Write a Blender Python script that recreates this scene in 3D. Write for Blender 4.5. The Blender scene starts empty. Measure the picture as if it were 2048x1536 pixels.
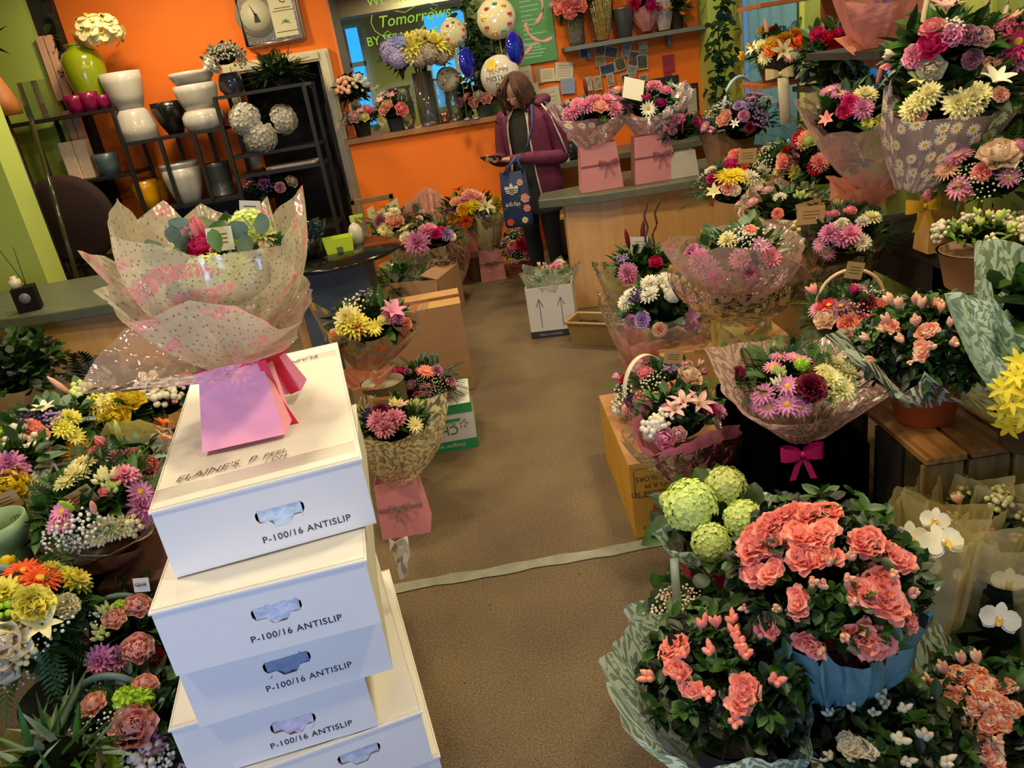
import bpy, bmesh, math, random
import numpy as np
from mathutils import Vector, Matrix, Euler
PI = math.pi
S = bpy.context.scene
COL = S.collection
# ---------------------------------------------------------------- camera
FPX = 1560.0; PITCH = math.radians(22.4); ROLL = math.radians(9.37)
CAM = Vector((0, 0, 1.65))
_F = Vector((0, math.cos(PITCH), -math.sin(PITCH))); _D = Vector((0, -math.sin(PITCH), -math.cos(PITCH)))
_X = Vector((1, 0, 0))
_R = _X*math.cos(ROLL) + _D*math.sin(ROLL); _DN = -_X*math.sin(ROLL) + _D*math.cos(ROLL)
cd = bpy.data.cameras.new('camera'); cam = bpy.data.objects.new('camera', cd); COL.objects.link(cam)
cd.sensor_width = 36; cd.lens = FPX/2048*36; cd.clip_start = .05
cam.matrix_world = Matrix(((_R.x, -_DN.x, -_F.x, CAM.x), (_R.y, -_DN.y, -_F.y, CAM.y), (_R.z, -_DN.z, -_F.z, CAM.z), (0, 0, 0, 1)))
S.camera = cam
S.view_settings.view_transform = 'Standard'; S.view_settings.look = 'None'; S.view_settings.gamma = 1
S.view_settings.exposure = 0.25
S.cycles.transparent_max_bounces = 20
S.cycles.max_bounces = 6
# ---------------------------------------------------------------- light
w = bpy.data.worlds.new('world'); S.world = w; w.use_nodes = True
w.node_tree.nodes['Background'].inputs[0].default_value = (.32, .48, 1, 1)
w.node_tree.nodes['Background'].inputs[1].default_value = .10
def area(loc, rot, sx, sy, power, col):
    l = bpy.data.lights.new('area_light', 'AREA'); l.shape = 'RECTANGLE'; l.size = sx; l.size_y = sy; l.energy = power; l.color = col
    o = bpy.data.objects.new('area_light', l); o.location = loc; o.rotation_euler = rot; COL.objects.link(o); return o
WARM = (1, .81, .52)
for (x, y, p) in ((-2.2, 6.0, 34), (.2, 5.6, 26), (1.3, 4.6, 26), (-1.6, 4.2, 20), (-.6, 2.6, 26), (1.1, 2.5, 26), (-1.7, 1.7, 26), (.9, .9, 24), (-1.3, .5, 16)):  # last overhead lamp added to brighten the lower-left foreground
    area((x, y, 2.93), (0, 0, 0), .28, .28, p, WARM)
# daylight through the shop's front window, behind the photographer
area((-.9, -1.6, 1.0), (math.radians(86), 0, math.radians(-4)), 1.6, 1.1, 21, (.42, .58, 1)).data.spread = math.radians(110)

def px(x, y, Z=None, Y=None):
    r = _F*FPX + _R*(x-1024) + _DN*(y-768)
    t = (Z-CAM.z)/r.z if Z is not None else Y/r.y
    return CAM + r*t
def ray(x, y):
    return (_F*FPX + _R*(x-1024) + _DN*(y-768)).normalized()
# ---------------------------------------------------------------- materials
def lin(c):
    if isinstance(c, str):
        c = tuple(int(c[i:i+2], 16)/255 for i in (0, 2, 4))
    return tuple(((v+.055)/1.055)**2.4 if v > .04045 else v/12.92 for v in c[:3]) + (1,)
_M = {}
class NT:
    def __init__(s, name):
        s.m = bpy.data.materials.new(name); s.m.use_nodes = True; s.t = s.m.node_tree; s.t.nodes.clear()
        s.out = s.t.nodes.new('ShaderNodeOutputMaterial')
    def n(s, typ, ins=None, **kw):
        x = s.t.nodes.new(typ)
        for k, v in kw.items(): setattr(x, k, v)
        if ins:
            for k, v in ins.items():
                if isinstance(v, bpy.types.NodeSocket): s.t.links.new(v, x.inputs[k])
                else: x.inputs[k].default_value = v
        return x
    def mth(s, op, a, b=0.0, c=0.0):
        return s.n('ShaderNodeMath', {0: a, 1: b, 2: c}, operation=op).outputs[0]
    def mixc(s, f, a, b, mode='MIX'):
        x = s.n('ShaderNodeMix', None, data_type='RGBA', blend_type=mode)
        for i, v in ((0, f), (6, a), (7, b)):
            if isinstance(v, bpy.types.NodeSocket): s.t.links.new(v, x.inputs[i])
            else: x.inputs[i].default_value = v
        return x.outputs[2]
    def ramp(s, f, stops):
        x = s.n('ShaderNodeValToRGB', {0: f}); e = x.color_ramp.elements
        e[0].position, e[0].color = stops[0]; e[1].position, e[1].color = stops[-1]
        for p, c in stops[1:-1]:
            q = e.new(p); q.color = c
        return x.outputs[0]
    def mix(s, f, a, b): return s.n('ShaderNodeMixShader', {0: f, 1: a, 2: b}).outputs[0]
    def done(s, sh): s.t.links.new(sh, s.out.inputs[0]); return s.m
def mat(col, rough=.6, var=.0, scale=8., metal=0, bump=0, bscale=60., rnd=.0, key=None, col2=None, emis=0, spec=.5, coat=0, stretch=None, trans=0):
    k = ('p', col, rough, var, scale, metal, bump, bscale, rnd, col2, emis, spec, coat, stretch, trans)
    if k in _M: return _M[k]
    T = NT(key or 'mat_'+str(col)); c = lin(col); bc = c
    tc = T.n('ShaderNodeTexCoord').outputs['Object']; v = tc
    if stretch: v = T.n('ShaderNodeMapping', {0: tc, 3: stretch}).outputs[0]
    if var or col2:
        nz = T.n('ShaderNodeTexNoise', {'Vector': v, 'Scale': scale, 'Detail': 4.}).outputs[0]
        c2 = lin(col2) if col2 else tuple(x*(1-var) for x in c[:3])+(1,)
        bc = T.ramp(nz, [(.35, c), (.65, c2)])
    if rnd:
        oi = T.n('ShaderNodeObjectInfo').outputs['Random']
        h = T.n('ShaderNodeHueSaturation', {'Hue': T.mth('MULTIPLY_ADD', oi, rnd*.10, .5-rnd*.05), 'Value': T.mth('MULTIPLY_ADD', oi, rnd*1.3, 1-rnd*.75), 'Color': bc})
        bc = h.outputs[0]
    b = T.n('ShaderNodeBsdfPrincipled', {'Base Color': bc, 'Roughness': rough, 'Metallic': metal, 'Specular IOR Level': spec, 'Coat Weight': coat})
    if emis: b.inputs['Emission Color'].default_value = c; b.inputs['Emission Strength'].default_value = emis
    if bump:
        nb = T.n('ShaderNodeTexNoise', {'Vector': v, 'Scale': bscale, 'Detail': 3.}).outputs[0]
        T.t.links.new(T.n('ShaderNodeBump', {'Height': nb, 'Strength': bump, 'Distance': .01}).outputs[0], b.inputs['Normal'])
    sh = b.outputs[0]
    if trans:
        tl = T.n('ShaderNodeBsdfTranslucent', {0: bc}).outputs[0]; sh = T.mix(trans, sh, tl)
    _M[k] = T.done(sh); return _M[k]
def glassy(col='ffffff', alpha=.12, rough=.08, key='clear_glass', crink=0, milk='ffffff', ior=1.45):
    """thin clear sheet: mostly transparent, fresnel gloss, a little haze"""
    k = ('g', col, alpha, rough, crink, milk, ior)
    if k in _M: return _M[k]
    T = NT(key); nrm = None
    if crink:
        tc = T.n('ShaderNodeTexCoord').outputs['Object']
        nb = T.n('ShaderNodeTexVoronoi', {'Vector': tc, 'Scale': crink}, feature='DISTANCE_TO_EDGE').outputs[0]
        n2 = T.n('ShaderNodeTexNoise', {'Vector': tc, 'Scale': crink*1.2, 'Detail': 3.}).outputs[0]
        hh = T.mth('ADD', T.mth('MULTIPLY', T.mth('MINIMUM', nb, .3), 1.2), n2)
        nrm = T.n('ShaderNodeBump', {'Height': hh, 'Strength': .9, 'Distance': .02}).outputs[0]
    tr = T.n('ShaderNodeBsdfTransparent', {0: lin(col)}).outputs[0]
    df = T.n('ShaderNodeBsdfDiffuse', {0: lin(milk)}).outputs[0]
    tl = T.n('ShaderNodeBsdfTranslucent', {0: lin(milk)}).outputs[0]
    gl = T.n('ShaderNodeBsdfGlossy', {0: (1, 1, 1, 1), 1: rough})
    fr = T.n('ShaderNodeFresnel', {0: ior})
    if nrm: T.t.links.new(nrm, gl.inputs['Normal']); T.t.links.new(nrm, fr.inputs['Normal'])
    base = T.mix(alpha, tr, T.mix(.5, df, tl))
    _M[k] = T.done(T.mix(T.mth('MINIMUM', T.mth('MULTIPLY', fr.outputs[0], 1.6), .9), base, gl.outputs[0])); return _M[k]
def sheet(col, alpha=.6, pat=None, pcol='ffffff', palpha=.95, gloss=.12, rough=.25, key='wrap_paper', scale=14., crink=18., pcol2='e8b020'):
    """translucent wrapping sheet with an optional printed pattern (UV in metres)"""
    k = ('s', col, alpha, pat, pcol, palpha, gloss, rough, scale, crink, pcol2)
    if k in _M: return _M[k]
    T = NT(key); tco = T.n('ShaderNodeTexCoord'); uv = T.n('ShaderNodeMapping', {0: tco.outputs['UV'], 3: (scale, scale, scale)}).outputs[0]
    bc = lin(col); a = alpha
    if pat:
        wv = uv
        if pat in ('swirl',):
            nz = T.n('ShaderNodeTexNoise', {'Vector': uv, 'Scale': .8, 'Detail': 0.}).outputs['Color']
            sub = T.n('ShaderNodeVectorMath', {0: nz, 1: (.5, .5, .5)}, operation='SUBTRACT').outputs[0]
            sc = T.n('ShaderNodeVectorMath', {0: sub, 'Scale': 1.1}, operation='SCALE').outputs[0]
            wv = T.n('ShaderNodeVectorMath', {0: uv, 1: sc}, operation='ADD').outputs[0]
        vo = T.n('ShaderNodeTexVoronoi', {'Vector': wv, 'Scale': 1., 'Randomness': .75}, voronoi_dimensions='2D')
        df = T.n('ShaderNodeVectorMath', {0: wv, 1: vo.outputs['Position']}, operation='SUBTRACT').outputs[0]
        sx = T.n('ShaderNodeSeparateXYZ', {0: df}); d = vo.outputs['Distance']
        ang = T.mth('ARCTAN2', sx.outputs[1], sx.outputs[0])
        if pat == 'daisy':
            pr = T.mth('MULTIPLY_ADD', T.mth('ABSOLUTE', T.mth('COSINE', T.mth('MULTIPLY', ang, 6.))), .17, .20)
            m = T.mth('LESS_THAN', d, pr); m2 = T.mth('LESS_THAN', d, .12)
            bc = T.mixc(m, bc, lin(pcol)); bc = T.mixc(m2, bc, lin(pcol2))
        elif pat == 'swirl':
            sp = T.mth('SINE', T.mth('ADD', T.mth('MULTIPLY', ang, 1.), T.mth('MULTIPLY', d, 17.)))
            le = T.mth('SINE', T.mth('ADD', T.mth('MULTIPLY', ang, 7.), T.mth('MULTIPLY', d, 6.)))
            m = T.mth('GREATER_THAN', T.mth('ADD', sp, T.mth('MULTIPLY', le, .8)), .0)
            bc = T.mixc(m, bc, lin(pcol))
        elif pat == 'dots':
            m = T.mth('LESS_THAN', d, .13)
            bc = T.mixc(m, bc, lin('8a7a5c'))
            wn = T.n('ShaderNodeTexNoise', {'Vector': uv, 'Scale': .16, 'Detail': 0.}).outputs[0]
            nz = T.n('ShaderNodeTexNoise', {'Vector': uv, 'Scale': 1.1, 'Detail': 2.}).outputs[0]
            su = T.n('ShaderNodeSeparateXYZ', {0: uv})
            ln = T.mth('SINE', T.mth('ADD', T.mth('MULTIPLY', su.outputs[0], 9.), T.mth('MULTIPLY', nz, 26.)))
            q = T.mth('SINE', T.mth('ADD', T.mth('MULTIPLY', su.outputs[1], 1.6), T.mth('MULTIPLY', su.outputs[0], .5)))
            m2 = T.mth('MULTIPLY', T.mth('MULTIPLY', T.mth('GREATER_THAN', wn, .56), T.mth('GREATER_THAN', ln, -.1)), T.mth('GREATER_THAN', q, -.2))
            bc = T.mixc(m2, bc, lin(pcol)); m = T.mth('MAXIMUM', m, m2)
        elif pat == 'bloom':
            cc = T.n('ShaderNodeSeparateColor', {0: vo.outputs['Color']})
            m = T.mth('LESS_THAN', d, T.mth('MULTIPLY_ADD', T.mth('SINE', T.mth('MULTIPLY', ang, 5.)), .06, .3))
            bc = T.mixc(m, bc, T.mixc(T.mth('GREATER_THAN', cc.outputs[0], .5), lin(pcol), lin(pcol2)))
        a = T.mth('MAXIMUM', alpha, T.mth('MULTIPLY', m, palpha))
    tob = tco.outputs['Object']
    nb = T.n('ShaderNodeTexNoise', {'Vector': tob, 'Scale': crink, 'Detail': 2.}).outputs[0]
    nrm = T.n('ShaderNodeBump', {'Height': nb, 'Strength': .6, 'Distance': .02}).outputs[0]
    dfb = T.n('ShaderNodeBsdfDiffuse', {0: bc, 'Normal': nrm}).outputs[0]
    tl = T.n('ShaderNodeBsdfTranslucent', {0: bc, 'Normal': nrm}).outputs[0]
    gl = T.n('ShaderNodeBsdfGlossy', {0: (1, 1, 1, 1), 1: rough, 'Normal': nrm}).outputs[0]
    pap = T.mix(gloss, T.mix(.45, dfb, tl), gl)
    _M[k] = T.done(T.mix(a, T.n('ShaderNodeBsdfTransparent').outputs[0], pap)); return _M[k]
# ---------------------------------------------------------------- objects
def tag(o, label=None, cat=None, group=None, kind=None):
    if label: o['label'] = label
    if cat: o['category'] = cat
    if group: o['group'] = group
    if kind: o['kind'] = kind
    return o
def thing(name, label, cat, loc=(0, 0, 0), rz=0, group=None):
    o = bpy.data.objects.new(name, None); COL.objects.link(o); o.location = loc; o.rotation_euler = (0, 0, rz)
    o.empty_display_size = .05
    return tag(o, label, cat, group)
def link(name, me, parent=None, loc=None, rot=None, sc=None):
    o = bpy.data.objects.new(name, me); COL.objects.link(o)
    if parent is not None: o.parent = parent
    if loc is not None: o.location = loc
    if rot is not None:
        o.rotation_mode = 'QUATERNION'; o.rotation_quaternion = rot
    if sc is not None: o.scale = (sc, sc, sc) if not hasattr(sc, '__len__') else sc
    return o
class MB:
    def __init__(s): s.v = []; s.f = []; s.m = []; s.uv = {}
    def add(s, vs, fs, m=0, uvs=None):
        b = len(s.v); s.v += [tuple(x) for x in vs]; s.f += [tuple(b+i for i in f) for f in fs]; s.m += [m]*len(fs)
        if uvs:
            for i, u in enumerate(uvs): s.uv[b+i] = u
        return s
    def grid(s, rows, m=0, closed=False, uvs=None, cap=False):
        nr, nc = len(rows), len(rows[0]); vs = [p for r in rows for p in r]; fs = []
        for i in range(nr-1):
            for j in range(nc if closed else nc-1):
                k = (j+1) % nc; fs.append((i*nc+j, i*nc+k, (i+1)*nc+k, (i+1)*nc+j))
        if cap: fs.append(tuple(range(nc))[::-1]); fs.append(tuple((nr-1)*nc+j for j in range(nc)))
        return s.add(vs, fs, m, [u for r in uvs for u in r] if uvs else None)
    def box(s, c, d, m=0, R=None):
        c = Vector(c); h = Vector(d)/2; vs = []
        for z in (-1, 1):
            for x, y in ((-1, -1), (1, -1), (1, 1), (-1, 1)):
                q = Vector((x*h.x, y*h.y, z*h.z)); vs.append(c+(R @ q if R else q))
        return s.add(vs, [(3, 2, 1, 0), (4, 5, 6, 7), (0, 1, 5, 4), (1, 2, 6, 5), (2, 3, 7, 6), (3, 0, 4, 7)], m)
    def hexa(s, p, m=0):   # 8 points: bottom 4 then top 4
        return s.add(p, [(3, 2, 1, 0), (4, 5, 6, 7), (0, 1, 5, 4), (1, 2, 6, 5), (2, 3, 7, 6), (3, 0, 4, 7)], m)
    def lathe(s, prof, n=24, c=(0, 0, 0), m=0, cap=True, R=None, sq=1.0):
        rows = []
        for r, z in prof:
            row = []
            for j in range(n):
                a = 2*PI*j/n; q = Vector((r*math.cos(a), r*math.sin(a)*sq, z)); row.append(Vector(c)+(R @ q if R else q))
            rows.append(row)
        return s.grid(rows, m, True, None, cap)
    def tube(s, pts, r, n=7, m=0):
        pts = [Vector(p) for p in pts]; rows = []; up = Vector((0, 0, 1))
        for i, p in enumerate(pts):
            d = (pts[min(i+1, len(pts)-1)]-pts[max(i-1, 0)]).normalized()
            a = d.cross(up if abs(d.z) < .9 else Vector((1, 0, 0))).normalized(); b = d.cross(a)
            rr = r[i] if hasattr(r, '__len__') else r
            ra, rb = rr if hasattr(rr, '__len__') else (rr, rr)
            rows.append([p+a*ra*math.cos(2*PI*j/n)+b*rb*math.sin(2*PI*j/n) for j in range(n)])
        return s.grid(rows, m, True, None, True)
    def ball(s, c, r, n=6, k=4, m=0, sz=1.):
        pr = [(max(1e-4, r*math.sin(PI*i/k)), -r*sz*math.cos(PI*i/k)) for i in range(k+1)]
        return s.lathe(pr, n, c, m, False)
    def petal(s, phi, r0, z0, L, W, a0, a1, cup=0., prof=(.35, .8, 1, .8, .1), ruf=0., m=0, nv=2, c=(0, 0, 0), rng=random, R=None):
        nu = len(prof); rows = []; r, z = r0, z0; cs, sn = math.cos(phi), math.sin(phi); ph = rng.uniform(0, 6)
        for i in range(nu):
            t = i/(nu-1); a = a0+(a1-a0)*t
            if i: r += L/(nu-1)*math.cos(a); z += L/(nu-1)*math.sin(a)
            row = []
            for j in range(nv+1):
                v = j/nv*2-1; wd = W*.5*prof[i]*v
                off = cup*W*v*v + (ruf*W*math.sin(v*7+ph+i)*t if ruf else 0)
                rr = r-math.sin(a)*off; zz = z+math.cos(a)*off
                q = Vector((rr*cs-wd*sn, rr*sn+wd*cs, zz)); row.append(Vector(c)+(R @ q if R else q))
            rows.append(row)
        return s.grid(rows, m)
    def mesh(s, name, mats, smooth=True):
        me = bpy.data.meshes.new(name); me.from_pydata(s.v, [], s.f); me.update()
        mats = mats if isinstance(mats, (list, tuple)) else [mats]
        for x in mats: me.materials.append(x)
        if len(mats) > 1: me.polygons.foreach_set('material_index', s.m)
        if smooth: me.polygons.foreach_set('use_smooth', [True]*len(s.f))
        if s.uv:
            ul = me.uv_layers.new(name='UVMap')
            for lp in me.loops: ul.data[lp.index].uv = s.uv.get(lp.vertex_index, (0, 0))
        return me
    def obj(s, name, mats, parent=None, smooth=True, loc=None, bevel=0, solid=0):
        o = link(name, s.mesh(name, mats, smooth), parent, loc)
        if solid:
            q = o.modifiers.new('solid', 'SOLIDIFY'); q.thickness = solid; q.offset = 0
        if bevel:
            q = o.modifiers.new('bevel', 'BEVEL'); q.width = bevel; q.segments = 2; q.limit_method = 'ANGLE'
        return o
def struct(name, mb, mats, smooth=False):
    o = mb.obj(name, mats, None, smooth); o['kind'] = 'structure'; return o
def text(name, body, o, xa, ya, size, m, parent=None, align='LEFT', ext=.0006, shear=0, spacing=1.):
    cu = bpy.data.curves.new(name, 'FONT'); cu.body = body; cu.size = size; cu.align_x = align; cu.extrude = ext; cu.shear = shear; cu.space_character = spacing
    cu.resolution_u = 3
    t = bpy.data.objects.new(name, cu); COL.objects.link(t)
    me = bpy.data.meshes.new_from_object(t.evaluated_get(bpy.context.evaluated_depsgraph_get()))
    bpy.data.objects.remove(t); me.materials.clear(); me.materials.append(m)
    xa = Vector(xa).normalized(); ya = Vector(ya).normalized(); za = xa.cross(ya)
    M = Matrix(((xa.x, ya.x, za.x, o[0]), (xa.y, ya.y, za.y, o[1]), (xa.z, ya.z, za.z, o[2]), (0, 0, 0, 1)))
    q = bpy.data.objects.new(name, me); COL.objects.link(q); q.parent = parent; q.matrix_local = M
    return q
# ---------------------------------------------------------------- flower colours
PC = dict(coral='ff9a84', pink='f2a0bc', hot='d01f6e', pale='f3c6c0', peach='ffc6a6', white='fbf6e2', cream='f8f0b0', yellow='f8e030', orange='ef5a12',
          red='c3122c', burg='7a0f32', mauve='e090b8', lilac='b692c8', purple='4c2468', lime='b8de34', green='6c9a2c', salmon='ffc0ac', dusk='b07488', wine='5a1030',
          ivory='f4ead0', blue='8c94d0', rosep='fa9ca2', apric='f0a070', gold='e8a818', gypw='f4f0dc')
def pmat(c):
    if c == 'apric': return mat('ffe6c6', .55, col2='f08058', scale=34., rnd=.12, trans=.25, key='petal_apricot')
    if c == 'coral': return mat('ffb2a0', .55, col2='f88c7a', scale=30., rnd=.15, trans=.25, key='petal_coral')
    return mat(PC[c], .55, var=.14, scale=30., rnd=.16, trans=.25, key='petal_'+c)
GREEN = dict(dark='22401a', mid='3d6a26', light='6f9a3c', euc='7f9a84', lime='7fae3a', olive='5a6a2a', black='16240f')
def gmat(c):
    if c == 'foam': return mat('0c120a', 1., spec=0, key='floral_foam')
    return mat(GREEN[c], .42, var=.45, scale=14., rnd=.15, trans=.15, key='leaf_'+c)
_FM = {}
def fmesh(kind, col):
    k = (kind, col)
    if k in _FM: return _FM[k]
    g = random.Random(hash(kind) & 0xff if False else sum(map(ord, kind+col))); B = MB(); mats = [pmat(col), gmat('mid'), mat('c9a21e', .7, key='flower_eye')]
    P_ = lambda *a, **q: B.petal(*a, rng=g, **q)
    RND = (.5, .9, 1, .85, .45)
    if kind == 'rose':
        for n, r, z, L, W, a0, a1 in ((3, .001, .008, .020, .018, 88, 100), (4, .004, .006, .022, .024, 80, 98), (5, .007, .002, .024, .029, 66, 90), (6, .008, -.002, .027, .034, 40, 64), (6, .008, -.006, .028, .036, 15, 28)):
            p0 = g.uniform(0, 6)
            for i in range(n): P_(p0+2*PI*i/n+g.uniform(-.1, .1), r, z, L, W, math.radians(a0), math.radians(a1), cup=.28, ruf=.03, nv=4, prof=(.5, .85, 1.05, 1.08, .9, .5))
        B.lathe([(.003, -.03), (.006, -.012), (.010, -.004)], 6, m=1)
    elif kind == 'carnation':
        for n, L, a0, a1 in ((9, .030, 5, -5), (9, .029, 25, 15), (8, .027, 48, 40), (7, .023, 66, 62), (5, .020, 82, 84)):
            p0 = g.uniform(0, 6)
            for i in range(n): P_(p0+2*PI*i/n, .002, 0, L*g.uniform(.9, 1.05), .022, math.radians(a0), math.radians(a1), ruf=.28, prof=(.2, .5, .9, 1.1), nv=4)
        B.lathe([(.004, -.03), (.007, -.014), (.004, 0)], 6, m=1)
    elif kind in ('daisy', 'gerbera', 'mum', 'bigmum'):
        if kind == 'daisy': L, lay, W = .030, ((15, 8, -2, 1), (12, 26, 10, .8)), .008
        elif kind == 'gerbera': L, lay, W = .048, ((20, 4, -8, 1), (18, 14, 2, .85), (14, 30, 20, .45)), .011
        elif kind == 'mum': L, lay, W = .032, ((15, 2, -10, 1), (14, 22, 8, .95), (12, 44, 36, .8), (8, 66, 70, .55), (5, 82, 95, .35)), .010
        else: L, lay, W = .05, ((16, -12, -30, 1), (16, 8, 0, 1), (14, 28, 22, .95), (12, 48, 50, .8), (9, 66, 76, .62), (6, 80, 100, .42)), .015
        for n, a0, a1, s_ in lay:
            p0 = g.uniform(0, 6)
            for i in range(n): P_(p0+2*PI*i/n+g.uniform(-.08, .08), .003, 0, L*s_*g.uniform(.92, 1.05), W, math.radians(a0), math.radians(a1), cup=.25, prof=(.45, .9, 1, .75, .3) if kind != 'x' else RND)
        if kind in ('daisy', 'gerbera'): B.lathe([(.001, .004), (.006, .0045), (.0075, .002), (.006, -.002)][::-1] if kind == 'daisy' else [(.012, -.002), (.012, .004), (.006, .006), (.001, .005)], 10, m=2)
        B.lathe([(.002, -.03), (.003, -.008), (.008, -.002)], 6, m=1)
    elif kind == 'azalea':
        for k_ in range(3):
            ox, oy = (0, 0) if k_ == 0 else (.02*math.cos(k_*2.4), .02*math.sin(k_*2.4)); oz = 0 if k_ == 0 else -.004
            for n, L, a0, a1 in ((5, .030, 22, -12), (5, .026, 45, 15), (4, .02, 68, 60)):
                p0 = g.uniform(0, 6)
                for i in range(n): P_(p0+2*PI*i/n, .002, 0, L, .027, math.radians(a0), math.radians(a1), cup=.12, ruf=.13, prof=(.3, .85, 1.1, .95, .4), nv=3, c=(ox, oy, oz))
    elif kind in ('azabud', 'spikebud'):
        n = 4 if kind == 'azabud' else 5
        for i in range(n):
            a = 2*PI*i/n+g.uniform(-.4, .4); tl = g.uniform(.1, .65); R = Matrix.Rotation(a, 3, 'Z') @ Matrix.Rotation(tl, 3, 'Y'); l = g.uniform(.8, 1.15)
            B.lathe([(.0015, 0), (.0045, .010*l), (.0075, .020*l), (.006, .03*l), (.001, .038*l)], 7, R=R, cap=False)
        B.lathe([(.002, -.02), (.006, 0), (.002, .006)], 6, m=1)
    elif kind == 'tulipbud':
        for n, r in ((3, .011), (3, .008)):
            for i in range(n): P_(2*PI*i/n+(r > .01)*1., .002, 0, .05, .028, math.radians(55), math.radians(112), cup=.22, prof=(.4, .9, 1, .8, .1))
    elif kind == 'lily':
        for i in range(6): P_(2*PI*i/6, .004, 0, .085, .034 if i % 2 else .024, math.radians(62), math.radians(-5), cup=.18, prof=(.3, .8, 1, .75, .08))
        for i in range(5): B.tube([(0, 0, .0), (.014*math.cos(i*1.25), .014*math.sin(i*1.25), .05)], .0012, 4, 2)
    elif kind == 'lilybud':
        B.lathe([(.003, 0), (.009, .02), (.011, .045), (.008, .075), (.002, .095)], 8)
        B.lathe([(.003, -.05), (.0032, 0)], 6, m=1)
    elif kind == 'hydrangea':
        N = 90
        for i in range(N):
            z = 1-1.25*(i+.5)/N; rr = math.sqrt(max(0, 1-z*z)); a = i*2.39996; nrm = Vector((rr*math.cos(a), rr*math.sin(a), z))
            q = nrm.to_track_quat('Z', 'Y').to_matrix() @ Matrix.Rotation(g.uniform(0, 6), 3, 'Z'); c_ = nrm*.062*g.uniform(.93, 1.05)
            for j in range(4): P_(j*PI/2, .0005, 0, .0135, .0145, g.uniform(.2, .7), g.uniform(-.2, .3), cup=.12, prof=(.4, 1, .7), c=c_*g.uniform(.96, 1.05), R=q)
        B.ball((0, 0, 0), .046, 12, 8, 0)
    elif kind == 'pom':
        N = 80
        for i in range(N):
            z = 1-1.5*(i+.5)/N; rr = math.sqrt(max(0, 1-z*z)); a = i*2.39996; nrm = Vector((rr*math.cos(a), rr*math.sin(a), z))
            q = nrm.to_track_quat('Z', 'Y').to_matrix()
            P_(g.uniform(0, 6), 0, 0, .011, .008, 1.2, .6, cup=.2, prof=(.7, 1, .5), c=nrm*.017, R=q)
        B.ball((0, 0, 0), .018, 10, 6)
    elif kind in ('gyp', 'kal', 'statice', 'cluster'):
        n, br, sp = dict(gyp=(28, .0040, .045), kal=(38, .0048, .045), statice=(30, .006, .035), cluster=(16, .0095, .034))[kind]
        for i in range(n):
            a = i*2.4; r = sp*math.sqrt((i+.5)/n)*g.uniform(.85, 1.1); z = g.uniform(-.012, .012)+.018*(1-(r/sp)**2)
            b_ = Vector((r*math.cos(a), r*math.sin(a), z))
            B.ball(b_, br*g.uniform(.7, 1.2), 6, 4, 0, .85)
            B.add([b_*.98, b_*.98+Vector((.0012, 0, 0)), (0, .001, -.05), (0, 0, -.05)], [(0, 1, 2, 3)], 1)
    elif kind == 'orchid':
        for a, L, W in ((PI/2, .042, .030), (PI/2+2.2, .042, .028), (PI/2-2.2, .042, .028)): P_(a, .003, -.002, L, W, .2, -.1, cup=.06, prof=(.4, .9, 1, .8, .25))
        for a in (.1, PI-.1): P_(a, .002, .002, .046, .05, .15, -.15, cup=.05, prof=(.35, .95, 1.1, .95, .35), nv=4)
        P_(-PI/2, .001, .002, .022, .018, .9, .1, cup=.5, prof=(.5, 1, .9, .3), m=2); B.ball((0, 0, .006), .006, 7, 4)
    elif kind == 'alstro':
        for i in range(6): P_(2*PI*i/6, .002, 0, .034, .018 if i % 2 else .012, 1.1, .15, cup=.15, prof=(.3, .8, 1, .7, .2))
    elif kind == 'freebud':
        for i in range(9):
            a = i*2.4; r = .006+.0025*i; l = g.uniform(.8, 1.2)
            R = Matrix.Rotation(a, 3, 'Z') @ Matrix.Rotation(.12*i*.6, 3, 'Y')
            B.lathe([(.0015, 0), (.0052, .009*l), (.005, .018*l), (.001, .027*l)], 6, c=(r*.5*math.cos(a), r*.5*math.sin(a), 0), R=R, cap=False)
            B.add([(r*.5*math.cos(a), r*.5*math.sin(a), 0.002), (r*.5*math.cos(a)+.0015, r*.5*math.sin(a), .002), (.001, 0, -.05), (0, 0, -.05)], [(0, 1, 2, 3)], 1)
    elif kind == 'starflower':
        for j in range(3):
            for i in range(6): P_(2*PI*i/6+j, .002, 0, .028, .011, .5, -.2, cup=.1, prof=(.4, 1, .8, .15), c=(.02*math.cos(j*2.1), .02*math.sin(j*2.1), j*.006))
    _FM[k] = B.mesh(kind, mats); return _FM[k]
KN = dict(rose='rose', carnation='carnation', daisy='daisy_bloom', gerbera='gerbera', mum='chrysanthemum', bigmum='large_chrysanthemum', azalea='azalea_bloom', azabud='azalea_bud',
          spikebud='flower_bud', tulipbud='tulip_bud', lily='lily_bloom', lilybud='lily_bud', hydrangea='hydrangea_head', pom='button_chrysanthemum', gyp='baby_breath_spray', kal='kalanchoe_cluster',
          statice='statice_sprig', cluster='blossom_cluster', orchid='orchid_bloom', alstro='alstroemeria', freebud='freesia_buds', starflower='yellow_blossom')
def flower(kind, col, parent, loc, nrm, sc, rng, up=.25):
    n = (Vector(nrm).normalized()+Vector((0, 0, up))+Vector((rng.uniform(-.2, .2), rng.uniform(-.2, .2), rng.uniform(-.1, .2)))).normalized()
    q = n.to_track_quat('Z', 'Y') @ Matrix.Rotation(rng.uniform(0, 6.28), 3, 'Z').to_quaternion()
    return link(KN[kind], fmesh(kind, col), parent, loc, q, sc*rng.uniform(.92, 1.1))
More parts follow.
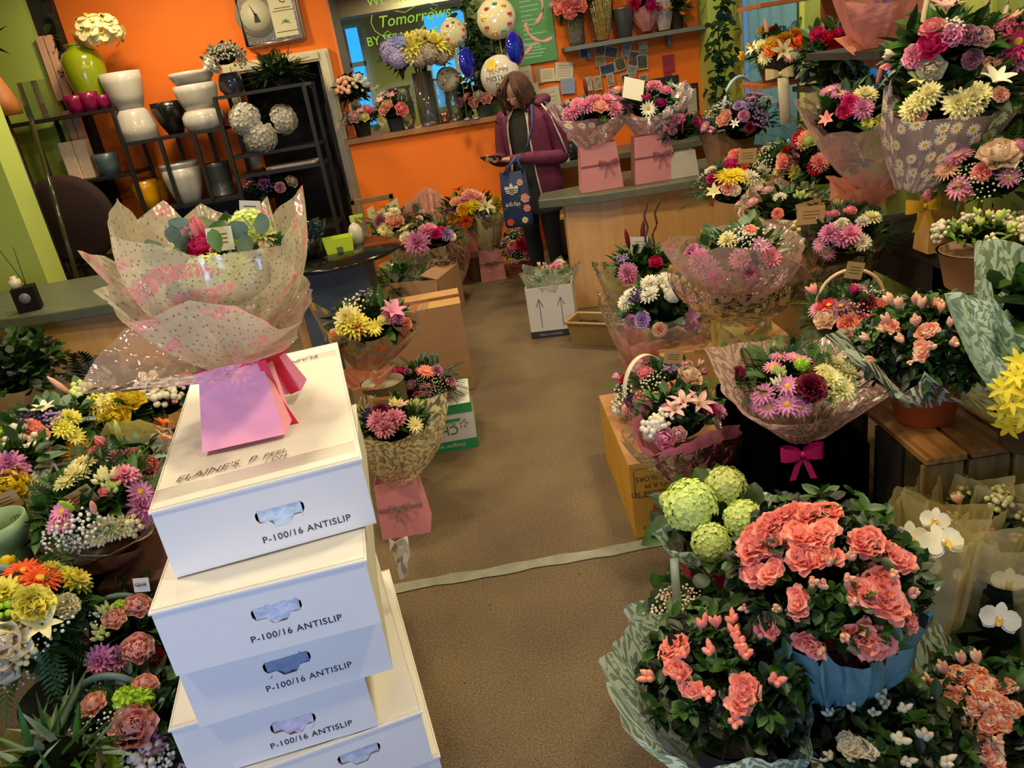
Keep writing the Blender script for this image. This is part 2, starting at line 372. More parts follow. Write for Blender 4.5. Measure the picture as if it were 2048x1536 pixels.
# leaves
def leafgeo(B, p, d, L, W, kind, rng, m=0, up=Vector((0, 0, 1))):
    d = Vector(d).normalized(); s_ = d.cross(up)
    if s_.length < .05: s_ = Vector((1, 0, 0))
    s_.normalize(); n_ = s_.cross(d)
    tw = rng.uniform(-.6, .6); s2 = s_*math.cos(tw)+n_*math.sin(tw); n2 = d.cross(s2)*-1
    if kind == 'round': prof = ((0, .1), (.15, .75), (.45, 1), (.75, .85), (1, .15)); fold = .08
    elif kind == 'lance': prof = ((0, .1), (.2, .7), (.45, 1), (.75, .6), (1, .03)); fold = .22
    elif kind == 'blade': prof = ((0, .6), (.3, 1), (.6, .8), (1, .05)); fold = .25
    else: prof = ((0, .12), (.22, .8), (.5, 1), (.8, .7), (1, .06)); fold = .15
    bend = rng.uniform(-.1, .35); rows = []
    for t, wd in prof:
        c = p+d*L*t-up*bend*L*t*t
        rows.append([c-s2*W*.5*wd+n2*fold*W*wd, c, c+s2*W*.5*wd+n2*fold*W*wd])
    B.grid(rows, m)
def fern(B, p, d, L, W, rng, m=0):
    d = Vector(d).normalized(); up = Vector((0, 0, 1)); s_ = d.cross(up)
    s_ = s_.normalized() if s_.length > .05 else Vector((1, 0, 0)); n_ = s_.cross(d); N = 11
    pts = [p+d*L*t-up*L*.25*t*t for t in (0, .5, 1)]; B.tube(pts, .0012, 4, m)
    for i in range(1, N):
        t = i/N; c = p+d*L*t-up*L*.25*t*t; l = W*math.sin(PI*min(1, .18+t*.85))**.7
        for sg in (-1, 1):
            e = (s_*sg+d*.6).normalized(); q = e.cross(n_)
            B.add([c-d*.1*L/N, c+e*l*.5+d*L*.35/N, c+e*l, c+e*l*.5-d*L*.35/N], [(0, 1, 2, 3)], m)
def foliage(parent, C, r, rz, n, L, W, kinds, cols, rng, zmin=-.25, name='foliage', depth=(.62, 1.04), stem=True):
    B = MB(); mats = [gmat(c) for c in cols]
    for i in range(n):
        z = rng.uniform(zmin, 1); a = rng.uniform(0, 2*PI); q = math.sqrt(max(0, 1-z*z)); nr = Vector((q*math.cos(a), q*math.sin(a), z))
        k = rng.uniform(*depth); p = C+Vector((nr.x*r*k, nr.y*r*k, nr.z*rz*k))
        d = (nr+Vector((rng.uniform(-.7, .7), rng.uniform(-.7, .7), rng.uniform(-.3, .6)))).normalized()
        kd = rng.choice(kinds); l = L*rng.uniform(.6, 1.2)
        m = rng.randrange(len(cols)); p = p-d*l*.5
        if kd == 'fern': fern(B, p, d, l*1.7, W*1.1, rng, m)
        elif kd == 'rosette':
            for j in range(5):
                a2 = j*1.256+rng.random(); t1 = d.orthogonal().normalized(); t2 = d.cross(t1)
                leafgeo(B, p+d*l*.4, (d*.45+t1*math.cos(a2)+t2*math.sin(a2)), l*.75, W*.85, 'oval', rng, m)
        else: leafgeo(B, p, d, l, W*rng.uniform(.8, 1.2), kd, rng, m)
    return B.obj(name, mats, parent)
# wraps
def wrapsheet(parent, name, tie, r0, rim, m, bulge=.12, crump=.012, seed=0, nt=9, seg=96, below=.0):
    """sheet gathered at tie (local), opening to the closed loop of rim points (local)"""
    rng = random.Random(seed); tie = Vector(tie); N = len(rim); rim = [Vector(p) for p in rim]
    cen = sum(rim, Vector())/N; ax = (cen-tie); H = ax.length; ax.normalize()
    t1 = ax.orthogonal().normalized(); t2 = ax.cross(t1)
    # arc-length parameter
    ln = [(rim[(i+1) % N]-rim[i]).length for i in range(N)]; tot = sum(ln); pts = []
    ss = sorted([tot*k/seg for k in range(seg)]+[sum(ln[:i]) for i in range(1, N)]); seg = len(ss)
    for k in range(seg):
        s_ = ss[k]; i = 0
        while s_ > ln[i] and i < N-1: s_ -= ln[i]; i += 1
        pts.append(rim[i].lerp(rim[(i+1) % N], min(1, s_/max(ln[i], 1e-6))))
    ph = [rng.uniform(0, 6) for _ in range(6)]; rows = []; uvs = []
    ts = ([-.18, -.09] if below else [])+[i/nt for i in range(nt+1)]
    a_prev = None
    for t in ts:
        row = []; ur = []
        for k, q in enumerate(pts):
            d = q-cen; d -= ax*d.dot(ax); rad = d.length; dn = d.normalized() if rad > 1e-6 else t1
            st = tie+dn*r0; fl = 2*PI*k/seg
            if t < 0:
                p = tie+dn*(r0+(-t)*below*2.2)+ax*t*below*4
            else:
                e = t**1.15; p = st.lerp(q, t)+(dn*math.sin(PI*t)*bulge*H*.5)-ax*0
                p += dn*crump*math.sin(fl*11+ph[0]+2*t)*min(1, t*2+.3)*(.6+.4*math.sin(fl*3+ph[1]))+dn*crump*.6*math.sin(fl*23+ph[2]+5*t)
                p += ax*crump*.5*math.sin(fl*7+ph[3])*t
            row.append(p); ur.append((ss[k], H*t))
        rows.append(row); uvs.append(ur)
    B = MB(); B.grid(rows, 0, True, uvs); return B.obj(name, m, parent)
def autorim(C, r, z, n, spike, flare, rng, zs=None):
    out = []
    for i in range(2*n):
        a = PI*i/n+rng.uniform(-.12, .12); hi = i % 2 == 0
        k = (1+spike*rng.uniform(.5, 1)) if hi else (1-spike*.25)
        out.append((C[0]+math.cos(a)*r*k, C[1]+math.sin(a)*r*k, C[2]+z+(r*spike*flare*rng.uniform(.6, 1.2) if hi else -r*spike*.3)))
    return out
def ribbon(B, pts, w, wd=Vector((0, 0, 1)), m=0):
    rows = [[Vector(p)-Vector(wd)*w/2, Vector(p), Vector(p)+Vector(wd)*w/2] for p in pts]; B.grid(rows, m)
def bow(parent, c, s, col, name='ribbon_bow', nrm=(0, -1, 0), tails=True, rough=.3, m=None):
    B = MB(); c = Vector(c); nrm = Vector(nrm).normalized(); sx = Vector((0, 0, 1)).cross(nrm).normalized(); up = Vector((0, 0, 1))
    for sg in (-1, 1):
        pts = []
        for k in range(9):
            a = PI*2*k/8; hw = s*(.10+.30*math.sin(a/2)); q = c+sx*sg*s*(.5-.5*math.cos(a))+nrm*s*.26*math.sin(a)+up*s*.10*math.sin(a/2)
            pts.append([q-up*hw, q, q+up*hw])
        B.grid(pts)
        if tails: ribbon(B, [c+nrm*.004, c+sx*sg*s*.25-up*s*.6+nrm*s*.1, c+sx*sg*s*.5-up*s*1.3+nrm*.01], s*.3, sx)
    B.ball(c+nrm*.004, s*.17, 8, 5)
    return B.obj(name, m or mat(col, rough, var=.2, scale=20., key='ribbon'), parent)
def bagmesh(w, d, h, tw=.85, flare=0):
    B = MB(); a, b = w/2, d/2; A, E = a*tw, b*tw*.8
    B.add([(-a, -b, 0), (a, -b, 0), (a, b, 0), (-a, b, 0), (-A, -E, h), (A, -E, h), (A, E, h), (-A, E, h), (0, -b*1.0, 0), (0, b, 0)],
          [(0, 1, 2, 3), (0, 1, 5, 4), (1, 2, 6, 5), (2, 3, 7, 6), (3, 0, 4, 7)])
    return B
def card(parent, p, size, tilt, col='b08a56', lines=True, name='gift_card', stick=True, lab=None):
    """kraft card on a stick; p local centre, tilt (rx,ry,rz)"""
    R = Euler(tilt).to_matrix(); B = MB(); w_, h_ = size; p = Vector(p)
    B.box(p, (w_, .0012, h_), 0, R)
    if stick: B.tube([p+R @ Vector((0, .002, -h_*.2)), p+R @ Vector((0, .004, -h_*1.6))], .0015, 5, 1)
    if lines:
        for i in range(3): B.box(p+R @ Vector((0, -.0012, h_*(.2-.18*i))), (w_*.6, .0004, .0018), 1, R)
    return B.obj(name, [mat(col, .8, key='card_stock'), mat('33291c', .6, key='dark_ink')], parent, False)
def container(root, cont, rng):
    k = cont[0]
    if k == 'pot':
        _, rt, rb, h, col = cont[:5]; B = MB(); B.lathe([(rb*.96, 0), (rb, .004), (rt, h), (rt*1.06, h), (rt*1.06, h-.0), (rt*.94, h), (rt*.9, h-.02), (.001, h-.02)], 28)
        B.obj('pot', mat(col, cont[5] if len(cont) > 5 else .45, var=.15, key='pot_'+col), root)
    elif k == 'bag':
        _, w_, d_, h, col, bc = cont[:6]; B = bagmesh(w_, d_, h); o = B.obj('gift_bag', mat(col, .55, var=.05, key='bag_card'), root, False, solid=.002)
        if len(cont) > 7: o.rotation_euler = (0, 0, cont[7])
        if bc:
            bow(root, (cont[6] if len(cont) > 6 else 0, -d_/2-.006, h*.55), w_*.22, bc, m=glassy(milk=bc, alpha=.45, key='organza'))
            B = MB(); B.box((0, -d_*.46, h*.55), (w_*.93, .003, .012)); B.obj('ribbon_band', glassy(milk=bc, alpha=.5, key='organza'), root, False)
    elif k == 'basket':
        _, r, h, col = cont[:4]; B = MB(); prof = []; nr = 9
        for i in range(nr):
            z = h*i/(nr-1); rr = r*(.72+.28*i/(nr-1)); prof += [(rr+.003, z), (rr, z+h/(nr-1)*.5)]
        B.lathe([(.01, 0)]+prof, 30); B.obj('basket', mat(col, .7, var=.35, scale=60., bump=.6, bscale=90., key='wicker'), root)
    elif k == 'box':
        _, w_, d_, h, col = cont[:5]; B = MB(); B.box((0, 0, h/2), (w_, d_, h)); B.obj('planter_box', mat(col, .6, var=.1, key='planter'), root, False, bevel=.004)
def handle(root, C, r, h, col, wd=.012, ax=0., flat=False, name='handle', lean=0):
    B = MB(); pts = []; dx = Vector((math.cos(ax), math.sin(ax), 0)); dy = Vector((-math.sin(ax), math.cos(ax), 0))
    for i in range(17):
        a = PI*i/16; pts.append(Vector(C)-dx*r*math.cos(a)+Vector((0, 0, h*math.sin(a)**.8))+dy*lean*math.sin(a))
    if flat: ribbon(B, pts, wd, dy)
    else: B.tube(pts, wd/2, 8)
    return B.obj(name, mat(col, .5, var=.1, key='handle'), root, solid=.003 if flat else 0)
# arrangements
def arr(name, label, cat, c, r, sup, rz=None, items=(), fill=(), nf=0, fol=('oval', 90, .06, .025), fcols=('dark', 'mid'), cont=None, wraps=(), seed=1, off=(0, 0),
        core=True, zmin=.0, group=None, hnd=None, cards=(), sc=1., extra=None, clear=.9):
    rng = random.Random(seed); C = px(c[0], c[1], Y=c[2]); rz = rz or r*.75
    root = thing(name, label, cat, (C.x-off[0], C.y-off[1], sup), 0, group); base = Vector(root.location)
    Cl = C-base
    if cont: container(root, cont, rng)
    if core:
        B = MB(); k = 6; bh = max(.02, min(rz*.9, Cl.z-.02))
        B.lathe([(max(.001, r*.62*math.sin(PI*i/8)), (-bh*.6 if i < 4 else -rz*.60)*math.cos(PI*i/8)) for i in range(9)], 14, Cl); B.obj('floral_foam', gmat('foam'), root)  # added near-black filler closing the gaps between flowers, no real foam
    kinds = fol[0] if isinstance(fol[0], (list, tuple)) else [fol[0]]
    foliage(root, Cl, r, rz, int(fol[1]*1.35), fol[2], fol[3], kinds, fcols, rng, zmin=fol[4] if len(fol) > 4 else -.3)
    used = []
    for it in items:
        kd, co, x, y = it[:4]; s_ = it[4] if len(it) > 4 else 1.
        d = ray(x, y); o = CAM-C; D = Vector((d.x/r, d.y/r, d.z/rz)); O = Vector((o.x/r, o.y/r, o.z/rz))
        a = D.dot(D); b = O.dot(D); q = b*b-a*(O.dot(O)-1)
        if q > 0: t = (-b-math.sqrt(q))/a; u = O+D*t
        else: t = -b/a; u = (O+D*t); u = u*(1+(1/u.length-1)*.35)
        nr = Vector((u.x/r, u.y/r, u.z/rz)).normalized(); p = Vector((u.x*r, u.y*r, u.z*rz))
        used.append((p, .024*s_*sc)); flower(kd, co, root, Cl+p, nr, s_*sc, rng)
    if fill:
        tot = [f for f in fill for _ in range(f[3] if len(f) > 3 else 1)]; n = 0; tr = 0
        while n < nf and tr < nf*25:
            tr += 1; z = rng.uniform(zmin, 1); a = rng.uniform(0, 2*PI); q = math.sqrt(1-z*z); k = rng.uniform(.9, 1.04)
            u = Vector((q*math.cos(a), q*math.sin(a), z)); p = Vector((u.x*r*k, u.y*r*k, u.z*rz*k)); f = rng.choice(tot)
            rad = {'bigmum': .045, 'gerbera': .045, 'hydrangea': .06, 'lily': .05, 'azalea': .035, 'gyp': .03, 'kal': .03}.get(f[0], .026)*f[2]*sc*clear
            if any((p-w_).length < rad+r2 for w_, r2 in used): continue
            used.append((p, rad*.85)); flower(f[0], f[1], root, Cl+p, (u.x/r, u.y/r, u.z/rz), f[2]*sc, rng); n += 1
    for i, wr in enumerate(wraps):
        m = wr['m']; 
        if 'rim' in wr: rim = [px(a[0], a[1], Y=a[2])-base for a in wr['rim']]
        else: rim = autorim(Cl, wr.get('r', r*1.25), wr.get('z', 0.), wr.get('n', 6), wr.get('spike', .3), wr.get('flare', 1.), rng)
        tz = wr.get('tie', .35); tie = wr['tiep'] if 'tiep' in wr else (Cl.x*tz, Cl.y*tz, Cl.z*tz)
        wrapsheet(root, wr.get('name', 'wrapping_paper'), tie, wr.get('r0', .04), rim, m, wr.get('bulge', .12), wr.get('crump', .008), seed*7+i, below=wr.get('below', 0))
    if hnd: handle(root, (Cl.x+hnd.get('dx', 0), Cl.y+hnd.get('dy', 0), Cl.z-rz*.2+hnd.get('dz', 0)), hnd['r'], hnd['h'], hnd['col'], hnd.get('w', .014), hnd.get('ax', 0), hnd.get('flat', False), lean=hnd.get('lean', 0))
    for cx, cy, cY, size, tilt, *rest in cards:
        card(root, px(cx, cy, Y=cY)-base, size, tilt, *(rest or ['b08a56']))
    return root, Cl, base
# ================================================================= ROOM
def bx(B, x0, x1, y0, y1, z0, z1, m=0): B.box(((x0+x1)/2, (y0+y1)/2, (z0+z1)/2), (x1-x0, y1-y0, z1-z0), m)
ORANGE = mat('ee7614', .75, var=.06, scale=3., key='orange_wall_paint')
LGREEN = mat('b2c45c', .7, var=.08, scale=3., key='lime_wall_paint')
DGREEN = mat('8a9a4a', .7, var=.12, scale=5., key='olive_wall_paint')
CREAM = mat('d9cfa8', .5, var=.1, scale=9., key='cream_gloss_paint')
BLACK = mat('15130f', .5, key='black_metal')
DARKW = mat('2a231c', .7, var=.4, scale=6., stretch=(1, 8, 1), key='dark_stained_timber')
def carpet():
    T = NT('brown_carpet'); tc = T.n('ShaderNodeTexCoord').outputs['Object']
    a = T.n('ShaderNodeTexNoise', {'Vector': tc, 'Scale': 170., 'Detail': 4.}).outputs[0]
    b = T.n('ShaderNodeTexNoise', {'Vector': tc, 'Scale': 2.2, 'Detail': 4.}).outputs[0]
    c = T.ramp(a, [(.36, lin('281f16')), (.64, lin('8a7862'))]); d = T.ramp(b, [(.35, lin('665646')), (.65, lin('7a6a4c'))])
    s_ = T.n('ShaderNodeTexVoronoi', {'Vector': tc, 'Scale': 7., 'Randomness': 1.}).outputs['Distance']
    sp = T.mth('LESS_THAN', s_, .035)
    cc = T.mixc(.6, c, d); cc = T.mixc(T.mth('MULTIPLY', sp, .6), cc, lin('2a2016'))
    bs = T.n('ShaderNodeBsdfPrincipled', {'Base Color': cc, 'Roughness': .95, 'Specular IOR Level': .1})
    T.t.links.new(T.n('ShaderNodeBump', {'Height': a, 'Strength': .8, 'Distance': .006}).outputs[0], bs.inputs['Normal'])
    return T.done(bs.outputs[0])
B = MB(); bx(B, -5.2, 2.3, -1.9, 10.2, -.1, 0); struct('floor', B, carpet())
B = MB(); bx(B, -5.2, 2.3, -1.9, 7.3, 2.95, 3.05); struct('ceiling', B, mat('d8ccb0', .8, key='ceiling_paint'))
# back wall (Y 7.2) with a doorway and a wide opening in place of the mirror
dx0, dx1, dz = px(500, 250, Y=7.2).x, px(648, 150, Y=7.2).x, px(600, 128, Y=7.2).z
wx0, wx1 = -1.0, .10; LEDGE = 1.235
B = MB()
bx(B, -5.2, dx0, 7.2, 7.35, 0, 3); bx(B, dx0, dx1, 7.2, 7.35, dz, 3); bx(B, dx1, wx0, 7.2, 7.35, 0, 3)
bx(B, wx0, wx1, 7.2, 7.35, 0, LEDGE); bx(B, wx1, 2.3, 7.2, 7.35, 0, 3); struct('wall_back', B, ORANGE)
B = MB(); bx(B, 2.2, 2.3, -1.9, 4.1, 0, 3); bx(B, 2.2, 2.3, 4.1, 4.5, 0, 1.15); bx(B, 2.2, 2.3, 4.5, 5.75, 0, 3); bx(B, 2.2, 2.3, 5.75, 6.5, 0, 1.0); bx(B, 2.2, 2.3, 6.5, 7.2, 0, 3)
bx(B, 2.2, 2.3, 4.1, 4.5, 2.4, 3); bx(B, 2.2, 2.3, 5.75, 6.5, 2.4, 3); struct('wall_right', B, LGREEN)
B = MB(); bx(B, -5.2, -5.1, -1.9, 7.2, 0, 3); struct('wall_left', B, LGREEN)
SKYB = mat('2f8fe8', .5, emis=1.1, key='blue_evening_daylight')
for i, (a, b) in enumerate(((4.1, 4.5), (5.75, 6.5))):
    B = MB(); bx(B, 2.29, 2.3, a, b, 1.0, 2.4); o = struct('window_%d' % (i+3), B, SKYB)
    B = MB(); bx(B, 2.2, 2.28, a, a+.05, 1.0, 2.4); bx(B, 2.2, 2.28, b-.05, b, 1.0, 2.4); B.obj('window_frame', mat('7fa0b0', .5, key='window_paint'), o, False)
# pilasters and boards
B = MB(); bx(B, -3.72, -3.30, 7.0, 7.2, 0, 3); struct('trim_1', B, LGREEN)
B = MB(); bx(B, -3.30, -3.14, 7.08, 7.2, 0, 3); struct('trim_2', B, mat('1c1a10', .8, key='dark_recess_paint'))  # dark gap beside the pilaster, its shade put into the strip's colour
B = MB(); bx(B, -5.1, -3.08, 5.5, 5.75, 0, 3); struct('trim_3', B, LGREEN)
B = MB(); bx(B, 2.06, 2.2, 6.9, 7.2, 0, 3); struct('trim_4', B, LGREEN)
B = MB(); bx(B, wx1, .40, 7.12, 7.2, LEDGE, 3); struct('trim_5', B, DGREEN)
# green boards on the right wall with dark gaps
for i, (a, b) in enumerate(((5.12, 5.7), (4.78, 5.08), (4.5, 4.74), (3.75, 4.08), (3.3, 3.7), (2.8, 3.26))):
    B = MB(); bx(B, 2.12, 2.198, a, b, 0, 2.9); struct('trim_%d' % (i+6), B, LGREEN if i % 2 == 0 else DGREEN)
# low wall + ledge
B = MB(); bx(B, -1.02, .24, 6.88, 7.2, 0, LEDGE-.04); bx(B, .24, .42, 7.0, 7.2, 0, .9); struct('wall_low', B, ORANGE)
B = MB(); bx(B, -1.05, .30, 6.84, 7.3, LEDGE-.04, LEDGE); struct('trim_12', B, mat('a0703a', .5, var=.35, scale=7., stretch=(1, 7, 1), key='ledge_wood'))
# doorway
t = B = MB(); cw = .085
for a, b, z0, z1 in ((dx0-cw, dx0, 0, dz+cw), (dx1, dx1+cw, 0, dz+cw)):
    bx(B, a, b, 7.13, 7.2, z0, z1); bx(B, a+.018, b-.018, 7.115, 7.13, z0, z1-.02)
bx(B, dx0, dx1, 7.13, 7.2, dz, dz+cw); bx(B, dx0, dx1, 7.115, 7.13, dz+.018, dz+cw-.018); o = struct('trim_13', B, CREAM)
B = MB(); R = Matrix.Rotation(math.radians(-78), 3, 'Z'); c = Vector((dx1-.02, 7.25, dz/2))+R @ Vector((-.36, 0, 0)); B.box(c, (.72, .04, dz), 0, R)
for z0 in (.45, 1.25): B.box(c+R @ Vector((0, -.022, z0-dz/2)), (.5, .012, .55), 0, R)
d = struct('door_1', B, mat('57524a', .5, var=.15, key='door_paint'))
B = MB(); q = c+R @ Vector((-.30, -.06, 1.05-dz/2)); B.box(q, (.04, .01, .16), 0, R); B.tube([q, q+R @ Vector((0, -.04, 0)), q+R @ Vector((.1, -.04, 0))], .009, 8); B.obj('door_handle', mat('c9c2b2', .25, metal=1, key='chrome'), d)
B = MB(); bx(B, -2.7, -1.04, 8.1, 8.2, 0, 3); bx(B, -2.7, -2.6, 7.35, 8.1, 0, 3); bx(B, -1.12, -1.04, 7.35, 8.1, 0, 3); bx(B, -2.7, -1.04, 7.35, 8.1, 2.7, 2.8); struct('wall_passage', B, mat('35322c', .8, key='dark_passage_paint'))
# added room with glowing windows, standing in for the wall mirror's reflection
B = MB(); bx(B, -2.4, 1.4, 9.6, 9.7, 0, 3); struct('wall_rear', B, mat('8fa04a', .8, key='rear_room_green'))
B = MB(); bx(B, 1.3, 1.4, 7.35, 9.7, 0, 3); struct('wall_rear_side', B, mat('8fa04a', .8, key='rear_room_green'))
B = MB(); bx(B, -2.4, 1.4, 7.35, 9.7, 2.44, 2.54); bx(B, -2.4, 1.4, 8.5, 8.9, 2.26, 2.44); struct('ceiling_rear', B, mat('9a9276', .8, key='rear_ceiling_paint'))
for i, (a, b, c2, d2, yy) in enumerate(((668, 722, 70, 215, 9.55), (866, 932, -6, 170, 9.55))):
    p0 = px(a, d2, Y=yy); p1 = px(b, c2, Y=yy); B = MB(); bx(B, p0.x, p1.x, 9.56, 9.6, p0.z-.25, 2.22); o = struct('window_%d' % (i+1), B, mat('1e90f0', .5, emis=1.6, key='blue_window_light'))
    B = MB(); xs = (p0.x, (p0.x+p1.x)/2+.05, p1.x)
    for xx in xs: bx(B, xx-.025, xx+.025, 9.5, 9.56, p0.z-.25, 2.22)
    bx(B, p0.x, p1.x, 9.5, 9.56, (p0.z+2.2)/2, (p0.z+2.2)/2+.05); B.obj('window_frame', mat('a9c4dc', .5, key='window_white'), o, False)
area((-.2, 8.1, 2.40), (0, 0, 0), .5, .5, 30, WARM)  # added lamp, brightens the room that stands in for the reflection
# lettering on the pane that stands in for the mirror glass
B = MB(); bx(B, wx0, wx1, 7.262, 7.266, LEDGE, 2.95); gp = struct('window_5', B, glassy('f4f6f0', .01, .03, key='window_pane', ior=1.08))
LET = mat('8fd03a', .6, emis=.25, key='green_lettering')  # faint glow put into the letter colour, the letters are no lamp
for s_, x, y, z, al in (('WE CREATE OUR', 735, 14, .105, 'LEFT'), ('Tomorrows', 757, 56, .125, 'LEFT'), ('BY WHAT WE DREAM', 735, 93, .098, 'LEFT')):
    p = px(x, y, Y=7.25); text('lettering', s_, (p.x, 7.25, p.z), (1, 0, 0), (0, 0, 1), z, LET, gp, al, shear=.25 if s_[0] == 'T' else 0)
B = MB()
def pxl(L, Y): return [px(a, b, Y=Y) for a, b in L]
for L in ([(744, 30), (742, 45), (750, 62), (765, 72), (790, 68)], [(790, 22), (810, 25), (830, 12), (860, 6), (876, 12), (868, 22), (860, 16)], [(765, 72), (775, 62), (782, 66), (775, 76), (765, 72)], [(800, 66), (815, 76), (835, 66), (850, 48), (845, 58), (842, 66), (856, 62)], [(866, 40), (868, 52)]):
    B.tube(pxl(L, 7.25), .0035, 5)
B.obj('lettering_flourish', LET, gp)
# curtain/drape beside the right-hand window
B = MB(); rows = []
for z0 in (0.05, 1.2, 2.3, 2.9):
    rows.append([Vector((2.085-.022*math.sin(k*.9), 6.0-k*.03+.01*math.sin(z0*2), z0)) for k in range(28)])
B.grid(rows); o = B.obj('curtain', mat('5f93a8', .8, var=.2, scale=4., key='blue_drape'), None, solid=.004); tag(o, 'pale blue full-length curtain hanging beside the lime green boards', 'curtain')
# tape across the carpet
B = MB(); rows = []
for i in range(41):
    t_ = i/40; x = -1.3+t_*2.3; w_ = .027+.004*math.sin(i*1.9)*(1 if 14 < i < 28 else .15); yc = 2.285+.045*t_+.003*math.sin(i*.9); rows.append([Vector((x, yc-w_, .004)), Vector((x, yc+w_, .004))])
B.grid(rows); o = B.obj('floor_tape', mat('8c8c78', .7, var=.25, scale=14., key='grey_tape'), None, False); tag(o, 'long strip of worn grey tape stuck across the brown carpet', 'tape')
for a, b in ((902, 1146), (1052, 1178)): pass

# ================================================================= COUNTERS
MAPLE = mat('d9a86c', .45, var=.12, scale=4., stretch=(6, 6, .6), key='maple_veneer')
GREYL = mat('5f6250', .4, var=.18, scale=16., key='grey_laminate')
def arcslab(B, pts, z0, z1, m=0):
    n = len(pts); B.add([(x, y, z0) for x, y in pts]+[(x, y, z1) for x, y in pts], [tuple(range(n))[::-1], tuple(range(n, 2*n))]+[(i, (i+1) % n, n+(i+1) % n, n+i) for i in range(n)], m)
# right counter
t = thing('shop_counter', 'long maple-fronted counter with grey worktop where the woman stands', 'counter', (1.2, 5.4, 0))
def loc(B_, t_): return B_
B = MB(); fr = [(.36-1.2, 5.10-5.4), (.75-1.2, 4.96-5.4), (1.3-1.2, 4.93-5.4), (1.9-1.2, 5.0-5.4), (1.9-1.2, 5.72-5.4), (.95-1.2, 5.72-5.4), (.66-1.2, 5.42-5.4), (.40-1.2, 5.36-5.4)]
arcslab(B, fr, .73, .785); B.obj('worktop', GREYL, t, False, bevel=.006)
B = MB(); arcslab(B, [(.53-1.2, 5.17-5.4), (.9-1.2, 5.1-5.4), (1.85-1.2, 5.12-5.4), (1.85-1.2, 5.16-5.4), (.9-1.2, 5.14-5.4), (.55-1.2, 5.22-5.4)], 0, .73); B.obj('front_panel', MAPLE, t, False)
B = MB(); bx(B, -.66, -.63, -.2, .0, 0, .73); B.obj('side_panel', MAPLE, t, False)
B = MB(); bx(B, -.2, .6, -.2, .28, .33, .355); B.obj('inner_shelf', MAPLE, t, False)
# back counter behind it
t = thing('back_counter', 'grey-topped back counter against the orange wall behind the woman', 'counter', (1.0, 6.5, 0))
B = MB(); bx(B, -.5, 1.0, -.22, .3, .80, .84); B.obj('worktop', GREYL, t, False)
B = MB(); bx(B, -.46, -.42, -.2, .28, 0, .80); bx(B, .3, .34, -.2, .28, 0, .8); bx(B, .94, .98, -.2, .28, 0, .8); B.obj('side_panel', MAPLE, t, False)
B = MB(); bx(B, -.42, .94, -.2, .28, .40, .425); bx(B, -.42, .94, .26, .28, 0, .8); B.obj('shelf', MAPLE, t, False)
# left counter
t = thing('service_counter', 'curved grey-topped counter with maple front, left of the box stack', 'counter', (-2.0, 4.4, 0))
B = MB(); P0 = []
for i in range(13):
    a = math.radians(215+i*9); P0.append((-.15+1.25*math.cos(a), .42+.78*math.sin(a)*1.0))
P0 = [p for p in P0 if p[0] < .55]+[(.58, -.2), (.58, .55), (-1.15, .55)]
arcslab(B, P0, .745, .80); B.obj('worktop', GREYL, t, False, bevel=.006)
B = MB(); P1 = []
for i in range(9):
    a = math.radians(222+i*9); P1.append((-.28+.98*math.cos(a), .50+.76*math.sin(a)))
P2 = [(x, y+.03) for x, y in P1][::-1]; arcslab(B, P1+P2, 0, .745); B.obj('front_panel', MAPLE, t, False)
B = MB(); bx(B, .40, .43, -.22, .45, 0, .745); bx(B, -1.05, -1.02, .05, .45, 0, .745); B.obj('side_panel', mat('3a2420', .6, key='dark_end_panel'), t, False)

# round black table
p = px(660, 530, Z=.75); t = thing('round_table', 'round black glossy table beside the door, holding a lime basket', 'table', (-.93, 4.66, 0))
B = MB(); B.lathe([(.001, .725), (.40, .725), (.415, .738), (.40, .75), (.001, .75)], 48, m=0); B.obj('tabletop', mat('14130f', .12, key='black_gloss'), t)
B = MB(); bx(B, -.22, .20, -.16, .2, 0, .725); B.obj('pedestal', mat('4a5560', .6, var=.15, scale=3., key='slate_panel'), t, False, bevel=.004)
B = MB(); bx(B, -.30, -.23, -.05, .15, 0, .6); B.obj('side_board', MAPLE, t, False)

# ================================================================= SHELVING on the left
t = thing('display_shelving', 'stepped black metal shelving unit against the orange wall', 'shelving', (-2.6, 6.75, 0))
TX, TY = -2.6, 6.75; YF, YB = 6.55, 6.95
def sx(x, y): return px(x, y, Y=YF)
A0, A1 = sx(-10, 258), sx(225, 222); A2 = sx(60, 242)
B0, B1 = sx(245, 287), sx(445, 252); C0, C1 = sx(440, 192), sx(606, 168)
L0, L1 = sx(100, 372), sx(255, 347); M0, M1 = sx(352, 412), sx(497, 387); N0, N1 = sx(475, 312), sx(612, 286); Q0, Q1 = sx(480, 352), sx(625, 330)
def shelf(x0, x1, z, nm='shelf'):
    B = MB(); bx(B, x0-TX, x1-TX, YF-TY, YB-TY, z-.025, z); return B.obj(nm, BLACK, t, False)
def post(x, z0, z1):
    for y in (YF, YB):
        B = MB(); bx(B, x-.014-TX, x+.014-TX, y-.014-TY, y+.014-TY, z0, z1); B.obj('post', BLACK, t, False)
zA, zB, zC, zL, zM, zN, zQ = A2.z, B0.z, C0.z, L0.z, M0.z, N0.z, Q0.z
xa = A2.x; xb = A1.x; xc = B1.x; xd = C1.x
shelf(xa-1.1, xb, zA); shelf(xb, xc, zB); shelf(xc, xd, zC); shelf(xa, xb, zL); shelf(xa-1.1, xa, zL-.02); shelf(xb, xc, zM); shelf(xc, xd, zN); shelf(xc, xd, zQ); shelf(xc, xd, .62)
shelf(xa-1.1, xb, .62); shelf(xb, xc, .62); shelf(xa-1.1, xd, .1)
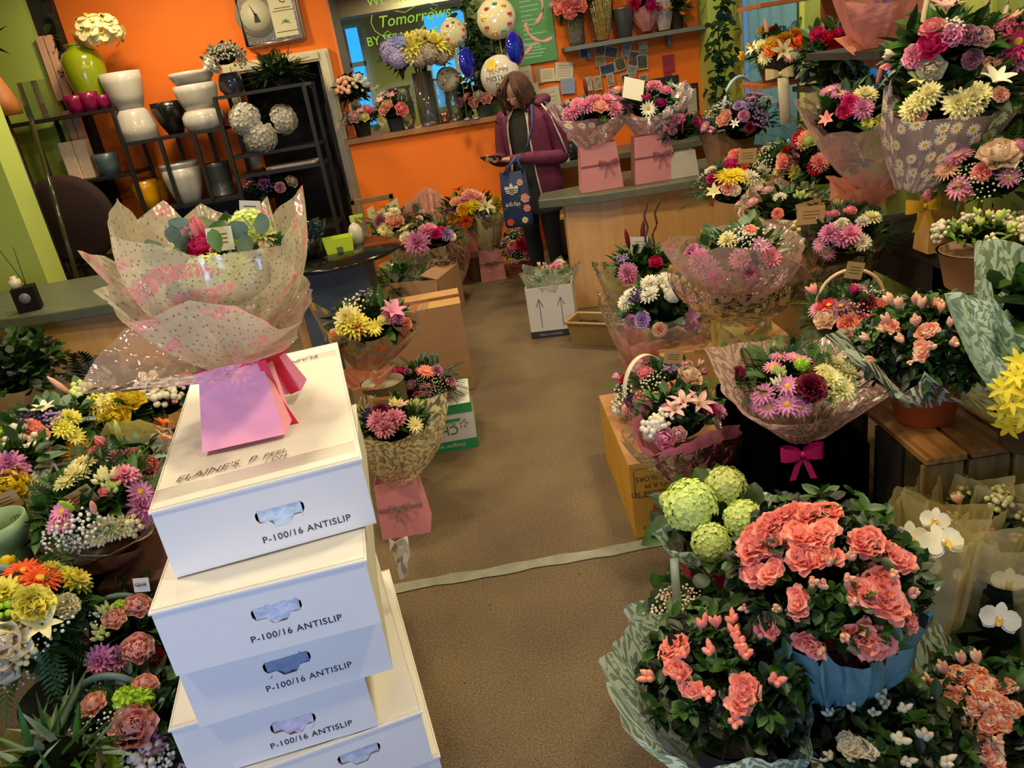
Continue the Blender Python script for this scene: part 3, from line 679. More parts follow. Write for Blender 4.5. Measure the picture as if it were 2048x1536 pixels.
for x, z in ((xa-1.1, zA), (xa, zA), (xb, zA), (xb+(xc-xb)*.36, zB), (xb+(xc-xb)*.70, zB), (xc, zC), (xd, zC)):
    post(x, 0 if x in (xa-1.1, xa, xb, xc, xd) else zM, z)
B = MB(); bx(B, xb-TX, xc-TX, YB-TY-.01, YB-TY, .1, zM-.03); B.obj('back_panel', mat('2c2a2c', .7, key='dark_panel'), t, False)
def on_shelf(x, y, yw, z): p = px(x, y, Y=yw); return (p.x, yw, z)
def lathe_thing(name, label, cat, loc, parts, group=None, n=28):
    r = thing(name, label, cat, loc, 0, group)
    for nm, prof, m in parts:
        B = MB(); B.lathe(prof, n); B.obj(nm, m, r)
    return r
WHT = mat('b9b3a6', .22, key='white_glazed', coat=.3); 
def potprof(rb, rt, h, lip=.006): return [(.001, 0), (rb, 0), (rb+(rt-rb)*.55, h*.35), (rt*.98, h*.72), (rt, h), (rt-lip, h), (rt-lip*1.3, h*.7), (rb*.8, .02), (.001, .02)]
ym = 6.75
def ceramic(name, label, x, y, z, prof, col, group=None, rough=.25, dz=0, yy=ym):
    L = on_shelf(x, y, yy, z+dz); m = col if not isinstance(col, str) else mat(col, rough, coat=.3, key='glaze_'+col)
    return lathe_thing(name, label, 'pot', L, [('body', prof, m)], group)
s_ = 1/235.
# tall green vase with cream orchids handled later (flowers)
gv = lathe_thing('tall_vase', 'tall olive-green glazed vase holding cream blossom', 'vase', on_shelf(196, 215, 6.8, zA), [('body', [(.001, 0), (.10, 0), (.115, .05), (.15, .25), (.155, .37), (.13, .43), (.085, .455), (.085, .48), (.10, .49), (.09, .495), (.075, .46), (.001, .45)], mat('7f8a10', .18, coat=.6, key='olive_glaze'))])
for i, (x, y, s2, lb) in enumerate(((155, 222, 1, 'left of the three'), (185, 222, 1.05, 'middle of the three'), (212, 222, .8, 'smallest, right of the three'))):
    ceramic('plum_pot', 'small plum-red pot on the top shelf, '+lb, x, y, zA, potprof(.045*s2, .075*s2, .13*s2), '7a0a3c', 'plum pots on the shelf', yy=6.62+.03*i)
ceramic('white_planter', 'white planter turned upside down under another on the middle shelf', 278, 270, zB, [(.001, .24), (.10, .24), (.13, .20), (.155, .1), (.155, .0), (.145, 0), (.001, .01)][::-1], WHT)
ceramic('white_planter', 'tall white planter stacked upright on an upturned one', 278, 270, zB, potprof(.105, .155, .27), WHT, dz=.241)
ceramic('white_planter', 'low white planter upturned at the right of the middle shelf', 412, 250, zB, [(.001, .15), (.13, .15), (.165, .11), (.165, .05), (.14, 0), (.001, .0)][::-1], WHT)
ceramic('white_planter', 'wide white planter stacked on the low upturned one', 412, 250, zB, potprof(.12, .17, .19), WHT, dz=.151)
ceramic('white_planter', 'second wide white planter nested in the top of the stack', 412, 250, zB, potprof(.13, .175, .09), WHT, dz=.345)
ceramic('black_bowl', 'deep black bowl beside the white planters', 352, 262, zB, potprof(.06, .14, .25), '101010', yy=6.86)
ceramic('blue_grey_pot', 'ribbed blue-grey pot standing alone in a shelf cube', 223, 350, zL, potprof(.075, .10, .17), '4d5c5c', rough=.4)
ceramic('yellow_pot', 'tall yellow pot on the low shelf, left of its darker twin', 305, 420, zM, potprof(.075, .105, .22), 'd99a00')
ceramic('yellow_pot', 'darker yellow pot behind the first one on the low shelf', 327, 415, zM, potprof(.065, .09, .2), '9a6a00', yy=6.88)
ceramic('white_planter', 'tall white planter in the cube under the middle shelf', 380, 402, zM, potprof(.10, .155, .27), WHT)
ceramic('white_planter', 'white planter nested inside the tall white one', 378, 402, zM, potprof(.12, .158, .07), WHT, dz=.245)
ceramic('dark_planter', 'charcoal ribbed planter with a pale foot at the shelf right', 448, 392, zM, [(.001, 0), (.10, 0), (.10, .02), (.09, .022), (.105, .12), (.11, .24), (.115, .27), (.10, .27), (.09, .05), (.001, .04)], '2f3530', rough=.5)
for i, (x, y, c) in enumerate(((72, 528, '3c4a44'), (86, 505, '2e3a34'))): ceramic('slate_pot', ('dark green-grey pot low on the shelving behind the counter', 'second dark green-grey pot nested above on the low shelving')[i], x+6, y, .62, potprof(.09, .12, .13), c, dz=.14*i, yy=6.6)
# clear glass cubes
t2 = thing('glass_tank', 'row of clear square glass vases on the top left shelf', 'vase', on_shelf(92, 232, 6.7, zA)); B = MB()
for i, (a, b, h) in enumerate(((-.12, -.02, .28), (0, .10, .28))): bx(B, a, b, -.05, .05, .0, h)
B.obj('glass_body', glassy('e8eedc', .06, .05, milk='e8e8c8', key='vase_glass'), t2, False)
# tall pink box sets leaning on the pilaster
for i, (x, y, z, h, lb) in enumerate(((75, 72, 0, .48, 'tall pale pink boxed gift set mounted on the lime pilaster'), (128, 220, 0, .25, 'pink boxed set behind the glass vases'))):
    p = px(x+14, y, Y=6.98); B = MB(); bx(B, p.x-.06, p.x-.005, 6.94, 6.99, p.z-h, p.z); bx(B, p.x+.003, p.x+.058, 6.94, 6.99, p.z-h, p.z); o = B.obj('gift_box_set', mat('d8a884', .6, var=.1, key='pink_card'), None, False, bevel=.003); tag(o, lb, 'box')
p = px(118, 280, Y=6.75); B = MB(); bx(B, p.x, p.x+.10, 6.70, 6.80, zL, zL+.30); bx(B, p.x+.105, p.x+.2, 6.72, 6.82, zL, zL+.30); o = B.obj('diffuser_box', mat('d9c0a4', .6, var=.15, scale=30., key='pale_card'), None, False, bevel=.003); tag(o, 'pair of pale printed gift boxes in the left shelf cube', 'box')
# round dark chair back
p = px(142, 440, Y=6.2); t2 = thing('round_chair', 'dark maroon chair with a big round upholstered back', 'chair', (p.x, 6.2, 0)); R = Matrix.Rotation(PI/2, 3, 'X')
B = MB(); B.lathe([(.001, -.05), (.28, -.05), (.335, -.02), (.335, .02), (.28, .05), (.001, .05)], 40, (0, 0, p.z), R=R); B.obj('backrest', mat('2a0f0a', .9, var=.4, scale=5., key='maroon_velvet'), t2)
B = MB(); B.lathe([(.001, .40), (.26, .40), (.28, .44), (.26, .5), (.001, .5)], 30, (0, -.2, 0)); B.obj('seat', mat('2a0f0a', .9, key='maroon_velvet2'), t2)
for a, b in ((-.18, -.35), (.18, -.35), (-.18, -.02), (.18, -.02)): B = MB(); B.tube([(a, b, 0), (a, b, .42)], .015, 8); B.obj('leg', BLACK, t2)
B = MB(); B.tube([(-.15, -.02, .42), (-.15, 0, p.z-.15)], .012, 6); B.tube([(.15, -.02, .42), (.15, 0, p.z-.15)], .012, 6); B.obj('back_support', BLACK, t2)
# pale tube lamp standing in front
p0 = px(152, 595, Y=5.3); p1 = px(62, 240, Y=5.3); t2 = thing('glass_tube_stand', 'thin tall olive glass tube stand in front of the shelving', 'stand', (p0.x, 5.3, 0))
B = MB(); B.tube([(0, 0, 0), (p1.x-p0.x, 0, p1.z)], .014, 8); B.obj('tube', glassy('7a7a40', .5, .1, milk='6a6a38', key='olive_glass'), t2)
B = MB(); B.lathe([(.001, 0), (.09, 0), (.08, .02), (.001, .02)], 20); B.obj('base', BLACK, t2)
# dark-bronze diffuser on counter
L = px(48, 628, Z=.80); t2 = thing('reed_diffuser', 'black boxed reed diffuser with two sticks on the left counter', 'diffuser', (L.x, L.y+.08, .80), .35)
B = MB(); B.box((0, 0, .065), (.11, .11, .13)); B.obj('box', mat('17130f', .8, spec=.1, key='black_card'), t2, False, bevel=.003)
B = MB(); B.lathe([(.001, 0), (.028, 0), (.028, .001), (.001, .0015)], 20, (.0, -.056, .075), R=Matrix.Rotation(PI/2, 3, 'X')); B.obj('label_disc', mat('6a6660', .4, key='silver_label'), t2)
B = MB(); B.lathe([(.001, .13), (.03, .13), (.03, .17), (.015, .175), (.015, .19), (.001, .19)], 16, (-.03, .02, 0)); B.obj('bottle', mat('d8c8a0', .3, key='cream_bottle'), t2)
B = MB(); B.tube([(.02, 0, .13), (.03, 0, .34)], .002, 4); B.tube([(.02, 0, .13), (-.06, .02, .42)], .002, 4); B.obj('reed', mat('2c2a18', .7, key='reed'), t2)
# flower-head / dark foliage at far left
t2 = thing('rattan_bottle', 'tan bottle vase with drooping dark leaves at the left edge', 'vase', (px(8, 235, Y=6.0).x, 6.0, 0)); lz = px(8, 232, Y=6.0).z
B = MB(); B.lathe([(.001, lz), (.13, lz), (.12, lz+.1), (.06, lz+.28), (.035, lz+.42), (.04, lz+.46), (.001, lz+.46)], 24); B.obj('body', mat('b06a30', .5, var=.3, key='tan_rattan'), t2)
B = MB(); g = random.Random(4)
for i in range(16):
    a = g.uniform(0, 6.28); leafgeo(B, Vector((0, 0, lz+.46)), (math.cos(a), math.sin(a), g.uniform(-.3, .9)), g.uniform(.15, .3), .06, 'lance', g)
B.obj('leaves', gmat('black'), t2)
B = MB(); B.tube([(0, 0, 0), (0, 0, lz)], .02, 8); B.lathe([(.001, 0), (.14, 0), (.12, .02), (.001, .02)], 20); B.obj('stand', BLACK, t2)

# ================================================================= THINGS ON THE ROUND TABLE
L = px(680, 503, Z=.75); t2 = thing('lime_basket', 'small lime green plastic basket on the round table', 'basket', (L.x, L.y+.02, .75), .17)
B = MB(); w1, d1, h1 = .085, .06, .085
rows = [[Vector((x*k, y*k, z)) for x, y in ((-w1, -d1), (w1, -d1), (w1, d1), (-w1, d1))] for k, z in ((.9, 0), (1.02, h1))]; B.grid(rows, closed=True); B.add([(x*.9, y*.9, .002) for x, y in ((-w1, -d1), (w1, -d1), (w1, d1), (-w1, d1))], [(0, 1, 2, 3)])
B.obj('body', mat('b9cf2a', .35, key='lime_plastic'), t2, False, solid=.004)
B = MB(); B.box((0, -d1-.004, .02), (.035, .004, .03)); B.obj('buckle', mat('55604a', .3, key='grey_buckle'), t2, False)
L = px(690, 474, Z=.79); t2 = thing('spray_bottle', 'white bottle with a lime green trigger behind the lime basket', 'bottle', (-.80, 4.86, .75))
B = MB(); B.lathe([(.001, 0), (.04, 0), (.042, .08), (.03, .11), (.015, .12), (.015, .13), (.001, .13)], 20); B.obj('body', mat('cfc9b2', .3, key='white_plastic'), t2)
B = MB(); B.box((.0, 0, .15), (.03, .03, .035)); B.box((.035, 0, .16), (.06, .02, .016)); B.tube([(.02, 0, .15), (.05, 0, .12)], .005, 6); B.obj('trigger', mat('a8c23a', .4, key='lime_trigger'), t2, False)
L = px(622, 520, Z=.75); t2 = thing('black_bucket', 'black pot lined with crinkled dark teal film on the round table', 'bucket', (L.x, L.y+.05, .75))
B = MB(); B.lathe([(.001, 0), (.065, 0), (.085, .15), (.08, .15), (.06, .01), (.001, .01)], 24); B.obj('body', mat('0d0d0d', .3, key='black_plastic'), t2)
wrapsheet(t2, 'film_liner', (0, 0, .1), .07, autorim((0, 0, .1), .11, .1, 6, .3, 1, random.Random(3)), glassy('1c5058', .5, .08, crink=30, milk='0f3036', key='teal_film'), seed=3, nt=5, seg=48)
L = px(585, 505, Z=.75); B = MB(); B.box((0, 0, .05), (.12, .1, .1)); o = B.obj('tape_dispenser', mat('4a463c', .6, key='grey_card'), None, False, loc=(L.x-.02, L.y+.12, .75)); tag(o, 'grey cardboard box of ties beside the black pot', 'box')

# ================================================================= WHITE BOX STACK
WBOX = mat('e6e2da', .6, var=.03, scale=5., bump=.15, bscale=9., key='white_carton')
INK = mat('1d1c22', .6, key='black_ink')
def flower_box(label, pts, ztop, zbot, yaw_back=.83, taped=False, stuffing='c9d6dc', txt=True, hole=(.5, .55), tx=(.36, .22), edge=None):
    """pts: x, y of the front right corner and the slope of the front edge"""
    W = .415; u = Vector((1, pts[2], 0)).normalized(); b = Vector((pts[0], pts[1], ztop)); a = b-u*W
    n = Vector((-u.y, u.x, 0)); h = ztop-zbot-.003; L = yaw_back
    t = thing('flower_carton', label, 'box', (a.x, a.y, zbot), math.atan2(u.y, u.x), 'white antislip cartons in the stack')
    B = MB(); hx, hz = W*hole[0], h*hole[1]
    # front wall with the handle cut-out as a hole: ring of quads around an outline
    hole_out = [(-.052, .0), (-.052, .012), (-.046, .020), (.046, .020), (.052, .012), (.052, .0), (.046, -.010), (.026, -.010), (.014, -.026), (-.014, -.026), (-.026, -.010), (-.046, -.010)]
    hp = [(hx+x*.95, hz+z*.95) for x, z in hole_out]
    out = []
    for x, z in hp:
        dx, dz = x-hx, z-hz; k = min((W-hx)/dx if dx > 1e-6 else (-hx/dx if dx < -1e-6 else 9e9), (h-hz)/dz if dz > 1e-6 else (-hz/dz if dz < -1e-6 else 9e9)); out.append((hx+dx*k, hz+dz*k))
    outer = [(0, hz), (0, h), (0, h), (W, h), (W, h), (W, hz), (W, 0), (W*.62, 0), (W*.55, 0), (W*.45, 0), (W*.38, 0), (0, 0)]
    nH = len(hp)
    for y, rev in ((0, 0), (.006, 1)):
        B.add([(x, y, z) for x, z in hp]+[(x, y, z) for x, z in outer], [(i, (i+1) % nH, nH+(i+1) % nH, nH+i) for i in range(nH)])
    B.add([(x, 0, z) for x, z in hp]+[(x, .006, z) for x, z in hp], [(i, (i+1) % nH, nH+(i+1) % nH, nH+i) for i in range(nH)], 1)
    # other walls, bottom
    B.add([(0, 0, 0), (W, 0, 0), (W, L, 0), (0, L, 0), (0, 0, h), (W, 0, h), (W, L, h), (0, L, h)], [(3, 2, 1, 0), (1, 2, 6, 5), (2, 3, 7, 6), (3, 0, 4, 7)])
    B.obj('carton_body', [WBOX, mat('8a6f58', .8, key='raw_board')], t, False)
    B = MB(); e = .004; rows = []
    for i in range(9):
        rows.append([Vector((-e+(W+2*e)*j/10, -e+(L+2*e)*i/8, h-.002+.003*math.sin(i*1.1+j*.7)*math.sin(PI*j/10)*math.sin(PI*i/8))) for j in range(11)])
    B.grid(rows); B.add([(-e, -e, h-.0015), (W+e, -e, h-.0015), (W+e, -e, h-.006), (-e, -e, h-.006)], [(0, 1, 2, 3)])
    B.obj('lid', WBOX, t, True)
    B = MB(); g = random.Random(int(ztop*100)); rows = []
    for i in range(5): rows.append([Vector((hx-.045+.088*j/7+.002*g.random(), -.002+.010*g.random(), hz-.024+.046*i/4)) for j in range(8)])
    B.grid(rows); B.obj('tissue_filling', mat(stuffing, .7, var=.25, scale=45., bump=.3, key='tissue_paper'), t)
    if txt: text('printed_text', 'P-100/16 ANTISLIP', (W*tx[0], -.0008, h*tx[1]), (1, 0, 0), (0, 0, 1), .0215, INK, t, 'LEFT', ext=.0003, spacing=1.08)
    B = MB(); B.box((W-.001, .12, h*.5), (.003, .02, h*.9)); B.box((.001, .12, h*.5), (.003, .02, h*.9))
    return t, a, u, n, W, L
zt = [.95, .787, .624, .460, .300, .140]
ST = flower_box('top white antislip carton of the stack, carrying the wrapped bouquet', (-.334, 1.448, .21), zt[0], zt[1], stuffing='d8e6ec', tx=(.44, .15), hole=(.56, .50))
flower_box('second white antislip carton from the top, purple print in its handle slot', (-.347, 1.325, .15), zt[1], zt[2], stuffing='d4dce8', tx=(.38, .2), hole=(.54, .56))
flower_box('third white antislip carton from the top, pushed a little to the right', (-.361, 1.372, .20), zt[2], zt[3], stuffing='7f93b0', tx=(.36, .24), hole=(.50, .58))
flower_box('fourth white antislip carton from the top, standing out to the left', (-.430, 1.378, .18), zt[3], zt[4], stuffing='e0d4e0', tx=(.43, .16), hole=(.58, .46))
flower_box('fifth white antislip carton from the top, showing its lid edge on the right', (-.334, 1.405, .26), zt[4], zt[5], stuffing='c9d3da', txt=False, hole=(.62, .6))
flower_box('lowest white antislip carton, resting on the carpet', (-.322, 1.42, .24), zt[5], .0, txt=False)
t, a, u, n, W, L = ST; h = zt[0]-zt[1]-.003
PEN = mat('6a5f58', .7, key='pen_ink')
text('handwriting', "ELAINE'S  P", (.035, .10, h+.003), (1, .06, 0), (-.06, 1, 0), .034, PEN, t, ext=.0002, shear=.3)
text('handwriting', "PEEL", (.215, .112, h+.003), (1, .05, 0), (-.05, 1, 0), .026, PEN, t, ext=.0002, shear=.3)
text('handwriting', "/ DM", (.22, .085, h+.003), (1, .05, 0), (-.05, 1, 0), .022, PEN, t, ext=.0002, shear=.3)
text('handwriting', "ELAINE", (.36, .74, h+.003), (-1, -.05, 0), (.05, -1, 0), .030, PEN, t, ext=.0002, shear=.3)
B = MB(); bx(B, .0, .41, .03, .085, h+.0015, h+.0028); B.obj('clear_tape', glassy('ffffff', .05, .3, key='clear_tape', ior=1.12), t, False)
B = MB(); bx(B, .0, .41, .70, .75, h+.0015, h+.0028); B.obj('clear_tape', glassy('ffffff', .05, .3, key='clear_tape', ior=1.12), t, False)
# torn paper hanging from the side of the stack
B = MB(); g = random.Random(8); rows = []
p = px(762, 1120, Y=1.75)
for i in range(6): rows.append([Vector((p.x+.030+.05*j/4*(1-.1*i)+.012*g.random(), p.y-.02+.03*g.random(), p.z+.055-.024*i+.012*g.random())) for j in range(5)])
B.grid(rows); o = B.obj('torn_paper', mat('d8cdb8', .8, var=.1, key='torn_white_paper'), None, False, solid=.001); cb = COL.objects['flower_carton.001']; o.parent = cb; o.matrix_parent_inverse = (Matrix.Translation(cb.location) @ Matrix.Rotation(cb.rotation_euler.z, 4, 'Z')).inverted()

# ================================================================= CARDBOARD BOXES
KRAFT = mat('9c7656', .8, var=.12, scale=5., stretch=(1, 1, 5), key='kraft_board'); KR2 = mat('8a6238', .85, key='kraft_inside')
t = thing('cardboard_box', 'large closed brown cardboard box beside the aisle', 'box', (-.52, 4.16, 0), math.radians(3))
B = MB(); bx(B, -.36, .31, -.16, .16, 0, .5); B.obj('body', KRAFT, t, False, bevel=.004)
B = MB(); bx(B, -.361, .311, -.161, .161, .5, .503); bx(B, -.3, .28, -.002, .003, .5, .5045); B.obj('top_flap', mat('b88a52', .8, var=.08, key='kraft_top'), t, False)
B = MB(); bx(B, -.36, .311, -.03, .03, .5035, .505); B.obj('packing_tape', glassy('c9a878', .2, .15, milk='c9a878', key='packing_tape'), t, False)
# open box with greenery
c1 = px(873, 554, Z=.36); c2 = px(919, 517, Z=.36); d_ = (c2-c1); d_.z = 0; Ld = .42; ang = math.atan2(d_.y, d_.x); 
t = thing('open_cardboard_box', 'open brown cardboard box of greenery beyond the closed one', 'box', (c1.x, c1.y, 0), ang)
B = MB(); w_, h = .52, .34
for q in (((0, 0), (Ld, 0)), ((Ld, 0), (Ld, w_)), ((Ld, w_), (0, w_)), ((0, w_), (0, 0))):
    (x0, y0), (x1, y1) = q; B.add([(x0, y0, 0), (x1, y1, 0), (x1, y1, h), (x0, y0, h)], [(0, 1, 2, 3)])
B.add([(0, 0, .004), (Ld, 0, .004), (Ld, w_, .004), (0, w_, .004)], [(0, 1, 2, 3)]); B.obj('body', KRAFT, t, False, solid=.006)
for P_ in (((0, 0, h), (Ld, 0, h), (Ld*.95, .13, h+.03), (Ld*.05, .13, h+.03)), ((Ld, 0, h), (Ld, w_, h), (Ld-.16, w_-.03, h+.05), (Ld-.16, .03, h+.07)), ((0, 0, h), (0, w_, h), (-.05, w_, h-.15), (-.05, 0, h-.15))):
    B = MB(); B.add(P_, [(0, 1, 2, 3)]); B.obj('flap', KRAFT, t, False, solid=.005)
g = random.Random(5); o = foliage(t, Vector((.16, .34, .30)), .24, .14, 90, .12, .04, ['oval', 'lance'], ['mid', 'dark', 'light'], g, zmin=-.1, name='greenery')
wrapsheet(t, 'cellophane', (.17, .28, .25), .06, autorim((.17, .28, .3), .13, .08, 5, .4, 1, random.Random(6)), glassy('eef4ee', .12, .08, crink=26, key='cellophane'), seed=5, nt=5, seg=48)
# green and white flower carton
p = px(957, 893, Z=0); t = thing('florist_carton', 'white carton with green bands and upside-down lettering on the carpet', 'box', (p.x, p.y, 0), math.radians(1.5)); H_ = .235; Wc = .42; Lc = .30
B = MB(); bx(B, -Wc, 0, 0, Lc, 0, H_); B.obj('body', mat('cfcac0', .6, key='white_board'), t, False, bevel=.003)
GRN = mat('2a8a48', .6, key='green_print')
B = MB(); bx(B, -Wc, .0005, -.0015, .0, .0, .052); bx(B, -Wc, .0005, -.0015, .0, H_-.048, H_-.002); bx(B, 0, .0015, 0, Lc, 0, .05); bx(B, 0, .0015, 0, Lc, H_-.048, H_-.002); bx(B, -.16, -.06, -.0015, 0, .150, .163); B.obj('green_band', GRN, t, False)
text('printed_text', 'CHRYSANT', (-.075, -.0018, .128), (-1, 0, 0), (0, 0, -1), .062, mat('1f6a50', .6, key='green_ink'), t, ext=.0003)
text('printed_text', 'FLORIST', (-.085, -.0018, .150), (-1, 0, 0), (0, 0, -1), .028, GRN, t, ext=.0003)
text('printed_text', 'Designer quality', (-.055, -.002, .034), (-1, 0, 0), (0, 0, -1), .026, mat('b9d8c0', .6, key='pale_print'), t, ext=.0004, shear=.2)
B = MB(); g = random.Random(3)
for i in range(16): B.ball((-.055+g.uniform(-.02, .03), -.002, .135+g.uniform(-.02, .02)), .003, 5, 3)
B.obj('printed_dots', GRN, t)
# white arrow box
p0 = px(1065, 678, Z=0); p1 = px(1155, 668, Z=0); t = thing('arrow_carton', 'white carton printed with two upward arrows, full of wrapped stems', 'box', (p0.x, p0.y, 0), math.atan2(p1.y-p0.y, p1.x-p0.x)); Wc = (p1-p0).length; H_ = .33; Dc = .30
B = MB()
for (x0, y0), (x1, y1) in (((0, 0), (Wc, 0)), ((Wc, 0), (Wc, Dc)), ((Wc, Dc), (0, Dc)), ((0, Dc), (0, 0))): B.add([(x0, y0, 0), (x1, y1, 0), (x1, y1, H_), (x0, y0, H_)], [(0, 1, 2, 3)])
B.add([(0, 0, .003), (Wc, 0, .003), (Wc, Dc, .003), (0, Dc, .003)], [(0, 1, 2, 3)]); B.obj('body', mat('cbc8c0', .6, var=.04, key='white_board'), t, False, solid=.005)
B = MB(); bx(B, -.003, Wc+.003, -.005, -.0026, 0, .045); B.obj('dark_band', mat('2a2a28', .6, key='dark_print'), t, False)
B = MB()
for cx in (.075, .21):
    for q in (((cx, .07), (cx, .25)), ((cx, .255), (cx-.022, .205)), ((cx, .255), (cx+.022, .205))): B.tube([(q[0][0], -.004, q[0][1]), (q[1][0], -.004, q[1][1])], .0018, 5)
B.obj('printed_arrow', INK, t)
text('printed_text', 'FRESH FLOWERS', (.05, -.0055, .015), (1, 0, 0), (0, 0, 1), .02, mat('9a9a90', .6, key='grey_print'), t, ext=.0003)
g = random.Random(15); foliage(t, Vector((Wc*.5, .16, .31)), .14, .10, 50, .09, .022, ['lance', 'oval'], ['mid', 'euc'], g, name='wrapped_stems')
wrapsheet(t, 'clear_wrap', (Wc*.5, .16, .2), .08, autorim((Wc*.5, .12, .33), .17, .06, 5, .3, 1, random.Random(6)), glassy('e8eee4', .3, .1, crink=22, milk='cfd8c0', key='misty_cellophane'), seed=5, nt=5, seg=60)
for i in range(9): flower('mum' if i % 3 else 'spikebud', 'pink' if i < 5 else 'ivory', t, (Wc*g.uniform(.3, .8), .1+.1*g.random(), .40+.03*g.random()), (0, -.3, 1), .8, g)
# small kraft box behind it
p = px(1075, 497, Y=5.75); B = MB(); bx(B, 0, .22, -.1, .12, 0, .26); o = B.obj('kraft_carton', KRAFT, None, False, loc=(.29, 5.36, 0)); tag(o, "plain brown carton at the woman's feet behind the arrow box", 'box')
# planter trough
p0 = px(1140, 692, Z=0); t = thing('window_box', 'long gold-brown planter trough on the carpet by the counter', 'planter', (p0.x, p0.y+.02, 0), math.radians(-33)); B = MB(); Lx, Dx, Hx = .62, .17, .145
def taper(x0, x1, y0, y1, z0, z1, k): 
    return [[Vector((xx, yy, z0)) for xx, yy in ((x0+k, y0+k), (x1-k, y0+k), (x1-k, y1-k), (x0+k, y1-k))], [Vector((xx, yy, z1)) for xx, yy in ((x0, y0), (x1, y0), (x1, y1), (x0, y1))]]
B.grid(taper(0, Lx, 0, Dx, 0, Hx, .02), closed=True); B.add([(.02, .02, .002), (Lx-.02, .02, .002), (Lx-.02, Dx-.02, .002), (.02, Dx-.02, .002)], [(0, 1, 2, 3)])
B.obj('body', mat('8f7440', .5, var=.12, key='gold_plastic'), t, False, solid=.006)
B = MB(); pr = [(-.008, -.008), (Lx+.008, -.008), (Lx+.008, Dx+.008), (-.008, Dx+.008)]
B.tube([(x, y, Hx) for x, y in pr+pr[:1]], .009, 6); B.obj('rim', mat('a88a50', .4, key='gold_rim'), t)
B = MB(); g = random.Random(2); rows = [[Vector((.02+(Lx-.04)*i/12, .02+(Dx-.04)*j/4, .09+.03*g.random())) for j in range(5)] for i in range(13)]; B.grid(rows); B.obj('crumpled_liner', mat('1a1712', .3, bump=.4, key='dark_liner'), t)
# yellow bulb carton, upside-down print
p = px(1272, 1078, Z=0); t = thing('bulb_carton', 'long yellow carton with upside-down print and a red tulip', 'box', (p.x, p.y, 0), 0); Wc, Dc, H_ = .36, .62, .30
B = MB(); bx(B, 0, Wc, 0, Dc, 0, H_); B.obj('body', mat('c08a1a', .65, var=.12, scale=8., key='yellow_board'), t, False, bevel=.003)
B = MB(); bx(B, 0.001, Wc, 0.001, Dc, H_, H_+.004); B.obj('brown_top', mat('a8774a', .7, key='brown_top'), t, False)
BK = mat('3a2a12', .7, key='brown_ink')
for i, s_ in enumerate(('GLOBE SO', 'D A M', 'COLORS')): text('printed_text', s_, (.125, -.001, .190+.03*i), (-1, 0, 0), (0, 0, -1), .027, BK, t, ext=.0003)
text('printed_text', 'Jansen', (.12, -.001, .05), (-1, 0, 0), (0, 0, -1), .034, BK, t, ext=.0003, shear=.3)
B = MB(); fr = [(.015, .175), (.015, .275), (.022, .282), (.128, .282), (.135, .275), (.135, .175), (.128, .168), (.022, .168), (.015, .175)]; B.tube([(x, -.001, z) for x, z in fr], .0012, 4); B.obj('printed_frame', BK, t)
B = MB(); B.add([(.085, -.0012, .16), (.070, -.0012, .115), (.078, -.0012, .10), (.088, -.0012, .108), (.098, -.0012, .10), (.104, -.0012, .115)], [(0, 1, 2, 3, 4, 5)]); B.obj('printed_tulip', mat('b02a1a', .7, key='red_print'), t, False)
B = MB(); B.add([(.088, -.0012, .10), (.084, -.0012, .07), (.11, -.0012, .10), (.09, -.0012, .065), (.062, -.0012, .10)], [(0, 2, 3), (0, 4, 1), (0, 1, 3)]); B.obj('printed_leaf', mat('4a4a1a', .7, key='dark_leaf_print'), t, False)
# dark tub / black draped crate under the pink cone bouquet
B = MB(); bx(B, .74, 1.03, 2.02, 2.62, 0, .44); o = B.obj('black_crate', mat('040404', 1., spec=0, key='black_cloth'), None, False, bevel=.01); tag(o, 'black cloth-covered crate under the pink swirl bouquet', 'crate')
B = MB(); bx(B, .62, 1.15, 2.95, 3.4, 0, .45); o = B.obj('maple_plinth', MAPLE, None, False, bevel=.004); tag(o, 'maple display plinth under the yellow patterned gift bag', 'plinth')
# slatted crate
t = thing('slatted_crate', 'large stained wooden slatted crate with the tall plants on its top', 'crate', (1.06, 1.80, 0))
WD = [mat(c, .55, var=.55, scale=9., stretch=(6, .5, 5), key='stained_slat') for c in ('9a6a34', '80542a', 'a4783c')]
for i in range(5):
    B = MB(); x0 = i*.128; bx(B, x0+.004, x0+.118, -.01, .95, .478, .50); B.obj('top_slat', WD[i % 3], t, False, bevel=.004)
for i in range(5):
    B = MB(); x0 = i*.128; bx(B, x0+.004, x0+.116, 0, .018, 0.0, .470); B.obj('front_slat', mat(('84683c', '745a34', '8e7444')[i % 3], .7, var=.5, scale=8., stretch=(5, 5, .5), key='front_slat_wood'), t, False, bevel=.003)
for i in range(4):
    B = MB(); y0 = .12+i*.22; bx(B, 0.004, .02, y0, y0+.15, 0, .470); B.obj('side_slat', DARKW, t, False, bevel=.003)
for yy in (.04, .5, .9):
    B = MB(); bx(B, .02, .63, yy, yy+.04, .43, .476); B.obj('crossbar', DARKW, t, False)
# dark side tables along the right wall
t = thing('display_table', 'dark timber side table along the right wall behind the slatted crate', 'table', (1.96, 3.2, 0))
B = MB(); bx(B, -.23, .14, -.95, .42, .64, .70); B.obj('tabletop', DARKW, t, False, bevel=.004)
for xx, yy in ((-.22, -.3), (-.22, .36), (.08, -.3), (.08, .36), (-.22, -.9), (.08, -.9)): B = MB(); bx(B, xx, xx+.06, yy, yy+.06, 0, .64); B.obj('leg', DARKW, t, False)
B = MB(); bx(B, -.22, -.17, -.3, .36, .5, .64); B.obj('apron', DARKW, t, False)
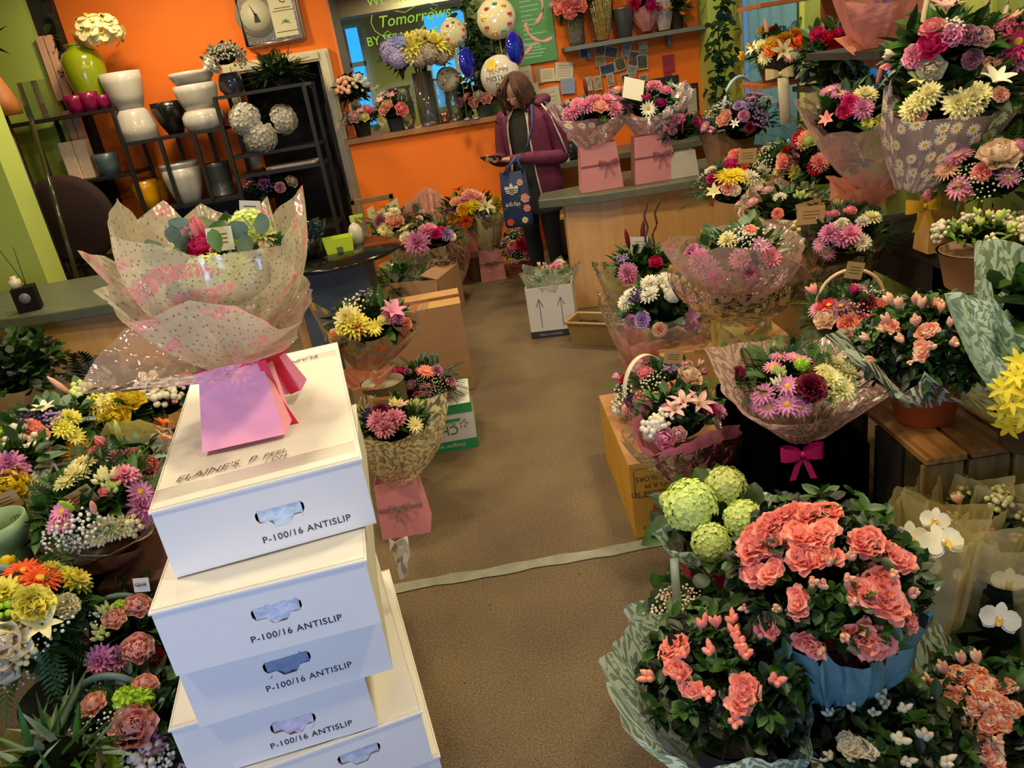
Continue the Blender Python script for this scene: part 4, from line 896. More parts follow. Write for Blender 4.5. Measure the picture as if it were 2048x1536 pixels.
# high wall shelves, right
for i, (x0, x1, y0, y1, z, lb) in enumerate(((1.78, 2.12, 2.86, 3.3, 1.22, 'dark upper wall shelf holding the rose and gerbera baskets'), (1.62, 2.12, 3.2, 3.9, 1.46, 'dark wall shelf under the pink tissue bouquet'), )):
    B = MB(); bx(B, x0, x1, y0, y1, z-.03, z); bx(B, x1-.04, x1, y0, y1, z-.14, z-.03); o = B.obj('wall_shelf', DARKW, None, False); tag(o, lb, 'shelf')
p = px(1560, 160, Y=4.6); B = MB(); bx(B, 1.60, 2.12, 4.42, 4.8, p.z-.02, p.z); bx(B, 2.08, 2.12, 4.42, 4.8, p.z-.15, p.z-.02); o = B.obj('wall_shelf', mat('a85a1c', .5, var=.2, key='orange_wood'), None, False); tag(o, 'small orange-brown wall shelf carrying the autumn basket', 'shelf'); ZSH = p.z
p = px(1520, 8, Y=4.6); B = MB(); bx(B, 1.60, 2.12, 4.42, 4.8, p.z-.02, p.z); bx(B, 2.08, 2.12, 4.42, 4.8, p.z-.15, p.z-.02); o = B.obj('wall_shelf', mat('a85a1c', .5, var=.2, key='orange_wood'), None, False); tag(o, 'second small orange-brown wall shelf at the top of the picture', 'shelf')
p0 = px(1130, 95, Y=6.95); p1 = px(1415, 50, Y=6.95)
B = MB(); bx(B, p0.x, p1.x, 6.95, 7.195, p0.z-.035, p0.z); bx(B, p0.x+.2, p0.x+.23, 7.1, 7.195, p0.z-.12, p0.z-.035); bx(B, p1.x-.3, p1.x-.27, 7.1, 7.195, p0.z-.12, p0.z-.035); o = B.obj('wall_shelf', mat('6a7068', .5, key='grey_shelf'), None, False, bevel=.003); tag(o, 'long grey wall shelf of vases and tins on the orange wall', 'shelf'); ZGS = p0.z

# ================================================================= CLOCK
pA = px(472, 0, Y=7.15); pB = px(608, 75, Y=7.15); cw_, zb = pB.x-pA.x, px(540, 92, Y=7.15).z
t = thing('wall_clock', 'silver studded rectangular wall clock with a card in its right half', 'clock', ((pA.x+pB.x)/2, 7.19, zb)); hw = cw_/2+.02; HH = .52
B = MB(); bx(B, -hw, hw, -.05, 0, 0, HH); B.obj('case', mat('8f8a80', .25, metal=.6, key='silver_case'), t, False, bevel=.03)
B = MB(); pts = [(-hw+.02, -.055, .02), (hw-.02, -.055, .02), (hw-.02, -.055, HH-.02), (-hw+.02, -.055, HH-.02), (-hw+.02, -.055, .02)]; B.tube(pts, .012, 8); B.obj('frame', mat('c9c9c9', .2, metal=1, key='chrome'), t)
B = MB()
for i in range(14):
    for z in (.045, HH-.045): B.ball((-hw+.05+(2*hw-.1)*i/13, -.056, z), .006, 6, 4)
for i in range(1, 10):
    for x in (-hw+.045, hw-.045): B.ball((x, -.056, .045+(HH-.09)*i/10), .006, 6, 4)
B.obj('stud', mat('e8e4dc', .1, metal=1, key='bright_stud'), t)
cx, cz = -hw*.42, .24; R = Matrix.Rotation(PI/2, 3, 'X')
B = MB(); B.lathe([(.001, .056), (.165, .056), (.165, .05), (.001, .05)], 40, (cx, 0, cz), R=R); B.obj('bezel', mat('a8a290', .3, metal=.3, key='grey_dial'), t)
B = MB(); B.lathe([(.001, .059), (.12, .059), (.12, .055), (.001, .055)], 40, (cx, 0, cz), R=R); B.obj('dial', mat('c9c3a0', .5, key='cream_dial'), t)
B = MB(); B.add([(cx-.008, -.062, cz), (cx+.008, -.062, cz), (cx-.035, -.062, cz+.09)], [(0, 1, 2)]); B.add([(cx-.01, -.062, cz+.01), (cx+.012, -.062, cz+.01), (cx+.03, -.062, cz-.055), (cx-.02, -.062, cz-.055)], [(0, 1, 2, 3)]); B.obj('clock_hand', INK, t, False)
B = MB(); bx(B, .015, hw-.05, -.058, -.05, .05, HH-.06); B.obj('advert_card', mat('d8d0a8', .6, key='cream_card'), t, False)
text('advert_text', 'C', (hw*.40, -.06, .30), (1, 0, 0), (0, 0, 1), .075, INK, t)
B = MB()
for i, (z, w_) in enumerate(((.26, .13), (.24, .17), (.085, .18))): bx(B, hw*.47-w_/2, hw*.47+w_/2, -.0605, -.058, z, z+.006)
B.obj('advert_line', mat('6a6850', .6, key='grey_ink'), t, False)
B = MB(); 
for i in range(6):
    a = PI*i/5; leafgeo(B, Vector((hw*.47, -.061, .155)), (math.cos(a), 0, math.sin(a)), .04, .014, 'oval', random.Random(1))
B.obj('advert_leaf', gmat('light'), t)

# ================================================================= SIGN + NOTICES
Y9 = 7.19
pa = px(1018, -10, Y=Y9); pb = px(1115, 118, Y=Y9); zb = px(1080, 125, Y=Y9).z; x0, x1 = px(1012, 60, Y=Y9).x-.10, px(1108, 60, Y=Y9).x
t = thing('notice_board', 'green poster board with pink loops on the orange wall', 'sign', ((x0+x1)/2, Y9, zb)); hw = (x1-x0)/2; HH = .95
B = MB(); bx(B, -hw, hw, -.02, 0, 0, HH); B.obj('board', mat('4f9a6a', .5, var=.15, scale=2., col2='5aa04a', key='green_poster'), t, False)
B = MB(); 
for (cx, cz, r, a0, a1) in ((-.12, .50, .14, 60, 300), (.02, .44, .16, -60, 120), (-.06, .20, .12, 120, 330), (.16, .30, .14, 170, 300), (.05, .62, .16, 150, 220)):
    B.tube([(cx+r*math.cos(math.radians(a0+(a1-a0)*i/16)), -.021, cz+r*math.sin(math.radians(a0+(a1-a0)*i/16))) for i in range(17)], [(.0015, .015+.006*math.sin(i)) for i in range(17)], 6)
B.obj('pink_loop', mat('eeb0a4', .6, key='pink_print'), t)
B = MB(); g = random.Random(9)
for i in range(16):
    z = .12+i*.036; bx(B, -.01, .04+g.uniform(.03, .15), -.0215, -.02, z, z+.006)
for i in range(3): bx(B, -.14+.02*i, .16-.02*i, -.0215, -.02, .10-.025*i, .107-.025*i)
B.obj('printed_line', mat('b9d8b0', .6, key='pale_print'), t, False)
text('printed_title', 'Guide to the Shop', (-hw+.02, -.0215, HH-.22), (1, 0, 0), (0, 0, 1), .052, mat('d8e8c8', .6, key='pale_print2'), t)
text('printed_title', 'Happy Flowers', (-.16, -.0215, .135), (1, 0, 0), (0, 0, 1), .045, mat('d8e8c8', .6, key='pale_print2'), t, shear=.2)
PAP = ['d8cfae', 'c9c4b4', 'bdb8ac', 'd8d0a8']
notes = [(1022, 165, 30, 60, 0, 0, 'long white letter beside the green board'), (1047, 158, 38, 72, 2, 0, 'pale handwritten letter under the green board'), (1078, 150, 18, 34, 0, 2, 'small buff leaflet under the green board'), (1095, 150, 30, 26, -3, 1, 'white sheet with faint print right of the letters'), (1128, 143, 38, 36, -8, 0, 'tilted white sheet near the grey shelf end'),
         (1060, 200, 46, 62, 4, 0, 'broad pale sheet low behind the woman'), (1098, 205, 50, 60, 3, 3, 'cream sheet with a small drawing'), (1135, 172, 30, 30, -4, 4, 'blue and white leaflet on the wall')]
for i, (x, y, w_, h_, rot, c, lb) in enumerate(notes):
    p = px(x, y, Y=Y9); s2 = 1/243.; B = MB(); R = Matrix.Rotation(math.radians(-rot), 3, 'Y'); c_ = Vector((p.x, Y9-.004-.0025*i, p.z)); B.box(c_, (w_*s2, .001, h_*s2), 0, R)
    for k in range(5): B.box(c_+R @ Vector((0, -.001, (.32-.14*k)*h_*s2)), (w_*s2*.7, .0006, .005), 1, R)
    o = B.obj('notice', [mat(['cfc8a8', 'd8cfae', 'b08a60', 'c9c4ac', '8fa0c0'][c], .7, key='notice_paper'), mat('9a947c', .7, key='faint_ink')], None, False); tag(o, lb, 'notice', 'papers pinned to the orange wall')
photos = [(1171, 103, 26, 26, 0, '2f4a9a'), (1199, 96, 24, 40, 2, '8a7440'), (1222, 104, 28, 22, -14, '55585a'), (1253, 95, 20, 36, -16, 'a89a90'), (1286, 95, 19, 22, 2, 'c9c4a0'), (1266, 118, 22, 32, -14, '7a5a60'), (1284, 124, 22, 30, 0, '5a6048'), (1240, 128, 22, 26, 10, '6a6238'), (1214, 138, 34, 20, 6, '3a5078'), (1200, 122, 22, 20, 0, 'a89058'), (1176, 168, 16, 28, 3, 'c9bc98'), (1194, 166, 18, 28, 3, 'bcae8c'), (1220, 160, 16, 24, 4, 'b8a880'), (1262, 142, 20, 22, -20, '9a9890'), (1250, 160, 18, 26, 6, '4a4a5a'), (1285, 156, 18, 14, 0, '8a9480')]
plab = ['deep blue snapshot at the left end of the photo cluster', 'tall yellow-brown snapshot beside the blue one', 'grey tilted group snapshot near the shelf', 'narrow pale leaflet tilted under the shelf', 'plain cream note at the top right of the cluster', 'white-framed tilted portrait photo', 'dark green outdoor snapshot right of the framed photo', 'sepia snapshot of two people in the middle', 'wide blue strip photo low in the cluster', 'tan snapshot under the yellow-brown one', 'first of three cream cards in a row', 'middle of three cream cards in a row', 'last of three cream cards in a row', 'pale tilted note below the framed photo', 'dark snapshot above the bouquets', 'small grey-green snapshot at the cluster foot']
for i, (x, y, w_, h_, rot, c) in enumerate(photos):
    p = px(x, y, Y=Y9); s2 = 1/243.; B = MB(); R = Matrix.Rotation(math.radians(-rot), 3, 'Y'); c_ = Vector((p.x, Y9-.004-.002*i, p.z)); B.box(c_, (w_*s2, .001, h_*s2), 0, R)
    B.box(c_+Vector((0, -.001, 0)), (w_*s2*.84, .0006, h_*s2*.84), 1, R)
    o = B.obj('snapshot', [mat('b8b49c', .5, key='photo_edge'), mat(c, .4, var=.6, scale=30., key='photo_print')], None, False); tag(o, plab[i], 'photograph', 'photographs pinned to the orange wall')
p = px(1337, 127, Y=Y9); B = MB(); bx(B, p.x-.05, p.x+.05, Y9-.006, Y9, p.z-.07, p.z+.07); bx(B, p.x-.05, p.x+.02, Y9-.004, Y9, p.z-.10, p.z-.075); o = B.obj('pink_notice', mat('a02a48', .5, key='pink_paper'), None, False); tag(o, 'magenta notice alone on the right of the orange wall', 'notice')
text('writing', 'ART', (p.x-.032, Y9-.0065, p.z-.015), (1, 0, 0), (0, 0, 1), .035, mat('5a1530', .6, key='dark_pink_ink'), o).parent = o
p = px(1345, 165, Y=6.7); t2 = thing('leaning_pictures', 'two dark picture frames leaning on the back counter', 'picture', (p.x, 6.72, .84)); B = MB()
bx(B, -.16, .06, 0, .03, 0, p.z-.84+.05); bx(B, .08, .20, -.05, -.02, 0, p.z-.84-.03); B.obj('frame', mat('1e1a10', .5, key='dark_frame'), t2, False)
B = MB(); bx(B, .10, .18, -.055, -.05, .1, p.z-.84-.07); B.obj('picture', mat('a8a080', .5, var=.3, key='frame_picture'), t2, False)
# things on the back counter
p = px(1105, 295, Y=6.35); t2 = thing('paper_stack', 'yellow and green folder pile on the back counter', 'papers', (p.x, 6.4, .84)); B = MB(); bx(B, -.08, .12, -.08, .08, 0, .12, 0); bx(B, -.08, .12, -.08, .08, .12, .2, 1); B.obj('folders', [mat('8fb070', .6, key='green_folder'), mat('c9b040', .6, key='yellow_folder')], t2, False)
L = px(1150, 330, Z=.84); lathe_thing('steel_jug', 'dark round steel jug on the counter behind the left pink bag', 'jug', (.76, 6.4, .84), [('body', [(.001, 0), (.05, 0), (.075, .05), (.06, .12), (.05, .14), (.055, .15), (.001, .15)], mat('4a4640', .25, metal=.8, key='steel'))])
# wooden towel-like rail by the doorway
a0 = px(705, 400, Y=6.3); a1 = px(780, 385, Y=6.3); t2 = thing('card_easel', 'bare wooden easel frame holding a cream card by the doorway', 'frame', (a0.x, 6.3, 0)); w_ = a1.x-a0.x
OAK = mat('8a6a3a', .6, var=.3, stretch=(1, 1, .3), scale=8., key='oak')
B = MB(); bx(B, -.02, w_+.02, -.015, .015, a0.z-.04, a0.z); bx(B, -.02, .015, -.015, .015, 0, a0.z); bx(B, w_-.015, w_+.02, -.015, .015, 0, a0.z); bx(B, 0, w_, -.01, .01, .2, .24); B.obj('frame', OAK, t2, False, bevel=.004)
q0 = px(735, 430, Y=6.2); B = MB(); B.add([(q0.x-a0.x-.01, -.06, q0.z-.22), (q0.x-a0.x+.25, -.06, q0.z-.22), (q0.x-a0.x+.25, -.06, q0.z+.09), (q0.x-a0.x+.06, -.06, q0.z-.0), (q0.x-a0.x+.05, -.06, q0.z+.06), (q0.x-a0.x, -.06, q0.z+.04)], [(0, 1, 2, 3, 4, 5)]); B.obj('cream_card', mat('c9bc8c', .7, key='cream_sheet'), t2, False, solid=.004)

# ================================================================= BALLOONS
FOIL = lambda c: mat(c, .08, metal=.0, coat=1, key='foil_'+c, bump=.1, bscale=9.)
def balloon(name, label, x, y, Yd, r, col, yaw, face=None, flat=.55, wt=LEDGE):
    p = px(x, y, Y=Yd); t = thing(name, label, 'balloon', (p.x, Yd, wt)); z = p.z-wt; R = Matrix.Rotation(yaw, 3, 'Z') @ Matrix.Rotation(PI/2, 3, 'X')
    B = MB(); n = 36
    pr = [(r*math.sin(PI*i/14), -r*flat*math.cos(PI*i/14)*(1-.25*math.sin(PI*i/14)**6)) for i in range(15)]; pr[0] = (.001, pr[0][1]); pr[-1] = (.001, pr[-1][1])
    B.lathe(pr, n, (0, 0, z), R=R, cap=False); B.obj('envelope', FOIL(col), t)
    B = MB(); B.tube([(0, 0, z-r), (0.01, .01, z*.5), (0, 0, .02)], .0015, 4); B.obj('ribbon', mat('d8d4c0', .5, key='balloon_ribbon'), t)
    B = MB(); B.lathe([(.001, 0), (.03, 0), (.03, .02), (.001, .03)], 12); B.obj('weight', mat('8a8a90', .3, metal=.5, key='balloon_weight'), t)
    if face:
        B = MB(); g = random.Random(int(x)); cols = ['b0402a', 'd8902a', '3a8a7a', 'a03a5a', 'e0c83a']
        for i in range(9):
            a = 2*PI*i/9+.2; rr = r*.66; fx, fz = rr*math.cos(a), rr*math.sin(a); dd = -r*flat*math.sqrt(max(0, 1-(rr/r)**2))*.97
            for s2 in (-1, 1): B.ball(Matrix.Rotation(yaw, 3, 'Z') @ Vector((fx+s2*r*.06, dd-.002, fz)) + Vector((0, 0, z)), r*.075, 7, 4, i % 5)
            B.add([Matrix.Rotation(yaw, 3, 'Z') @ Vector((fx+ox, dd-.006, fz+oz))+Vector((0, 0, z)) for ox, oz in ((-r*.13, 0), (r*.13, 0), (0, -r*.16))], [(0, 1, 2)], i % 5)
        B.obj('printed_motif', [mat(c, .3, key='motif_'+c) for c in cols], t)
    return t, z
t, z = balloon('foil_balloon', 'large round white foil balloon printed with hearts, highest of the balloons', 993, 37, 6.6, .152, 'cfc49a', 0, True)
t, z = balloon('foil_balloon', 'smaller white foil balloon left of the big one', 906, 66, 6.75, .112, 'c9bf98', .3, True)
t, z = balloon('foil_balloon', "white foil balloon lettered for Mother's Day behind the woman's head", 1001, 152, 6.45, .155, 'c4bcae', 0, False)
text('printed_text', 'HAPPY', (-.085, -.083, z+.025), (1, 0, 0), (0, 0, 1), .05, mat('8a7a6a', .5, key='balloon_print'), t)
text('printed_text', "MOTHER'S", (-.118, -.088, z-.028), (1, 0, 0), (0, .1, 1), .052, mat('2a1a1a', .5, key='balloon_ink'), t)
text('printed_text', "DAY", (-.05, -.085, z-.08), (1, 0, 0), (0, .1, 1), .052, mat('2a1a1a', .5, key='balloon_ink'), t)
B = MB(); 
for i in range(6): B.petal(i*PI/3, .002, 0, .045, .03, .1, 0, c=(-.06, -.075, z+.09), R=Matrix.Rotation(PI/2, 3, 'X'))
B.obj('printed_flower', mat('e0c83a', .4, key='yellow_motif'), t)
balloon('foil_balloon', 'lower pale patterned foil balloon behind the hydrangea vase', 896, 158, 6.95, .10, 'bdb598', .2, True)
balloon('heart_balloon', 'deep blue foil balloon seen edge-on, left of the pair', 935, 126, 6.7, .118, '0a1a9a', 1.15, None, .45)
balloon('heart_balloon', 'deep blue foil balloon seen edge-on under the big white balloon', 1030, 98, 6.5, .130, '0a1a9a', 1.1, None, .45)

# ================================================================= PERSON
def cr(pts, n=5):
    """Catmull-Rom resample of tuples"""
    P_ = [np.array(p, float) for p in pts]; P_ = [2*P_[0]-P_[1]]+P_+[2*P_[-1]-P_[-2]]; out = []
    for i in range(1, len(P_)-2):
        a, b, c, d = P_[i-1:i+3]
        for k in range(n):
            t = k/n; out.append(.5*((2*b)+(-a+c)*t+(2*a-5*b+4*c-d)*t*t+(-a+3*b-3*c+d)*t**3))
    out.append(P_[-2]); return out
def limb(B, pts, n=14, m=0, k=5):
    q = cr(pts, k); B.tube([p[:3] for p in q], [(max(.002, p[3]), max(.002, p[4])) for p in q], n, m)
pr_ = thing('person', 'woman in a plum hoodie looking down at her phone', 'person', (.41, 5.80, 0), math.radians(-36))
SKIN = mat('b9866a', .55, var=.08, key='skin'); 
B = MB()
for s_ in (-1, 1):   # legs
    limb(B, [(s_*.075, 0, .84, .085, .08), (s_*.085, .0, .66, .078, .072), (s_*.085, -.01, .46, .055, .055), (s_*.085, .01, .30, .055, .05), (s_*.085, .015, .10, .034, .034), (s_*.085, .01, .04, .036, .034)])
    limb(B, [(s_*.085, .05, .035, .03, .03), (s_*.088, -.03, .04, .034, .036), (s_*.095, -.12, .022, .018, .04), (s_*.097, -.16, .018, .012, .03)])
limb(B, [(0, 0, .78, .09, .13), (0, 0, .88, .11, .165), (0, -.01, 1.0, .09, .135), (0, -.01, 1.14, .10, .145), (0, 0, 1.25, .095, .155), (0, .01, 1.31, .06, .10), (0, .0, 1.345, .045, .048), (0, -.03, 1.40, .042, .045)], 18)
ARM = {1: [(.165, 0, 1.275, .05, .05), (.205, .01, 1.20, .048, .048), (.235, .02, 1.0, .038, .038), (.225, -.03, .97, .038, .036), (.10, -.20, 1.0, .032, .03), (.005, -.31, 1.015, .024, .022)],
       -1: [(-.165, 0, 1.275, .05, .05), (-.205, .0, 1.20, .048, .048), (-.235, -.02, 1.01, .038, .038), (-.225, -.06, .985, .036, .036), (-.17, -.22, 1.01, .03, .03), (-.125, -.33, 1.03, .023, .021)]}
for s_ in (1, -1): limb(B, ARM[s_])
HC = Vector((0, -.085, 1.425)); HR = Matrix.Rotation(math.radians(28), 3, 'X')
def hp(x, y, z): return HC+HR @ Vector((x, y, z))
hv = []
for i in range(17):
    row = []; el = -PI/2+PI*i/16
    for j in range(24):
        a = 2*PI*j/24; x, y, z = math.cos(el)*math.cos(a), math.cos(el)*math.sin(a), math.sin(el)
        wx_ = .073*(1-.20*max(0, -z)); wy = .092*(1-.12*max(0, -z)); p = Vector((x*wx_, y*wy+(.008 if z > 0 else -.0), z*.112))
        if y < 0: 
            nz = math.exp(-((x*.073)/.012)**2-((z*.112+.02)/.022)**2); p.y -= .020*nz
            for e in (-1, 1): p.y += .010*math.exp(-((x*.073-e*.030)/.014)**2-((z*.112-.010)/.012)**2)
            p.y -= .006*math.exp(-((x*.073)/.022)**2-((z*.112+.058)/.010)**2)
        row.append(hp(*p))
    hv.append(row)
B.grid(hv, 0, True)
for e in (-1, 1): B.ball(hp(e*.073, .005, 0), .018, 8, 6)
# hands: palm + bent fingers around the phone
PH = Vector((-.085, -.385, 1.045))
for s_, wpt, palm in ((1, Vector((.005, -.31, 1.015)), Vector((-.035, -.355, 1.025))), (-1, Vector((-.125, -.33, 1.03)), Vector((-.125, -.375, 1.035)))):
    limb(B, [tuple(wpt)+(.024, .02), tuple(wpt.lerp(palm, .5))+(.028, .016), tuple(palm)+(.036, .014)], 12)
    for f in range(4):
        b = palm+Vector((-s_*.012, .018-.014*f, .0)) if s_ == 1 else palm+Vector((.0, .016-.014*f, 0))
        ln_ = (.9, 1.05, 1, .8)[f]; dx = -s_
        limb(B, [tuple(b)+(.0085, .0085), tuple(b+Vector((dx*.022*ln_, -.010, -.008)))+(.0085, .008), tuple(b+Vector((dx*.036*ln_, -.016, .006)))+(.0078, .0075), tuple(b+Vector((dx*.034*ln_, -.018, .022)))+(.006, .006)], 8, k=3)
    limb(B, [tuple(palm+Vector((0, -.02, .008)))+(.011, .010), tuple(palm+Vector((-s_*.014, -.034, .024)))+(.010, .009), tuple(palm+Vector((-s_*.034, -.034, .034)))+(.008, .007)], 8, k=3)
bo = B.obj('body', SKIN, pr_); q = bo.modifiers.new('r', 'REMESH'); q.mode = 'VOXEL'; q.voxel_size = .0055; q.use_smooth_shade = True; q = bo.modifiers.new('s', 'SMOOTH'); q.iterations = 3; q.factor = .5
B = MB()
for e in (-1, 1):
    B.ball(hp(e*.029, -.084, .010), .008, 10, 6, 0); B.ball(hp(e*.029, -.0895, .006), .004, 8, 5, 1); B.tube([hp(e*.045, -.086, .028), hp(e*.03, -.094, .034), hp(e*.014, -.092, .030)], .0022, 5, 1)
B.obj('eyes', [mat('c9c0b4', .3, key='eye_white'), mat('2a1a12', .4, key='eye_dark')], pr_)
B = MB(); B.tube([hp(-.022, -.086, -.052), hp(-.008, -.096, -.054), hp(.008, -.096, -.054), hp(.022, -.086, -.052)], [(.003, .003), (.005, .004), (.005, .004), (.003, .003)], 8); B.obj('lips', mat('8a4a40', .5, key='lip'), pr_)
# hair: bob falling forward on both sides of the face
HAIR = mat('5e3418', .6, var=.6, scale=40., stretch=(3, 3, .4), bump=.8, bscale=120., col2='2c190c', key='brown_hair'); rows = []
for i in range(15):
    row = []; t = i/14; el = PI/2-t*2.15
    for j in range(33):
        u = j/32; a = -PI/2+.50*min(1, .35+t)+(2*PI-1.0*min(1, .35+t))*u if t > .2 else -PI/2+.18+(2*PI-.36)*u
        x, y = math.cos(a), math.sin(a)
        if el > 0: r_, z = math.cos(el), math.sin(el)*.126
        else: r_, z = 1.0+.06*math.sin(-el*2), el*.135
        w_ = 1+.035*math.sin(j*3.1+i)+.03*math.sin(j*1.3)
        row.append(hp(x*.091*r_*w_, y*.112*r_*w_+.012, z+.008-.012*(t > .9)*math.sin(j*2.)))
    rows.append(row)
B = MB(); B.grid(rows, 0); B.obj('hair', HAIR, pr_, solid=.014)
B = MB()
for k in range(26):
    e = -1 if k % 2 else 1; g = random.Random(k); x0 = e*(.045+.05*g.random()); limb(B, [tuple(hp(x0*.5, -.03, .118))+(.006, .005), tuple(hp(x0*.95, -.088, .075))+(.009, .007), tuple(hp(e*(.072+.02*g.random()), -.098, .0))+(.010, .007), tuple(hp(e*(.070+.03*g.random()), -.088-.02*g.random(), -.075-.03*g.random()))+(.004, .003)], 6, k=4)
B.obj('fringe', HAIR, pr_)
# clothes
B = MB()
for s_ in (-1, 1): limb(B, [(s_*.075, 0, .86, .10, .095), (s_*.087, 0, .66, .088, .082), (s_*.088, -.01, .46, .066, .064), (s_*.088, .01, .28, .064, .058), (s_*.088, .015, .10, .045, .045)], 16)
B.obj('leggings', mat('0e0f12', .85, key='black_leggings'), pr_)
for s_ in (-1, 1):
    B = MB(); limb(B, [(s_*.085, .06, .045, .038, .04), (s_*.088, -.02, .05, .042, .045), (s_*.095, -.12, .03, .026, .046), (s_*.097, -.175, .022, .016, .034)], 14); B.obj('shoe', mat('1a1a1c', .6, key='shoe'), pr_)
B = MB(); limb(B, [(0, .01, .60, .135, .195), (0, 0, .72, .13, .19), (0, 0, .86, .125, .18), (0, -.01, 1.0, .108, .155), (0, -.015, 1.14, .118, .165), (0, -.005, 1.25, .108, .165), (0, 0, 1.31, .075, .125), (0, -.01, 1.335, .055, .07)], 26)
B.obj('long_top', mat('33332a', .9, var=.2, scale=12., bump=.3, bscale=30., key='charcoal_jersey'), pr_)
PLUM = mat('6a2444', .9, var=.25, scale=9., bump=.4, bscale=26., key='plum_fleece'); rows = []
for z, d_, w_, gap in cr([(.70, .152, .212, .62), (.76, .155, .216, .58), (.88, .145, .203, .52), (1.0, .132, .182, .50), (1.14, .14, .188, .46), (1.24, .128, .188, .42), (1.30, .098, .150, .40), (1.345, .07, .095, .40)], 4):
    rows.append([Vector((w_*math.cos(a)*(1+.012*math.sin(a*9+z*11)), d_*math.sin(a)*(1+.02*math.sin(a*7+z*9))-.005, z)) for a in [(-PI/2+gap)+(2*PI-2*gap)*j/30 for j in range(31)]])
B = MB(); B.grid(rows); B.obj('hoodie', PLUM, pr_, solid=.012)
for s_ in (1, -1):
    B = MB(); limb(B, [(p[0]*1.0, p[1], p[2], p[3]*(1.42 if i < 5 else 1.25), p[4]*(1.42 if i < 5 else 1.25)) for i, p in enumerate(ARM[s_])][:6], 16); B.obj('sleeve', PLUM, pr_)
B = MB(); limb(B, [(.115, -.05, 1.335, .03, .022), (.125, .04, 1.36, .05, .035), (.06, .12, 1.345, .06, .045), (-.06, .12, 1.345, .06, .045), (-.125, .04, 1.36, .05, .035), (-.115, -.05, 1.335, .03, .022)], 14); B.obj('hood', PLUM, pr_)
CRM = mat('cfc0a8', .8, key='cream_braid')
B = MB()
for s_ in (-1, 1):
    q = []
    for z, d_, w_, gap in ((.70, .158, .218, .62), (.88, .151, .209, .52), (1.0, .138, .188, .50), (1.14, .146, .194, .46), (1.24, .134, .194, .42), (1.32, .092, .13, .40)):
        a = -PI/2+gap if s_ > 0 else -PI/2-gap; q.append((w_*math.cos(a), d_*math.sin(a)-.008, z))
    B.tube([p[:3] for p in cr(q, 3)], .006, 6)
    B.tube([(s_*.075, -.10, 1.31), (s_*.085, -.135, 1.22), (s_*.08, -.150, 1.10)], .004, 5)
B.obj('zip_trim', CRM, pr_)
B = MB(); B.tube([(.165, -.055, 1.335), (.225, -.045, 1.25), (.262, -.03, 1.12), (.292, -.005, .985)], [(.011, .004)]*4, 6); B.obj('sleeve_stripe', CRM, pr_)
# phone (held: its own thing)
pw = Matrix.Rotation(math.radians(-36), 3, 'Z') @ PH+Vector(pr_.location)
ph = thing('mobile_phone', 'dark mobile phone held in both of the woman\'s hands', 'phone', tuple(pw), math.radians(-36)); R = Euler((math.radians(-28), 0, math.radians(8))).to_matrix()
B = MB(); B.box((0, 0, 0), (.15, .075, .008), 0, R); B.obj('phone_case', mat('141416', .35, key='phone_black'), ph, False, bevel=.003)
B = MB(); B.box(R @ Vector((0, 0, .005)), (.138, .066, .001), 0, R); B.obj('screen', mat('2a3038', .1, key='phone_glass'), ph, False)
# tote bag hanging from the shoulder
tw = px(1040, 452, Y=5.55); tb = thing('tote_bag', 'navy floral adidas tote bag hanging from the woman\'s shoulder', 'bag', (tw.x, 5.53, tw.z), math.radians(-14)); top = px(1015, 345, Y=5.53).z-tw.z; NV = mat('1a2f5c', .75, var=.35, scale=7., key='navy_cotton')
B = MB(); rows = []
for z, w_, d_ in ((0, .095, .02), (.02, .106, .03), (top*.5, .104, .03), (top, .09, .018)):
    rows.append([Vector((w_*math.copysign(abs(math.cos(a))**.4, math.cos(a)), d_*math.copysign(abs(math.sin(a))**.6, math.sin(a)), z)) for a in [2*PI*j/24 for j in range(24)]])
B.grid(rows, 0, True, None, True); B.obj('bag_body', NV, tb)
sh = Matrix.Rotation(math.radians(-36), 3, 'Z') @ Vector((.11, -.10, 1.34))+Vector(pr_.location)-Vector(tb.location); sh = Matrix.Rotation(math.radians(14), 3, 'Z') @ sh
mid = Vector((.03, -.045, top+.12)); mid2 = sh+Vector((.0, -.05, -.13))
B = MB(); B.tube([(.08, -.02, top-.01), (.055, -.05, top+.08), tuple(mid2*.5+Vector((.05, -.05, top*.55))), tuple(mid2), tuple(sh)], [(.004, .011)]*5, 6); B.tube([(-.06, -.02, top-.01), (.0, -.05, top+.05), (.05, -.05, top+.10)], [(.003, .010)]*3, 6); B.obj('strap', mat('2c4a80', .7, key='blue_strap'), tb)
WT = mat('d8d2c4', .7, key='white_print')
B = MB(); zc = top*.60
for a, l in ((0, .085), (.62, .078), (-.62, .078)):
    R = Matrix.Rotation(a, 3, 'Y'); B.add([R @ Vector((x*(1.25 if a else 1), 0, z))+Vector((-.015, -.0375, zc)) for x, z in ((0, 0), (.020, l*.45), (.010, l*.85), (0, l), (-.010, l*.85), (-.020, l*.45))], [(0, 1, 2, 3, 4, 5)])
B.obj('trefoil_logo', WT, tb, False)
B = MB()
for i in range(3): B.box((-.015, -.0385, zc+.012+.013*i), (.12, .001, .0045))
B.obj('logo_stripe', NV, tb, False)
text('logo_text', 'adidas', (-.074, -.0375, zc-.075), (1, 0, 0), (0, 0, 1), .044, WT, tb)
g = random.Random(12)
for x, z, s_, c in ((.072, .20, 1.0, 'salmon'), (.075, .13, .8, 'coral'), (-.055, .045, .8, 'orange'), (.05, .05, .7, 'cream'), (.05, .31, .7, 'salmon')):
    fo = link('printed_flower', fmesh('rose', c), tb, (x, -.036, z), Vector((0, -1, 0)).to_track_quat('Z', 'Y'), (s_, s_, .12))
